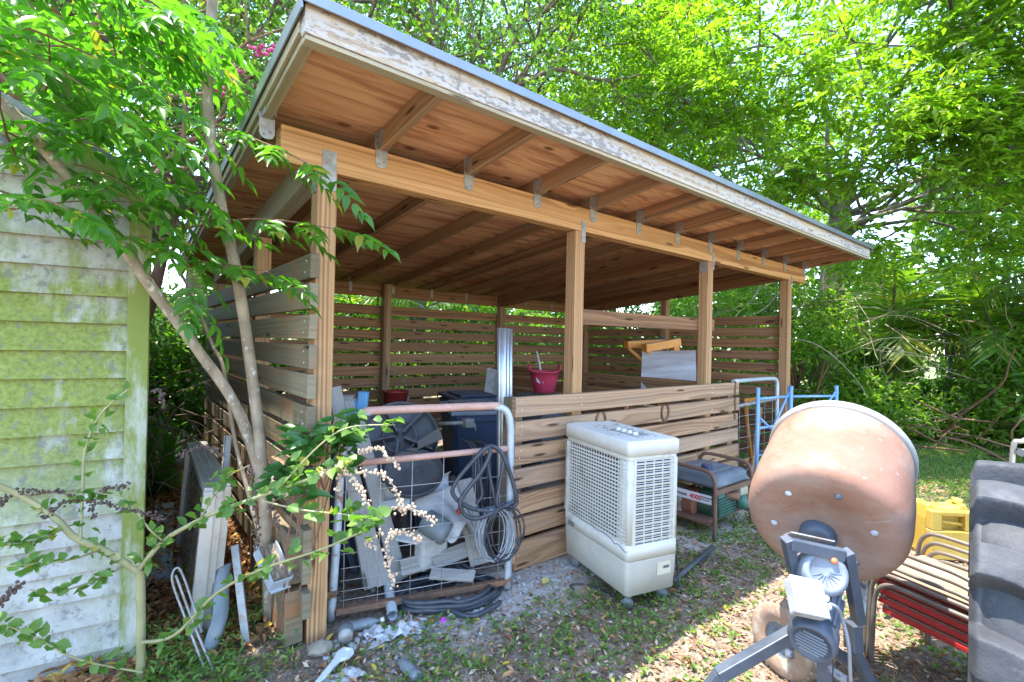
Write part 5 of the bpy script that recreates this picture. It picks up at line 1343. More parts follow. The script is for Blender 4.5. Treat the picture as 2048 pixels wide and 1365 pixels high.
# ------------------------------------------------------------------ white clapboard hut on the left
def M_hut():
    m, t = newmat('mouldy_white_clapboard')
    co = t.n('ShaderNodeTexCoord').outputs['Object']
    g = t.n('ShaderNodeNewGeometry').outputs['Random Per Island']
    off = t.n('ShaderNodeCombineXYZ', {0: t.math('MULTIPLY', g, 9.0), 1: 0.0, 2: t.math('MULTIPLY', g, 3.0)}).outputs[0]
    v = t.n('ShaderNodeVectorMath', {0: co, 1: off}, operation='ADD').outputs[0]
    big = t.noise(t.mapping(co, (1.5, 1.5, .9)), 1.6, 5, 0.62)
    streak = t.noise(t.mapping(v, (9, 9, 2.4)), 1.0, 5, 0.7)
    fine = t.noise(co, 60, 4, 0.75)
    white = t.ramp(t.noise(t.mapping(co, (1, 1, 1), (4, 4, 4)), 7, 5, .7), [(0.3, (0.28, 0.28, 0.255)), (0.65, (0.50, 0.495, 0.465))])
    z = t.n('ShaderNodeSeparateXYZ', {0: co}).outputs[2]
    band = t.n('ShaderNodeMapRange', {0: z, 1: .35, 2: .95}).outputs[0]
    band2 = t.n('ShaderNodeMapRange', {0: z, 1: 1.95, 2: 1.55}).outputs[0]
    mk = t.math('MULTIPLY', t.math('MULTIPLY', band, band2), 1.0)
    mm = t.math('ADD', t.math('MULTIPLY', big, .75), t.math('ADD', t.math('MULTIPLY', streak, .85), t.math('MULTIPLY', mk, .24)))
    mask = t.ramp(mm, [(0.84, 0.0), (0.98, 0.95)])
    mask = t.math('MULTIPLY', mask, t.math('ADD', .25, t.math('MULTIPLY', mk, .75)))
    alg = t.ramp(fine, [(0.3, (0.12, 0.155, 0.022)), (0.7, (0.29, 0.33, 0.075))])
    c = t.mix(mask, white, alg)
    sp = t.noise(t.mapping(co, (1, 1, .8), (9, 2, 7)), 26, 4, .7)
    c = t.mix(t.ramp(sp, [(0.54, 0.0), (0.66, .75)]), c, (0.17, 0.17, 0.145))
    b = t.n('ShaderNodeBsdfPrincipled', {'Base Color': c, 'Roughness': 0.8, 'Specular IOR Level': 0.2, 'Normal': t.bump(fine, .3, .004)})
    t.out(b.outputs[0]); return m
HUTM = M_hut()
TRIMM = M_worn('algae_streaked_trim', (0.40, 0.405, 0.36), (0.52, 0.52, 0.48), 6, 0.8, 0, (0.19, 0.23, 0.045), (0.36, 0.52), 7, stretch=(1, 1, .30))
hc = Vector((.107, 2.601, 0)); he = Vector((-.99, .135, 0)).normalized(); hn = Vector((he.y * -1, he.x, 0)); 
if hn.y > 0: hn = -hn
def hp(s, z, o): return hc + he * s + hn * o + Vector((0, 0, z))
hut = thing('clapboard_hut', 'white clapboard hut with green algae at the left edge', 'hut', (hc.x - 1.2, hc.y + .3, 0))
SLP = .47
mb = MB()
for k in range(28):
    z0 = .075 + .111 * k; s0 = .074 if z0 < 1.85 else max(.074, (z0 - 1.86) / SLP)
    s1 = 3.4
    if s0 > 2.6: break
    a, b, c, d = hp(s0, z0, .030), hp(s1, z0, .030), hp(s1, z0 + .118, .004), hp(s0 + (.22 if z0 > 1.85 else 0), z0 + .118, .004)
    e, f = hp(s0, z0, .0), hp(s1, z0, .0)
    bi = len(mb.v); mb.v += [a, b, c, d, e, f]
    mb.face((bi, bi + 3, bi + 2, bi + 1)); mb.face((bi, bi + 1, bi + 5, bi + 4)); mb.face((bi, bi + 4, bi + 3))
mb.build('clapboards', HUTM, hut)
mb = MB()
bk = Vector((-.12, 3.0, 0))
W0 = [hp(0, -.05, 0), hp(3.4, -.05, 0), hp(3.4, 1.93 + SLP * 1.7, 0), hp(1.7, 1.93 + SLP * 1.7, 0), hp(0, 1.93, 0)]
bi = len(mb.v); mb.v += W0 + [p + bk for p in W0]
mb.face((bi, bi + 4, bi + 3, bi + 2, bi + 1))
mb.face((bi, bi + 5, bi + 9, bi + 4)); mb.face((bi + 5, bi + 6, bi + 7, bi + 8, bi + 9))
mb.build('wall', HUTM, hut)
mb = MB(); mb.bar(hp(.037, -.02, .018), hp(.037, 1.95, .018), .036, .074, he); mb.build('corner_board', TRIMM, hut, bevel=.002)
mb = MB(); mb.bar(hp(-.085, 1.905, .032), hp(1.75, 1.905 + SLP * 1.835, .032), .022, .105, (0, 0, 1)); mb.build('barge_board', TRIMM, hut, bevel=.002)
SHING = M_worn('grey_roof_shingle', (0.18, 0.18, 0.18), (0.30, 0.29, 0.28), 14, 0.9, 0, (0.14, 0.16, 0.10), (0.55, 0.7), 6)
mb = MB(); q0, q1 = hp(-.14, 1.945, .07), hp(1.75, 1.945 + SLP * 1.89, .07); c0 = (q0 + q1) / 2 + Vector((0, 0, .022))
mb.bar(c0, c0 + bk * 1.05, (q1 - q0).length, .03, Vector((0, 0, 1)) - he * SLP * -0 + (-he * SLP)); mb.build('roof', SHING, hut)
mb = MB(); mb.bar(hp(.0, .02, -.05), hp(3.4, .02, -.05), .06, .10); mb.build('skirt_board', TRIMM, hut)

# ------------------------------------------------------------------ leaf and bark materials
BARK1 = M_worn('speckled_tan_bark', (0.20, 0.145, 0.095), (0.44, 0.35, 0.25), 13, 0.9, 0, (0.55, 0.51, 0.43), (0.57, 0.64), 30, bump=.9, stretch=(1, 1, .6), bumpscale=90)
BARKD = M_worn('brown_bark', (0.10, 0.065, 0.045), (0.20, 0.14, 0.10), 9, 0.9, 0, (0.27, 0.23, 0.18), (0.58, 0.7), 8, bump=.6, stretch=(1, 1, .4))
BARKR = M_worn('reddish_bark', (0.16, 0.075, 0.045), (0.27, 0.14, 0.085), 9, 0.85, 0, (0.33, 0.24, 0.17), (0.6, 0.7), 8, stretch=(1, 1, .3))
BARKG = M_worn('pale_grey_bark', (0.15, 0.125, 0.095), (0.28, 0.24, 0.19), 6, 0.9, 0, (0.36, 0.33, 0.28), (0.55, 0.7), 7, bump=.6, stretch=(1, 1, .4))
STEMG = M_worn('yellow_green_stem', (0.26, 0.25, 0.11), (0.38, 0.36, 0.19), 9, 0.7, 0, (0.34, 0.27, 0.19), (0.56, 0.7), 14)
L_NEAR = M_leaf('toothed_green_leaf', (0.05, 0.145, 0.014), (0.10, 0.225, 0.03), .52, rough=.32, c3=(0.28, 0.25, 0.04), p3=.03)
L_SHRUB = M_leaf('round_shrub_leaf', (0.07, 0.16, 0.025), (0.15, 0.25, 0.05), .40, rough=.45, c3=(0.35, 0.30, 0.05), p3=.04)
L_GLOSS = M_leaf('glossy_oblong_leaf', (0.035, 0.115, 0.022), (0.075, 0.18, 0.035), .34, rough=.28)
L_CROWN = M_leaf('bright_pinnate_leaf', (0.095, 0.175, 0.014), (0.20, 0.285, 0.03), .52, rough=.36, c3=(0.22, 0.28, 0.03), p3=.10)
L_BACK = M_leaf('small_glossy_tree_leaf', (0.04, 0.10, 0.016), (0.12, 0.20, 0.035), .42, rough=.30, c3=(0.20, 0.23, 0.04), p3=.07)
L_MIX = M_leaf('scrub_leaf', (0.08, 0.17, 0.022), (0.19, 0.29, 0.045), .5, rough=.42, c3=(0.24, 0.25, 0.06), p3=.06)
L_DARK = M_leaf('dark_understorey_leaf', (0.05, 0.125, 0.022), (0.125, 0.215, 0.04), .48, rough=.42)
L_PALM = M_leaf('palm_leaflet', (0.075, 0.165, 0.022), (0.19, 0.28, 0.04), .48, rough=.35, c3=(0.34, 0.31, 0.05), p3=.10)
L_DRY = M_leaf('dry_palm_leaflet', (0.20, 0.13, 0.075), (0.33, 0.24, 0.15), .2, rough=.8, tcol=(1, .8, .5))
L_FAR = M_leaf('far_wood_leaf', (0.05, 0.12, 0.025), (0.12, 0.20, 0.05), .42, rough=.5, c3=(0.26, 0.26, 0.06), p3=.08)

# ------------------------------------------------------------------ young multi-stemmed tree in front of the hut and shed
nt = thing('young_tree', 'young tree with two pale trunks and toothed leaflets between the hut and the shed', 'tree', (.56, 2.54, 0))
A_ = [(.60, 2.56, -.05), (.585, 2.545, .25), (0.555, 2.512, 0.578), (0.531, 2.504, 0.829), (0.476, 2.508, 1.260), (0.408, 2.495, 1.666), (0.338, 2.486, 1.966), (0.279, 2.466, 2.380), (0.281, 2.398, 2.775), (0.275, 2.337, 3.068)]
B_ = [(.55, 2.53, .60), (0.524, 2.536, 0.765), (0.417, 2.492, 1.059), (0.268, 2.482, 1.305), (0.115, 2.476, 1.539), (-0.024, 2.458, 1.760), (-0.163, 2.440, 1.947), (-0.273, 2.399, 2.094), (-0.394, 2.368, 2.202)]
C_ = [(.585, 2.60, -.03), (0.571, 2.553, 0.277), (0.515, 2.635, 0.576), (0.458, 2.717, 0.859), (0.409, 2.754, 1.202), (0.363, 2.791, 1.323), (0.282, 2.855, 1.567), (0.212, 2.910, 1.712), (0.112, 2.990, 1.930)]
for pts, r0, r1 in ((A_, .029, .019), (B_, .024, .018), (C_, .011, .007)):
    sp = spline(pts, 6); rad = [r * (1 + .09 * mnoise.noise(Vector((i * .45, r0 * 100, 0)))) for i, r in enumerate(lerp_list([r0, (r0 + r1) / 2, r1], len(sp)))]
    mb = MB(); mb.tube(sp, rad, 12, caps=False); mb.build('trunk', BARK1, nt)
tw = MB(); CP = []; CD = []; rr_ = random.Random(21)
def twig(p, d, L, n, sag=.35, start=.12, tiny=1.0):
    d = Vector(d).normalized(); p = Vector(p); pts = [p.copy()]; seg = 7; dd = d.copy(); q = p.copy()
    for i in range(seg):
        dd = (dd + Vector((rr_.gauss(0, .06), rr_.gauss(0, .06), -sag / seg + rr_.gauss(0, .04)))).normalized(); q = q + dd * (L / seg); pts.append(q.copy())
    tw.tube(pts, lerp_list([.0048, .0016], seg + 1), 5, caps=False)
    for k in range(n):
        t = start + (1 - start) * k / max(n - 1, 1); i = min(int(t * seg), seg - 1); b = pts[i].lerp(pts[i + 1], t * seg - i)
        ax = (pts[i + 1] - pts[i]).normalized(); sd = ax.cross(Vector((0, 0, 1))).normalized() * (1 if k % 2 else -1)
        dv = ax * .75 + sd * rr_.uniform(.5, 1.0) + Vector((0, 0, rr_.uniform(-.35, .15))) if k < n - 1 else ax
        CP.append(tuple(b)); CD.append(tuple(dv))
def rdz(r_, d_, z_): return Vector((Rv.x * r_ + fw.x * d_, Rv.y * r_ + fw.y * d_, z_))
for k in range(62):
    z = 1.80 + 1.0 * rr_.random() ** .7
    d = rr_.uniform(1.45, 2.5); r = rr_.uniform(-1.10, -.72) * d
    if r / d > -.84 and d < 2.15: continue
    p = rdz(r, d, z)
    twig(p, Rv * (rr_.uniform(-.3, .7) if r / d < -.9 else rr_.uniform(-.9, .1)) + fw * rr_.uniform(-.6, .6) + Vector((0, 0, rr_.uniform(-.25, .3))), rr_.uniform(.35, .6), 7)
for (a, b, n) in (((0.229, 2.510, 1.831), (0.698, 1.940, 1.765), 8), ((0.303, 2.384, 2.252), (0.600, 1.953, 1.966), 7), ((0.202, 2.533, 1.679), (0.488, 2.174, 1.591), 6), ((-0.354, 2.467, 1.778), (0.026, 2.289, 1.786), 8), ((0.024, 2.418, 2.024), (0.170, 2.173, 1.791), 5),
                  ((0.139, 2.454, 1.919), (0.216, 2.266, 1.504), 5), ((-0.139, 2.419, 2.150), (0.070, 1.995, 1.970), 6), ((-0.336, 2.192, 2.289), (-0.142, 1.909, 2.031), 6), ((-0.209, 2.344, 2.591), (0.100, 1.968, 2.364), 7), ((0.028, 2.538, 2.693), (0.301, 2.191, 2.498), 6), ((-0.016, 2.451, 1.731), (0.130, 2.206, 1.642), 4), ((-0.233, 2.240, 1.798), (-0.137, 2.100, 1.675), 4), ((-0.287, 2.475, 2.088), (-0.060, 2.229, 1.952), 6), ((-0.143, 2.552, 2.019), (0.069, 2.254, 1.825), 6), ((-0.076, 2.625, 2.322), (0.133, 2.394, 2.044), 6), ((-0.356, 2.723, 2.071), (-0.197, 2.532, 1.962), 5)):
    a, b = Vector(a), Vector(b); twig(a, (b - a) + Vector((0, 0, .12)), (b - a).length * 1.05, n, .3)
parts = [compound(CP, CD, rng.uniform(.15, .23, len(CP)), 5, .082, .033, T_TOOTH, droop=.22, fan=.62, jit=.22), rachis(CP, CD, .19, .22, .0011)]
tri_mesh('foliage', parts, L_NEAR, nt)
tw.build('twigs', BARKR, nt)

# ------------------------------------------------------------------ foreground shrub with dried seed spikes
sh = thing('seedhead_shrub', 'straggly shrub with round leaves and dried brown seed spikes in front of the hut', 'shrub', (.095, 2.373, 0))
mb = MB()
LP = []; LD = []; seeds_d = MB(); seeds_t = MB()
SB = [([(.095, 2.373, -.05), (0.092, 2.348, 0.249), (0.084, 2.315, 0.475)], .0165, .015, 0), ([(0.084, 2.315, 0.465), (-0.013, 2.328, 0.561), (-0.104, 2.337, 0.634), (-0.152, 2.336, 0.707), (-0.237, 2.353, 0.797), (-0.328, 2.324, 0.878)], .014, .009, 5),
      ([(0.081, 2.318, 0.475), (0.151, 2.196, 0.611), (0.262, 1.977, 0.743), (0.348, 1.779, 0.832), (0.492, 1.533, 0.946), (0.549, 1.422, 1.004)], .010, .003, 16), ([(0.096, 2.320, 0.194), (0.186, 2.169, 0.262), (0.282, 1.963, 0.466), (0.378, 1.756, 0.603), (0.496, 1.531, 0.716), (0.568, 1.344, 0.822)], .007, .0025, 14),
      ([(-0.090, 2.326, 0.625), (-0.089, 2.388, 0.770), (-0.085, 2.384, 0.936), (-0.045, 2.377, 1.063), (0.033, 2.352, 1.155)], .006, .003, 9), ([(-0.144, 2.331, 0.672), (-0.210, 2.229, 0.677), (-0.304, 2.177, 0.709)], .007, .004, 6), ([(0.046, 2.332, 0.497), (-0.058, 2.236, 0.499), (-0.143, 2.176, 0.515), (-0.200, 2.158, 0.548)], .004, .002, 8),
      ([(0.099, 2.318, 0.080), (-0.082, 2.322, 0.196), (-0.210, 2.296, 0.343), (-0.306, 2.309, 0.420)], .004, .002, 9), ([(0.410, 1.664, 0.890), (0.490, 1.534, 1.038), (0.560, 1.477, 1.094), (0.659, 1.372, 1.108)], .003, .002, 7), ([(0.373, 1.758, 0.832), (0.446, 1.571, 0.838), (0.547, 1.425, 0.843), (0.595, 1.322, 0.849)], .003, .002, 8), ([(0.151, 2.196, 0.602), (0.104, 2.169, 0.667), (0.032, 2.226, 0.772), (-0.066, 2.305, 0.796)], .004, .002, 8),
      ([(-0.034, 2.320, 0.578), (-0.110, 2.214, 0.599), (-0.214, 2.169, 0.626), (-0.291, 2.166, 0.640)], .004, .002, 5), ([(0.238, 2.022, 0.718), (0.300, 1.945, 0.866), (0.363, 1.869, 0.925)], .003, .002, 5)]
for pts, r0, r1, nl in SB:
    sp = spline(pts, 6); mb.tube(sp, lerp_list([r0, r1], len(sp)), 7, caps=False)
    for k in range(nl * 2):
        i = rr_.randint(2, len(sp) - 1); b = sp[i]; 
        for q in range(rr_.randint(1, 3)):
            LP.append(tuple(b + Vector((rr_.gauss(0, .012), rr_.gauss(0, .012), rr_.gauss(0, .012))))); LD.append((rr_.gauss(0, 1), rr_.gauss(0, 1), rr_.gauss(.25, .6)))
mb.build('stem', STEMG, sh)
LP = np.array(LP); LD = np.array(LD)
tri_mesh('foliage', [leaf_arrays(LP, LD, rng.normal(size=(len(LP), 3)) * .5 + np.array([[-.3, -.5, 1]]), rng.uniform(.025, .055, len(LP)), rng.uniform(.022, .042, len(LP)), T_OVAL)], L_SHRUB, sh)
def spike(matn, pts, n, r):
    mbs = MB(); sp = spline(pts, 8); mbs.tube(sp, .0012, 4, caps=False)
    for k in range(n):
        p = sp[int(k / n * (len(sp) - 1))]
        for q in range(3): mbs.ball(p + Vector((rr_.gauss(0, .005), rr_.gauss(0, .005), rr_.gauss(0, .005))), r * rr_.uniform(.6, 1.1), 6)
    mbs.build('seed_spike', matn, sh)
SEED_D = M_worn('dark_brown_seed', (0.055, 0.035, 0.03), (0.12, 0.08, 0.065), 40, 0.9)
SEED_T = M_worn('tan_dry_seed', (0.40, 0.28, 0.18), (0.62, 0.47, 0.33), 40, 0.9)
for pts, n in (([(-0.298, 2.364, 0.780), (-0.261, 2.347, 0.820), (-0.204, 2.326, 0.815), (-0.145, 2.305, 0.810), (-0.091, 2.287, 0.770)], 26), ([(-0.184, 2.337, 0.722), (-0.144, 2.304, 0.767), (-0.105, 2.299, 0.787)], 12), ([(-0.093, 2.314, 0.772), (-0.037, 2.243, 0.771), (0.032, 2.162, 0.754), (0.100, 2.108, 0.739), (0.141, 2.075, 0.722)], 30), ([(-0.065, 2.292, 0.773), (-0.049, 2.254, 0.710)], 10), ([(-0.264, 2.146, 0.526), (-0.241, 2.127, 0.565), (-0.209, 2.126, 0.586)], 14), ([(0.346, 1.780, 0.930), (0.361, 1.768, 0.816), (0.370, 1.762, 0.669)], 24), ([(0.400, 1.711, 0.824), (0.418, 1.684, 0.747)], 10), ([(0.182, 2.104, 0.937), (0.250, 2.037, 0.969), (0.306, 1.992, 0.935)], 16), ([(-0.031, 2.264, 0.809), (0.017, 2.225, 0.820), (0.047, 2.201, 0.833)], 9), ([(0.111, 2.225, 1.163), (0.133, 2.207, 1.145), (0.141, 2.201, 1.090)], 10)):
    spike(SEED_D, pts, n, .0052)
for pts, n in (([(0.492, 1.533, 0.946), (0.532, 1.475, 0.976), (0.520, 1.472, 0.903)], 16), ([(0.540, 1.456, 0.971), (0.568, 1.407, 0.926), (0.583, 1.383, 0.878)], 18), ([(0.566, 1.422, 0.967), (0.625, 1.361, 0.964), (0.657, 1.323, 0.894), (0.663, 1.318, 0.858)], 24), ([(0.705, 1.285, 0.781), (0.659, 1.322, 0.799), (0.629, 1.333, 0.787), (0.623, 1.326, 0.726), (0.637, 1.302, 0.652)], 34), ([(0.623, 1.364, 0.794), (0.589, 1.392, 0.763), (0.608, 1.364, 0.753)], 8), ([(0.650, 1.342, 0.864), (0.692, 1.295, 0.866), (0.733, 1.249, 0.827)], 16), ([(0.586, 1.457, 1.018), (0.633, 1.418, 1.027), (0.673, 1.361, 0.972)], 18), ([(0.404, 1.733, 0.899), (0.437, 1.680, 0.857)], 10)):
    spike(SEED_T, pts, n, .0048)
# glossy bush beside the post
gb = thing('glossy_shrub', 'bush with glossy oblong leaves in front of the front left post', 'shrub', (.60, 2.35, 0))
mb = MB(); P_ = []; T_ = []; N_ = []; base = Vector((.60, 2.36, -.03))
for k in range(15):
    e = Vector((0.662, 2.193, 0.914)) + Rv * rr_.uniform(-.15, .17) + Vector((0, 0, rr_.uniform(-.17, .17))) + fw * rr_.uniform(-.14, .08)
    if k % 4 == 0: mb.tube(spline([base, base.lerp(e, .55) + Vector((rr_.uniform(-.02, .02), rr_.uniform(-.02, .02), 0)), e], 4), lerp_list([.006, .002], 9), 5, caps=False); e0 = e
    else: mb.tube([base.lerp(e0, .7), e], [.003, .002], 5, caps=False)
    for q in range(9):
        a = q * 2.4; P_.append(tuple(e + Vector((0, 0, -.012 * q)))); T_.append((math.cos(a), math.sin(a), rr_.uniform(-.25, .5))); N_.append((rr_.gauss(0, .3) - .3, rr_.gauss(0, .3) - .5, 1))
mb.build('stem', BARKR, gb)
tri_mesh('foliage', [leaf_arrays(np.array(P_), np.array(T_), np.array(N_), rng.uniform(.08, .125, len(P_)), rng.uniform(.036, .05, len(P_)), T_OVAL)], L_GLOSS, gb)

# ------------------------------------------------------------------ background trees
def crown_tree(name, label, base, limbs, mat, bark, seed, leaf_fn, group=None, cat='tree', trunk=None, extra=None, keep=None):
    th = thing(name, label, cat, (base[0], base[1], 0), 0, group)
    T = Tree(seed)
    if trunk: T.mb.tube(spline(trunk[0], 5), lerp_list(trunk[1], (len(trunk[0]) - 1) * 5 + 1), 12, caps=False)
    for L in limbs: T.limb(**L)
    T.mb.build('trunk', bark, th)
    P, D = T.arrays()
    if keep is not None: k_ = keep(P); P = P[k_]; D = D[k_]
    tri_mesh('crown', leaf_fn(P, D), mat, th)
    if extra: extra(th, P)
    return th
def pinnate_fn(per, ll, lw, pairs, L, spread, droop=.3, tpl=T_DIAMOND):
    def f(P, D):
        P = np.repeat(P, per, 0) + rng.normal(size=(len(P) * per, 3)) * np.array([[spread, spread, spread * .35]])
        D = np.repeat(D, per, 0) * .5 + rng.normal(size=P.shape) * np.array([[1, 1, .22]])
        return [compound(P, D, L * rng.uniform(.7, 1.2, len(P)), pairs, ll, lw, tpl, droop=droop, fan=.62, jit=.28)]
    return f
def simple_fn(per, ll, lw, spread, tpl=T_DIAMOND):
    def f(P, D):
        n = len(P) * per
        off = rng.normal(size=(n, 3)) * spread
        P2 = np.repeat(P, per, 0) + off
        T = off / spread * .5 + rng.normal(size=(n, 3)) * .8 + np.array([[0, 0, -.15]])
        N = np.array([[0, 0, 1.0]]) + rng.normal(size=(n, 3)) * .6
        s = rng.uniform(.6, 1.25, n)
        return [leaf_arrays(P2, T, N, ll * s, lw * s, tpl)]
    return f
# big tree on the right with feathery leaves
fk = Vector((10.30, 3.24, 3.7))
limbs = []
rq = random.Random(5)
for az, el, L in ((100, 28, 3.0), (140, 42, 2.7), (180, 26, 2.8), (215, 40, 2.6), (250, 22, 2.9), (285, 20, 3.1), (320, 45, 2.6), (40, 50, 2.4), (200, 66, 2.8), (120, 68, 2.8), (300, 64, 2.8), (262, 40, 2.7), (162, 12, 2.6), (232, 4, 2.4), (285, 2, 2.6), (262, 12, 2.8), (205, 6, 2.2), (320, 12, 2.6), (300, 32, 2.9)):
    a = math.radians(az); e = math.radians(el)
    limbs.append(dict(p=fk + Vector((math.cos(a) * .1, math.sin(a) * .1, rq.uniform(-.3, .5))), d=(math.cos(a) * math.cos(e), math.sin(a) * math.cos(e), math.sin(e)), L=L, r0=.045, lev=3, bend=.28, up=.02, kids=(3, 4), spread=.75, shrink=.62, seg=5, minr=.006, flat=.12))
crown_tree('feathery_tree', 'large tree with bright feathery leaves spreading over the right side', (10.26, 3.3), limbs, L_CROWN, BARKG, 17, pinnate_fn(6, .12, .05, 5, .34, .26), 
           trunk=([(10.15, 3.45, -.1), (10.2, 3.4, 1.2), (10.24, 3.32, 2.6), fk, fk + Vector((.02, 0, .5))], [.30, .23, .21, .19, .12]))
# glossy tree with orange berries behind the shed
def berries(th, P):
    r = random.Random(3); m = M_worn('orange_berry', (0.45, 0.12, 0.03), (0.6, 0.22, 0.06), 20, 0.5)
    c = [p for p in P if p[0] > 4.9 and p[2] > 3.6]; c.sort(key=lambda p: -p[0]); c = c[:max(40, len(c) // 2)]
    for k in range(60):
        mb = MB(); p = Vector(r.choice(c)) + Vector((r.gauss(0, .12), r.gauss(0, .12) - .1, r.gauss(0, .12)))
        for q in range(14): mb.ball(p + Vector((r.gauss(0, .03), r.gauss(0, .03), -q * .011)), .019, 4)
        mb.build('berry_cluster', m, th)
limbs = []
for az, el, L in ((200, 25, 2.5), (230, 45, 2.5), (260, 35, 2.5), (290, 50, 2.4), (320, 38, 2.7), (345, 42, 2.9), (180, 50, 2.5), (90, 50, 2.2), (20, 52, 2.4), (270, 72, 2.4), (310, 66, 2.6), (210, 66, 2.5), (300, 25, 2.5)):
    a = math.radians(az); e = math.radians(el)
    limbs.append(dict(p=(4.1, 7.7, 3.0 + rq.uniform(-.3, .6)), d=(math.cos(a) * math.cos(e), math.sin(a) * math.cos(e), math.sin(e)), L=L, r0=.07, lev=3, bend=.3, up=.02, kids=(3, 4), spread=.7, shrink=.62, seg=4, minr=.005))
crown_tree('berry_tree', 'dense glossy leaved tree with orange berries rising behind the shed roof', (4.1, 7.7), limbs, L_BACK, BARKD, 23, simple_fn(30, .085, .046, .24), trunk=([(4.05, 7.8, -.1), (4.1, 7.75, 1.5), (4.1, 7.7, 3.3)], [.2, .15, .12]), extra=berries, keep=lambda P: P[:, 0] < 6.35 - .35 * np.maximum(0, 6.2 - P[:, 2]) * -1)
# looser pale tree between them
limbs = []
for az, el, L in ((200, 50, 2.2), (260, 60, 2.4), (320, 50, 2.2), (20, 60, 2.2), (140, 55, 2.2), (270, 80, 2.6), (230, 30, 2.0), (300, 30, 2.0)):
    a = math.radians(az); e = math.radians(el)
    limbs.append(dict(p=(9.2, 7.6, 2.6 + rq.uniform(-.3, .9)), d=(math.cos(a) * math.cos(e), math.sin(a) * math.cos(e), math.sin(e)), L=L, r0=.05, lev=3, bend=.3, up=.06, kids=(3, 3), spread=.6, shrink=.62, seg=4, minr=.004))
crown_tree('slender_tree', 'slender loose tree with pale small leaves against the blue gap of sky', (9.2, 7.6), limbs, L_MIX, BARKD, 31, simple_fn(11, .09, .045, .17), trunk=([(9.2, 7.6, -.1), (9.2, 7.6, 1.5), (9.2, 7.6, 3.4)], [.12, .1, .08]))
# pink flowering tree behind the hut
def flowers(th, P):
    r = random.Random(8); m = M_worn('pink_blossom', (0.62, 0.05, 0.20), (0.80, 0.16, 0.34), 20, 0.7)
    for k in range(40):
        mb = MB(); p = Vector(r.choice(list(P))) + Vector((r.gauss(0, .1), r.gauss(0, .1), r.gauss(0, .05)))
        for q in range(12): mb.ball(p + Vector((r.gauss(0, .04), r.gauss(0, .04), r.gauss(0, .035))), .022, 5, (1, 1, .6))
        mb.build('flower_cluster', m, th)
limbs = []
for az, el, L in ((250, 45, 1.5), (290, 50, 1.5), (200, 45, 1.6), (330, 50, 1.4), (100, 55, 1.4), (270, 25, 1.5), (230, 70, 1.6), (310, 75, 1.6), (170, 25, 1.5)):
    a = math.radians(az); e = math.radians(el)
    limbs.append(dict(p=(-.25, 5.6, 2.1 + rq.uniform(-.3, .5)), d=(math.cos(a) * math.cos(e), math.sin(a) * math.cos(e), math.sin(e)), L=L, r0=.04, lev=3, bend=.25, up=.06, kids=(3, 3), spread=.6, shrink=.62, seg=4, minr=.004))
pk = crown_tree('flowering_tree', 'small tree with brown trunks and pink flowers behind the white hut', (-.25, 5.6), limbs, L_BACK, BARKR, 37, simple_fn(12, .065, .032, .14), trunk=([(-.2, 5.65, -.1), (-.22, 5.62, 1.2), (-.25, 5.6, 2.6)], [.08, .06, .05]), extra=flowers)
mb = MB(); mb.tube(spline([(-.05, 5.5, -.1), (.05, 5.45, .9), (.25, 5.35, 1.8), (.35, 5.3, 2.6)], 5), lerp_list([.06, .04], 16), 9); mb.build('trunk', BARKR, pk)
# tall trees behind the hut, left
for i, (x, y, lab) in enumerate(((-2.6, 8.6, 'tall dense tree far behind the white hut roof'), (1.0, 9.6, 'broad dark tree behind the shed between the hut and the berry tree'))):
    limbs = []
    for az in range(0, 360, 40):
        for el in (22, 58):
            a = math.radians(az + el); e = math.radians(el)
            limbs.append(dict(p=(x, y, 2.6 + rq.uniform(-.4, 1.2)), d=(math.cos(a) * math.cos(e), math.sin(a) * math.cos(e), math.sin(e)), L=2.3, r0=.06, lev=2, bend=.3, up=.04, kids=(3, 4), spread=.7, shrink=.66, seg=4, minr=.005))
    crown_tree('broadleaf_tree', lab, (x, y), limbs, L_BACK, BARKD, 41 + i, simple_fn(30, .11, .055, .24), trunk=([(x, y, -.1), (x, y, 2), (x, y, 4)], [.2, .16, .12]))
# ------------------------------------------------------------------ palms and scrub round the yard
G_P = 'palms behind the yard'
palm('clump of tall feather palms standing behind the blue scaffold frames', None, 9.4, 4.4, 1.7, 7, 2.0, .55, .032, L_PALM, BARKD, 3, .6, (.2, 1.25), .05, 3)
palm('feather palm rising from the scrub right of the big feathery tree', None, 10.9, 2.5, 1.5, 16, 1.9, .6, .036, L_PALM, BARKD, 5, .6, (.2, 1.4))
palm('palm with arching fronds hanging over the right end of the lawn', None, 11.0, 1.3, 1.5, 16, 1.9, .6, .036, L_PALM, BARKD, 9, .65, (.2, 1.45))
palm('palm crown half hidden at the right edge of the scrub', None, 11.8, .1, 2.2, 15, 2.2, .6, .036, L_PALM, BARKD, 12, .6, (.2, 1.45))
palm('clump of feather palms behind the middle of the slatted back wall', None, 3.4, 8.2, 1.2, 8, 1.9, .5, .03, L_PALM, BARKD, 15, .55, (.2, 1.25), .05, 4)
palm('clump of feather palms behind the left part of the slatted back wall', None, 1.6, 7.6, 1.1, 8, 1.8, .5, .03, L_PALM, BARKD, 18, .55, (.2, 1.25), .05, 4)
palm('yellowish feather palms beyond the right back corner of the shed', None, 6.6, 9.4, 1.6, 8, 2.0, .5, .03, L_PALM, BARKD, 21, .55, (.2, 1.25), .05, 3)
dp = thing('dead_frond', 'brown dead palm fronds hanging down in the scrub at the right', 'palm frond', (10.8, 1.35, 0)); lv = []; st = MB()
for k, (d, L) in enumerate((((-.35, .1, -.3), 1.1), ((-.3, -.1, -.4), 1.0), ((-.15, .2, -.5), 1.0))): frond(lv, st, (11.3, 1.45, 1.9), d, L, 30, .32, .022, 1.2, 50 + k, .2)
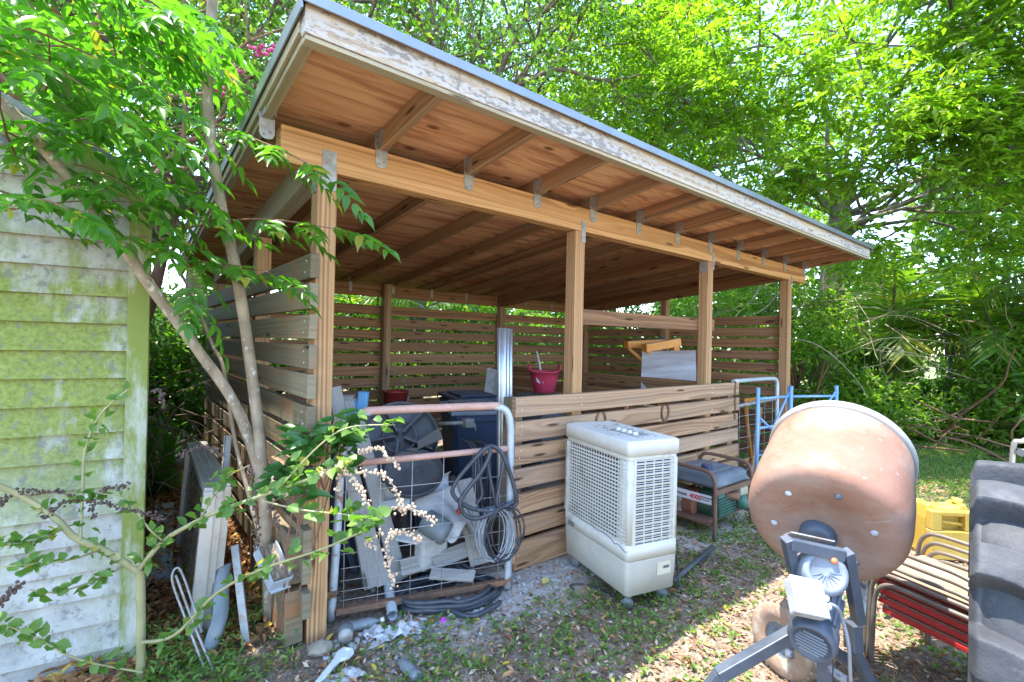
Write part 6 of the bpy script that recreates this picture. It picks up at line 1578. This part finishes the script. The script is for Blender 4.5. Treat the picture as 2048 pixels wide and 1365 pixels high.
tri_mesh('leaflets', lv, L_DRY, dp); st.build('stalk', BARKR, dp)

def scrub(items, name, group, mat, stem, cat='shrub', tpl=T_OVAL):
    for i, (x, y, rx, ry, h, n, ll, lw, lab) in enumerate(items):
        clump_shrub(name, lab, cat, group, x, y, rx, ry, h, n, ll, lw, mat, stem, tpl, seed=int(x * 31 + y * 17) % 9973 + i, clumps=30)
G_E = 'bushes along the far edge of the lawn'
scrub([(9.3, 2.35, .9, .7, 1.0, 3600, .10, .045, 'low bright bush at the lawn edge just right of the blue scaffold frames'),
       (10.0, 1.5, .7, .7, .8, 2600, .10, .045, 'low bush among fallen branches at the middle of the lawn edge'),
       (9.9, .45, .9, .8, 1.9, 4600, .12, .05, 'tall bright bush with pointed leaves at the right end of the lawn edge'),
       (10.0, -.7, 1.0, .9, 2.6, 5200, .12, .05, 'tall bush at the far right side of the frame'),
       (8.6, 3.2, .7, .7, 2.0, 4200, .09, .04, 'viny bush right behind the right wall of the shed'),
       (7.7, 4.1, .8, .8, 2.3, 4600, .09, .035, 'tangled bush leaning over the back half of the right wall'),
       (9.2, 3.6, .8, .8, 2.9, 4600, .09, .04, 'tall vine covered bush at the foot of the feathery tree')], 'bush', G_E, L_MIX, BARKR)
G_B = 'dark shrubs behind the yard'
scrub([(11.9, 3.2, 1.2, 1.0, 1.7, 4600, .14, .05, 'dark shrub under the palms left of the grey pole'),
       (12.4, 1.0, 1.2, 1.0, 1.7, 4600, .14, .05, 'dark shrub under the palms right of the grey pole'),
       (11.6, -1.2, 1.3, 1.1, 3.4, 5200, .14, .05, 'tall dark shrub beyond the far right bush'),
       (7.6, 6.2, 1.2, 1.0, 2.3, 4600, .12, .04, 'dark shrub behind the right back corner of the shed'),
       (5.0, 7.0, 1.2, .8, 2.0, 3800, .12, .04, 'dark shrub behind the right half of the back wall'),
       (2.3, 6.7, 1.1, .7, 1.9, 3800, .12, .04, 'dark shrub behind the left half of the back wall'),
       (.9, 6.9, .7, .7, 1.7, 3200, .11, .045, 'dark shrub at the end of the path between hut and shed'),
       (-.28, 4.9, .42, .6, 1.0, 2600, .08, .04, 'dark undergrowth beside the path close behind the hut'),
       (.05, 6.2, .7, .7, 1.9, 3600, .10, .045, 'dark shrub below the pink flowering tree'),
       (-1.2, 7.2, 1.0, .9, 2.6, 3600, .12, .05, 'tall dark shrub hidden mostly by the hut')], 'shrub', G_B, L_DARK, BARKD)
# strap leaved plant on the path
pl = thing('strap_plant', 'plant with broad strap leaves at the end of the path left of the shed', 'plant', (.30, 5.2, 0)); P_ = []; T_ = []; N_ = []
for k in range(26):
    a = rr_.uniform(0, 2 * PI); P_.append((.30 + rr_.gauss(0, .08), 5.2 + rr_.gauss(0, .08), 0)); T_.append((math.cos(a) * .6, math.sin(a) * .6, rr_.uniform(.5, 1.3))); N_.append((-math.cos(a), -math.sin(a), .6))
tri_mesh('leaves', [leaf_arrays(np.array(P_), np.array(T_), np.array(N_), rng.uniform(.5, .95, 26), rng.uniform(.06, .10, 26), T_BLADE)], L_GLOSS, pl)

# dry vines and fallen branches
VINE = M_worn('dry_vine', (0.27, 0.22, 0.15), (0.42, 0.36, 0.26), 8, 0.9)
def tangle(name, label, cx, cy, n, spread, h, r, seed, mat=VINE, cat='vines', flat=False, L=1.6):
    R_ = random.Random(seed); mb = MB()
    for k in range(n):
        p = Vector((cx + R_.uniform(-spread, spread), cy + R_.uniform(-spread, spread), R_.uniform(.05, .35) if flat else R_.uniform(.1, h))); a = R_.uniform(0, 2 * PI); d = Vector((math.cos(a), math.sin(a), R_.uniform(-.1, .25) if flat else R_.uniform(-.8, .8))).normalized(); pts = [p]
        for i in range(7):
            d = (d + Vector((R_.gauss(0, .25), R_.gauss(0, .25), R_.gauss(0, .2) - (.06 if not flat else .02)))).normalized(); q = pts[-1] + d * L / 7
            if q.z < .02: q.z = .02
            pts.append(q)
        mb.tube(spline(pts, 2), lerp_list([r * R_.uniform(.6, 1.3), r * .4], 15), 5, caps=False)
    tag(mb.build(name, mat), label, cat, None, 'stuff')
tangle('vine_tangle', 'tangle of dry tan vines over the bushes behind the right wall of the shed', 8.0, 3.6, 44, 1.0, 2.4, .008, 1)
tangle('vine_tangle', 'dry vines hanging under the feathery tree right of the shed', 9.4, 2.7, 36, .9, 2.6, .007, 2)
tangle('vine_tangle', 'loose dry vines through the palms in the middle right', 10.4, 1.2, 22, 1.2, 2.8, .007, 3, L=2.2)
tangle('branch_pile', 'fallen grey branches at the edge of the lawn under the scrub', 9.3, 1.2, 30, 1.0, .4, .016, 4, BARKR, 'branches', True, 1.9)
tangle('vine_tangle', 'fine brown twigs in the undergrowth between the hut and the shed', .05, 4.3, 46, .45, 1.1, .007, 5, BARKD, L=.8)
mb = MB(); mb.tube([(11.932, 1.939, 1.286), (11.914, 1.950, 1.774)], .075, 14); pp = Vector((11.932, 1.939, 1.286)); mb.tube([(pp.x, pp.y, 0), pp], .03, 8)
tag(mb.build('vent_pipe', GALV), 'grey galvanised pipe standing in the scrub among the palms', 'pipe')

# far wood closing the yard
def far_wood():
    P = []; r = np.random.default_rng(77)
    n = 80000
    th = np.radians(r.uniform(-25, 150, n)); rad = r.uniform(14.5, 21, n)
    hmax = 2.6 + 1.6 * np.sin(th * 7.3) + 1.2 * np.sin(th * 17 + 1) + .6 * np.sin(th * 41)
    hmax = np.where(th < np.radians(35), hmax * .8 + 3.0, hmax) + .6; hmax = np.where((th > np.radians(12)) & (th < np.radians(17)), 3.9, hmax)
    z = hmax * r.uniform(0, 1, n) ** .8
    P = np.stack([np.cos(th) * rad, np.sin(th) * rad, np.maximum(z, .05)], 1)
    T = r.normal(size=(n, 3)); N = np.array([[0, 0, 1.0]]) + r.normal(size=(n, 3)) * .7
    s = r.uniform(.7, 1.4, n)
    o = tri_mesh('far_wood', [leaf_arrays(P, T, N, .26 * s, .13 * s, T_DIAMOND)], L_FAR)
    tag(o, 'distant green wood closing the yard beyond the scrub', 'woods', None, 'stuff')
far_wood()
rail = thing('white_railing', 'small white railing far beyond the path between hut and shed', 'railing', (-2.6, 12.2, 0)); c = Vector((1.749, 16.577, 1.126)); ax = Vector((.78, -.63, 0))
for k in range(9):
    mb = MB(); p = c + ax * (k - 4) * .14; mb.bar((p.x, p.y, 0.6), (p.x, p.y, c.z + .28), .05, .05); mb.build('baluster', WHITEP, rail)
for z in (.70, c.z + .28):
    mb = MB(); a, b = c - ax * .7, c + ax * .7; mb.bar((a.x, a.y, z), (b.x, b.y, z), .06, .07); mb.build('rail', WHITEP, rail)
# ------------------------------------------------------------------ ground cover
def gzv(x, y): return np.array([gz(a, b) for a, b in zip(x, y)])
def in_view(x, y):
    d = x * fw.x + y * fw.y; r = x * rt.x + y * rt.y
    return (d > 1.2) & (np.abs(r) < 1.12 * d + .3)
L_WEED = M_leaf('lawn_weed_leaf', (0.075, 0.16, 0.02), (0.17, 0.27, 0.05), .35, rough=.5, c3=(0.32, 0.29, 0.09), p3=.12)
L_LITTER = M_leaf('fallen_leaf', (0.12, 0.055, 0.03), (0.46, 0.27, 0.145), .12, rough=.8, tcol=(1, .8, .5), c3=(0.58, 0.46, 0.32), p3=.22)
L_LITTER2 = M_leaf('fallen_leaf_rust', (0.22, 0.095, 0.04), (0.50, 0.27, 0.12), .15, rough=.8, tcol=(1, .7, .4), c3=(0.5, 0.36, 0.06), p3=.12)
def nz(x, y, s, o): return np.array([mnoise.noise(Vector((a * s, b * s, o))) for a, b in zip(x, y)])
def scatter(n, x0, x1, y0, y1, fn):
    x = rng.uniform(x0, x1, n); y = rng.uniform(y0, y1, n); k = in_view(x, y) & (rng.random(n) < fn(x, y)); return x[k], y[k]
def shedmask(x, y): return ~((x > .65) & (x < 5.85) & (y > 2.25) & (y < 5.4))
def sandm(x, y): return np.clip(1.25 - np.sqrt(((x - 2.0) / .75) ** 2 + ((y - 2.15) / .38) ** 2), 0, 1)
def flatleaf(x, y, l0, l1, w, tilt, tpl, lift=.004, up=0.0):
    n = len(x); z = gzv(x, y) + rng.uniform(.001, lift, n); a = rng.uniform(0, 2 * PI, n)
    T = np.stack([np.cos(a), np.sin(a), rng.normal(size=n) * tilt + up], 1); N = np.array([[0, 0, 1.0]]) + rng.normal(size=(n, 3)) * tilt
    L = rng.uniform(l0, l1, n)
    return leaf_arrays(np.stack([x, y, z], 1), T, N, L, L * w, tpl)
# brown leaf litter
x, y = scatter(80000, -1, 8, -1.2, 3.0, lambda x, y: shedmask(x, y) * (0.75 - .62 * sandm(x, y)) * np.clip(1.25 - x / 9, .2, 1))
o = tri_mesh('leaf_litter', [flatleaf(x, y, .014, .038, .42, .42, T_DIAMOND, .012)], L_LITTER); tag(o, 'small dry leaves and bark chips littering the soil of the yard', 'leaf litter', None, 'stuff')
x, y = scatter(8000, -1, 8, -1.2, 3.0, lambda x, y: shedmask(x, y) * (0.5 - .45 * sandm(x, y)))
x2, y2 = scatter(9000, -.2, .66, 2.4, 6.0, lambda x, y: np.ones_like(x))
o = tri_mesh('fallen_leaves', [flatleaf(x, y, .03, .06, .40, .35, T_OVAL, .02), flatleaf(x2, y2, .03, .07, .42, .55, T_OVAL, .05)], L_LITTER2); tag(o, 'larger curled brown leaves lying on the yard and on the path beside the shed', 'leaf litter', None, 'stuff')
# pale rubble at the foot of the gate and the low wall
def rubble():
    R_ = random.Random(6); mb = MB()
    for k in range(520):
        x = R_.uniform(.72, 2.7); y = 2.2 - abs(R_.gauss(0, .17)) + (.05 if x < 1.6 else 0)
        if x > 1.9 and y < 1.95: continue
        s = R_.uniform(.004, .016) * (1.4 if R_.random() < .1 else 1); mb.ball((x, y, gz(x, y) + s * .3), s, 5, (R_.uniform(.8, 1.4), R_.uniform(.8, 1.4), R_.uniform(.5, .9)))
    for i, v in enumerate(mb.v): mb.v[i] = v + Vector((R_.uniform(-1, 1), R_.uniform(-1, 1), R_.uniform(-1, 1))) * .0022
    mb.sm = [False] * len(mb.sm)
    tag(mb.build('rubble', M_worn('pale_rubble', (0.27, 0.255, 0.24), (0.44, 0.425, 0.41), 14, .9, 0, (0.2, 0.18, 0.155), (.6, .7), 20)), 'pale crumbs of rubble on the soil before the gate', 'rubble', None, 'stuff')
rubble()
# straw and twiglets
x, y = scatter(4200, -.5, 6, -1.0, 2.6, lambda x, y: .8 * shedmask(x, y)); n = len(x); a = rng.uniform(0, 2 * PI, n)
o = tri_mesh('straw', [leaf_arrays(np.stack([x, y, gzv(x, y) + .006], 1), np.stack([np.cos(a), np.sin(a), rng.normal(size=n) * .12], 1), np.array([[0, 0, 1.0]]) + np.zeros((n, 3)), rng.uniform(.04, .13, n), np.full(n, .0028), T_BLADE)], L_DRY); tag(o, 'thin straw and twiglets scattered over the soil', 'straw', None, 'stuff')
# green weeds in patches
def weedp(x, y):
    m = nz(x, y, 1.5, 3.0) * 1.1 + nz(x, y, 5, 8.0) * .6
    shade = ((x > 1.0) & (x < 4.2) & (y > 1.02) & (y < 2.0)) | ((x > .6) & (x < 2.1) & (y > .9) & (y < 1.65))
    p = np.where(shade, .75 + m * 1.3, .22 + m * 1.0)
    return np.clip(p, 0, 1) * (1 - .9 * sandm(x, y)) * shedmask(x, y)
x, y = scatter(8500, .2, 7, -1.0, 2.3, weedp)
k = 6; xx = np.repeat(x, k) + rng.normal(size=len(x) * k) * .018; yy = np.repeat(y, k) + rng.normal(size=len(y) * k) * .018
x3, y3 = scatter(420, .05, .62, 2.1, 2.75, lambda x, y: .6 + nz(x, y, 3, 1.0)); xx3 = np.repeat(x3, 8) + rng.normal(size=len(x3) * 8) * .02; yy3 = np.repeat(y3, 8) + rng.normal(size=len(y3) * 8) * .02
o = tri_mesh('ground_weeds', [flatleaf(xx, yy, .014, .034, .55, .45, T_OVAL, .028, .35), flatleaf(xx3, yy3, .018, .04, .34, .5, T_OVAL, .08, .5)], L_WEED); tag(o, 'small green weeds growing in patches across the yard', 'weeds', None, 'stuff')
# grass tufts and the lawn at the back
x, y = scatter(900, .4, 5, -.6, 2.0, lambda x, y: np.clip(.10 + nz(x, y, 2.1, 6.0) * .9, 0, 1)); k = 12
xa = np.repeat(x, k) + rng.normal(size=len(x) * k) * .012; ya = np.repeat(y, k) + rng.normal(size=len(x) * k) * .012
xb, yb = scatter(60000, 4.6, 10.4, -2.2, 3.6, lambda x, y: np.clip((x - 4.2 + nz(x, y, .9, 2) * 2.5) / 3.2, 0, 1) * ~((x < 5.9) & (y > 2.2)))
def blades(x, y, l0, l1, w): 
    n = len(x); a = rng.uniform(0, 2 * PI, n)
    return leaf_arrays(np.stack([x, y, gzv(x, y)], 1), np.stack([np.cos(a) * .6, np.sin(a) * .6, rng.uniform(.4, 1.2, n)], 1), rng.normal(size=(n, 3)), rng.uniform(l0, l1, n), np.full(n, w), T_BLADE)
o = tri_mesh('lawn_grass', [blades(xa, ya, .04, .09, .0045), blades(xb, yb, .03, .075, .009)], L_WEED); tag(o, 'thin grass of the lawn running back to the scrub', 'grass', None, 'stuff')

# ------------------------------------------------------------------ rubbish lying in front of the gate
CLEAR = M_worn('cloudy_clear_plastic', (0.30, 0.34, 0.37), (0.42, 0.46, 0.48), 14, 0.22, trans=.55)
TANST = M_worn('tan_stone', (0.27, 0.22, 0.16), (0.42, 0.36, 0.28), 18, .9, 0, (0.2, 0.17, 0.13), (.55, .7), 24, bump=.5)
def bottle(p, d, r, L, label, mat, capm):
    p = Vector(p); p.z = gz(p.x, p.y) + r * .85; d = Vector(d).normalized(); b = thing('plastic_bottle', label, 'bottle', (p.x, p.y, 0))
    mb = MB(); mb.lathe([(0, .004), (r * .8, 0), (r, .01), (r, L * .18), (r * .94, L * .22), (r * .94, L * .3), (r, L * .34), (r, L * .6), (r * .95, L * .66), (r * .8, L * .78), (r * .38, L * .9), (r * .36, L), (0, L)], p, d, 20); mb.build('body', mat, b)
    mb = MB(); mb.lathe([(r * .44, L), (r * .46, L + .014), (r * .4, L + .018), (0, L + .018)], p, d, 14); mb.build('cap', capm, b)
CREAM = M_worn('cream_cap', (0.55, 0.5, 0.4), (0.65, 0.6, 0.5), 9, 0.5)
bottle((0.865, 2.252, 0.000), (.95, -.25, .03), .026, .15, 'cloudy plastic bottle with a cream cap lying under the gate', CLEAR, CREAM)
bottle((0.966, 1.751, 0.000), (-.10, .95, .04), .024, .145, 'clear plastic bottle lying nearest the camera on the litter', CLEAR, GALV)
jar = thing('glass_jar', 'clear jar with a metal ring lying beside the flat stone', 'jar', (0.838, 2.209, 0.000)); p = Vector((0.846, 2.218, 0.000)); p.z = .03
mb = MB(); mb.lathe([(0, 0), (.03, 0), (.034, .008), (.034, .05), (.028, .06)], p, (-.35, -.85, .12), 20); mb.build('body', CLEAR, jar)
mb = MB(); mb.lathe([(.029, .058), (.031, .06), (.031, .074), (.0, .075)], p, (-.35, -.85, .12), 20); mb.build('metal_ring', GALV, jar)
mb = MB(); c = Vector((0.715, 2.174, -0.000))
def rock_fn(u, v):
    a = u * 2 * PI; t = v * PI
    d = Vector((math.sin(t) * math.cos(a), math.sin(t) * math.sin(a), math.cos(t))); k = 1 + .28 * mnoise.noise(d * 1.7 + Vector((3, 1, 2)))
    return c + Vector((d.x * .052 * k, d.y * .045 * k, .012 + d.z * .026 * k))
mb.grid(rock_fn, 20, 12); tag(mb.build('flat_stone', TANST), 'flat pale stone at the foot of the front left post', 'stone')
wpt = [(0.636, 1.971, 0.010), (0.696, 2.019, 0.020), (0.743, 2.056, 0.030), (0.779, 2.051, 0.040)]
w0, w1 = Vector((0.632, 1.946, 0.012)), Vector((0.785, 2.066, 0.030)); wd = (w1 - w0).normalized(); ws = Vector((wd.y, -wd.x, 0))
mb = MB(); mb.prism([(0, -.012), (.10, -.014), (.13, -.02), (.15, -.045), (.185, -.05), (.205, -.03), (.20, .01), (.17, .022), (.12, .012), (.05, .012), (0, .012)], w0, wd, ws * -1, (0, 0, .014)); tag(mb.build('plastic_bracket', WHITEP, None, bevel=.004), 'white hook shaped plastic piece lying on the litter below the front left post', 'plastic piece')
def crumple(c, rx, ry, h, label, mat, seed, rz=0.0, name='plastic_sheet'):
    c = Vector(c)
    def fn(u, v):
        a = (u - .5) * 2; b = (v - .5) * 2; ca, sa = math.cos(rz), math.sin(rz)
        edge = 1 + .25 * mnoise.noise(Vector((math.atan2(b, a) * 1.5, seed, 0)))
        x = (a * ca - b * sa) * rx * edge; y = (a * sa + b * ca) * ry * edge
        fold = abs(mnoise.noise(Vector((x * 16, y * 16, seed)))) + .5 * abs(mnoise.noise(Vector((x * 34, y * 34, seed + 5))))
        return Vector((c.x + x, c.y + y, gz(c.x + x, c.y + y) + .004 + h * fold * max(0, 1 - (a * a + b * b) * .45)))
    mb = MB(); mb.grid(fn, 34, 26); o = mb.build(name, mat); s = o.modifiers.new('thickness', 'SOLIDIFY'); s.thickness = .0012
    tag(o, label, 'plastic')
DUSTYP = M_worn('dusty_clear_sheet', (0.44, 0.43, 0.44), (0.60, 0.59, 0.60), 12, 0.35, 0, (0.27, 0.23, 0.19), (0.55, 0.7), 14)
crumple((1.061, 2.106, 0.000), .13, .05, .06, 'crumpled dusty plastic sheet lying in front of the hose coil', DUSTYP, 3, -.3)
crumple((0.953, 2.171, 0.000), .055, .04, .05, 'small dusty plastic bag beside the drain pipe end', DUSTYP, 9, .3)
crumple((0.745, 1.954, 0.000), .07, .045, .04, 'crumpled pale plastic under the white hook shaped piece', DUSTYP, 14, .2)
crumple((1.546, 2.143, 0.000), .075, .022, .02, 'pale torn strip of plastic lying inside the hose coil', WHITEP, 21, .5, 'plastic_strip')
mb = MB(); c = Vector((1.244, 2.013, 0.020)); mb.grid(lambda u, v: c + Vector(((u - .5) * .028, (v - .5) * .02, .012 * math.sin(u * 3) + .008 * v)), 6, 4); tag(mb.build('petal', M_worn('magenta_petal', (0.42, 0.03, 0.36), (0.55, 0.06, 0.48), 20, 0.6)), 'single magenta petal lying by the hose coil', 'petal')
for (p, l, nm) in (((1.893, 2.021, 0.012), 'yellow fallen leaf on the pale sand left of the cooler', 'fallen_leaf'),):
    o = tri_mesh(nm, [leaf_arrays(np.array([p]), np.array([[1, .3, .3]]), np.array([[-.3, -.3, 1.0]]), .06, .045, T_OVAL)], M_leaf('yellow_fallen_leaf', (0.55, 0.48, 0.12), (0.62, 0.55, 0.2), .2, tcol=(1, .9, .4))); tag(o, l, 'leaf')

# ------------------------------------------------------------------ scrap leaning between the hut and the shed
ALU = M_worn('dull_aluminium', (0.42, 0.41, 0.39), (0.60, 0.59, 0.57), 7, 0.4, 0.6, (0.34, 0.27, 0.2), (0.62, 0.78), 9)
GLS = M_worn('brown_reflection_glass', (0.22, 0.18, 0.13), (0.36, 0.30, 0.22), 5, 0.25, 0.0, (0.50, 0.43, 0.32), (0.55, 0.75), 4, spec=.9)  # brown reflections painted into the opaque pane colour
wl = ['aluminium window leaning nearest the path in the stack', 'middle aluminium window of the leaning stack', 'aluminium window closest to the trunk in the stack']
for k in range(3):
    wd_ = thing('window_frame', wl[k], 'window frame', (.33 + .035 * k, 3.1, 0), 0, 'aluminium windows leaning between hut and tree')
    lean = Vector((.045, 0, .66)); b0 = Vector((.29 + .033 * k, 2.55 + .02 * k, .01)); b1 = Vector((.33 + .033 * k, 3.72, .01)); t0 = b0 + lean; t1 = b1 + lean
    nrm = Vector((-1, 0, .15))
    for a, b in ((b0, b1), (t0, t1), (b0, t0), (b1, t1)):
        mb = MB(); mb.bar(a, b, .03, .045, nrm) if (a, b) != (b0, t0) else mb.bar(a, b, .03, .05, nrm); mb.build('frame_bar', ALU, wd_, bevel=.002)
    mb = MB(); mb.bar((b0 + t0) / 2 + Vector((0, .03, 0)), (b1 + t1) / 2 - Vector((0, .03, 0)), .005, .60, lean); mb.build('glass', GLS, wd_)
plank((.43, 2.98, .0), (0.494, 3.138, 0.808), .05, .03, 'slim blue grey metal bar leaning against the left slatted wall', mat=PVC, up=(-1, 0, .2), name='metal_bar')
WPAN = M_worn('pale_blue_white_panel', (0.33, 0.36, 0.40), (0.44, 0.47, 0.51), 5, 0.5, 0, (0.22, 0.20, 0.18), (0.62, 0.75), 8)
plank((0.733, 2.925, 0.000), (0.720, 2.533, 0.664), .10, .02, 'white panel leaning on the slatted wall beside the trunk', mat=WPAN, up=(-.5, -.8, .2), name='leaning_sheet')
plank((.47, 2.40, .01), (0.449, 2.599, 0.386), .032, .012, 'bent pale tin strip in front of the tree trunk', mat=GALV, up=(-.4, -.9, .2), name='tin_strip')
def gut(u, v):
    a = (v - .5) * 2.6; p0, p1 = Vector((.33, 2.42, .03)), Vector((.42, 2.60, .30)); p = p0.lerp(p1, u)
    return p + Vector((.032 * math.sin(a) + .015 * math.sin(u * 5), -.02 * math.cos(a) , .012 * math.sin(u * 8)))
cloth(gut, 22, 10, 'bent_sheet', M_worn('blue_grey_sheet_metal', (0.15, 0.175, 0.185), (0.24, 0.265, 0.275), 6, 0.5, 0.3, (0.3, 0.26, 0.2), (0.62, 0.75), 10), 'bent blue grey sheet metal lying before the leaning windows', 'sheet metal', .003)
gt = thing('gutter_piece', 'short white gutter piece full of debris at the foot of the tree', 'gutter', (.52, 2.42, 0))
c = Vector((0.540, 2.423, 0.412)); a = Vector((.12, -.62, -.42)).normalized() 
mb = MB(); q = c + a * .20; mb.bar(c + Vector((0, 0, -.028)), q + Vector((0, 0, -.028)), .085, .006); s_ = a.cross(Vector((0, 0, 1))).normalized()
mb.bar(c + s_ * .042, q + s_ * .042, .005, .06); mb.bar(c - s_ * .042, q - s_ * .042, .005, .06); mb.bar(q - s_ * .04, q + s_ * .04, .005, .055, s_.cross(a)); mb.build('channel', WPAN, gt)
mb = MB(); mb.grid(lambda u, v: c.lerp(q, u) + s_ * ((v - .5) * .074) + Vector((0, 0, .008 + .02 * mnoise.noise(Vector((u * 9, v * 9, 3))))), 14, 8, False); mb.build('debris', LITTER, gt)
for i, (p0, p1, w, h, l) in enumerate((((.650, 2.30, .69), (.66, 2.75, .67), .06, .16, 'cut end of a grey beam beside the front left post, upper one'), ((.640, 2.29, .38), (.655, 3.1, .36), .075, .22, 'thick grey beam stacked low beside the front left post'), ((.630, 2.27, .13), (.65, 3.1, .12), .075, .24, 'lowest grey beam on the soil beside the front left post'))):
    mb = MB(); mb.bar(p0, p1, w, h, jit=.004); tag(mb.build('timber_beam', W_LEFT, None, bevel=.005), l, 'beam', 'old beams stacked beside the front left post')
mb = MB(); mb.tube(spline([(.30, 2.30, .02), (.24, 2.42, .20), (.20, 2.5, .33), (.22, 2.52, .37), (.25, 2.5, .30), (.30, 2.40, .12)], 5), .005, 5); mb.tube(spline([(.33, 2.28, .01), (.27, 2.38, .17), (.21, 2.47, .36)], 5), .005, 5)
tag(mb.build('wire_hook', GALV), 'bent grey wire hooks standing by the shrub stem', 'wire')
mb = MB(); mb.bar((0.320, 4.741, 0.020), (0.204, 3.298, 0.020), .12, .03); tag(mb.build('path_board', WPAN), 'pale board lying flat on the path behind the hut corner', 'board')
print('objects', len(bpy.data.objects), 'tris', sum(len(o.data.polygons) for o in bpy.data.objects if o.type == 'MESH'))
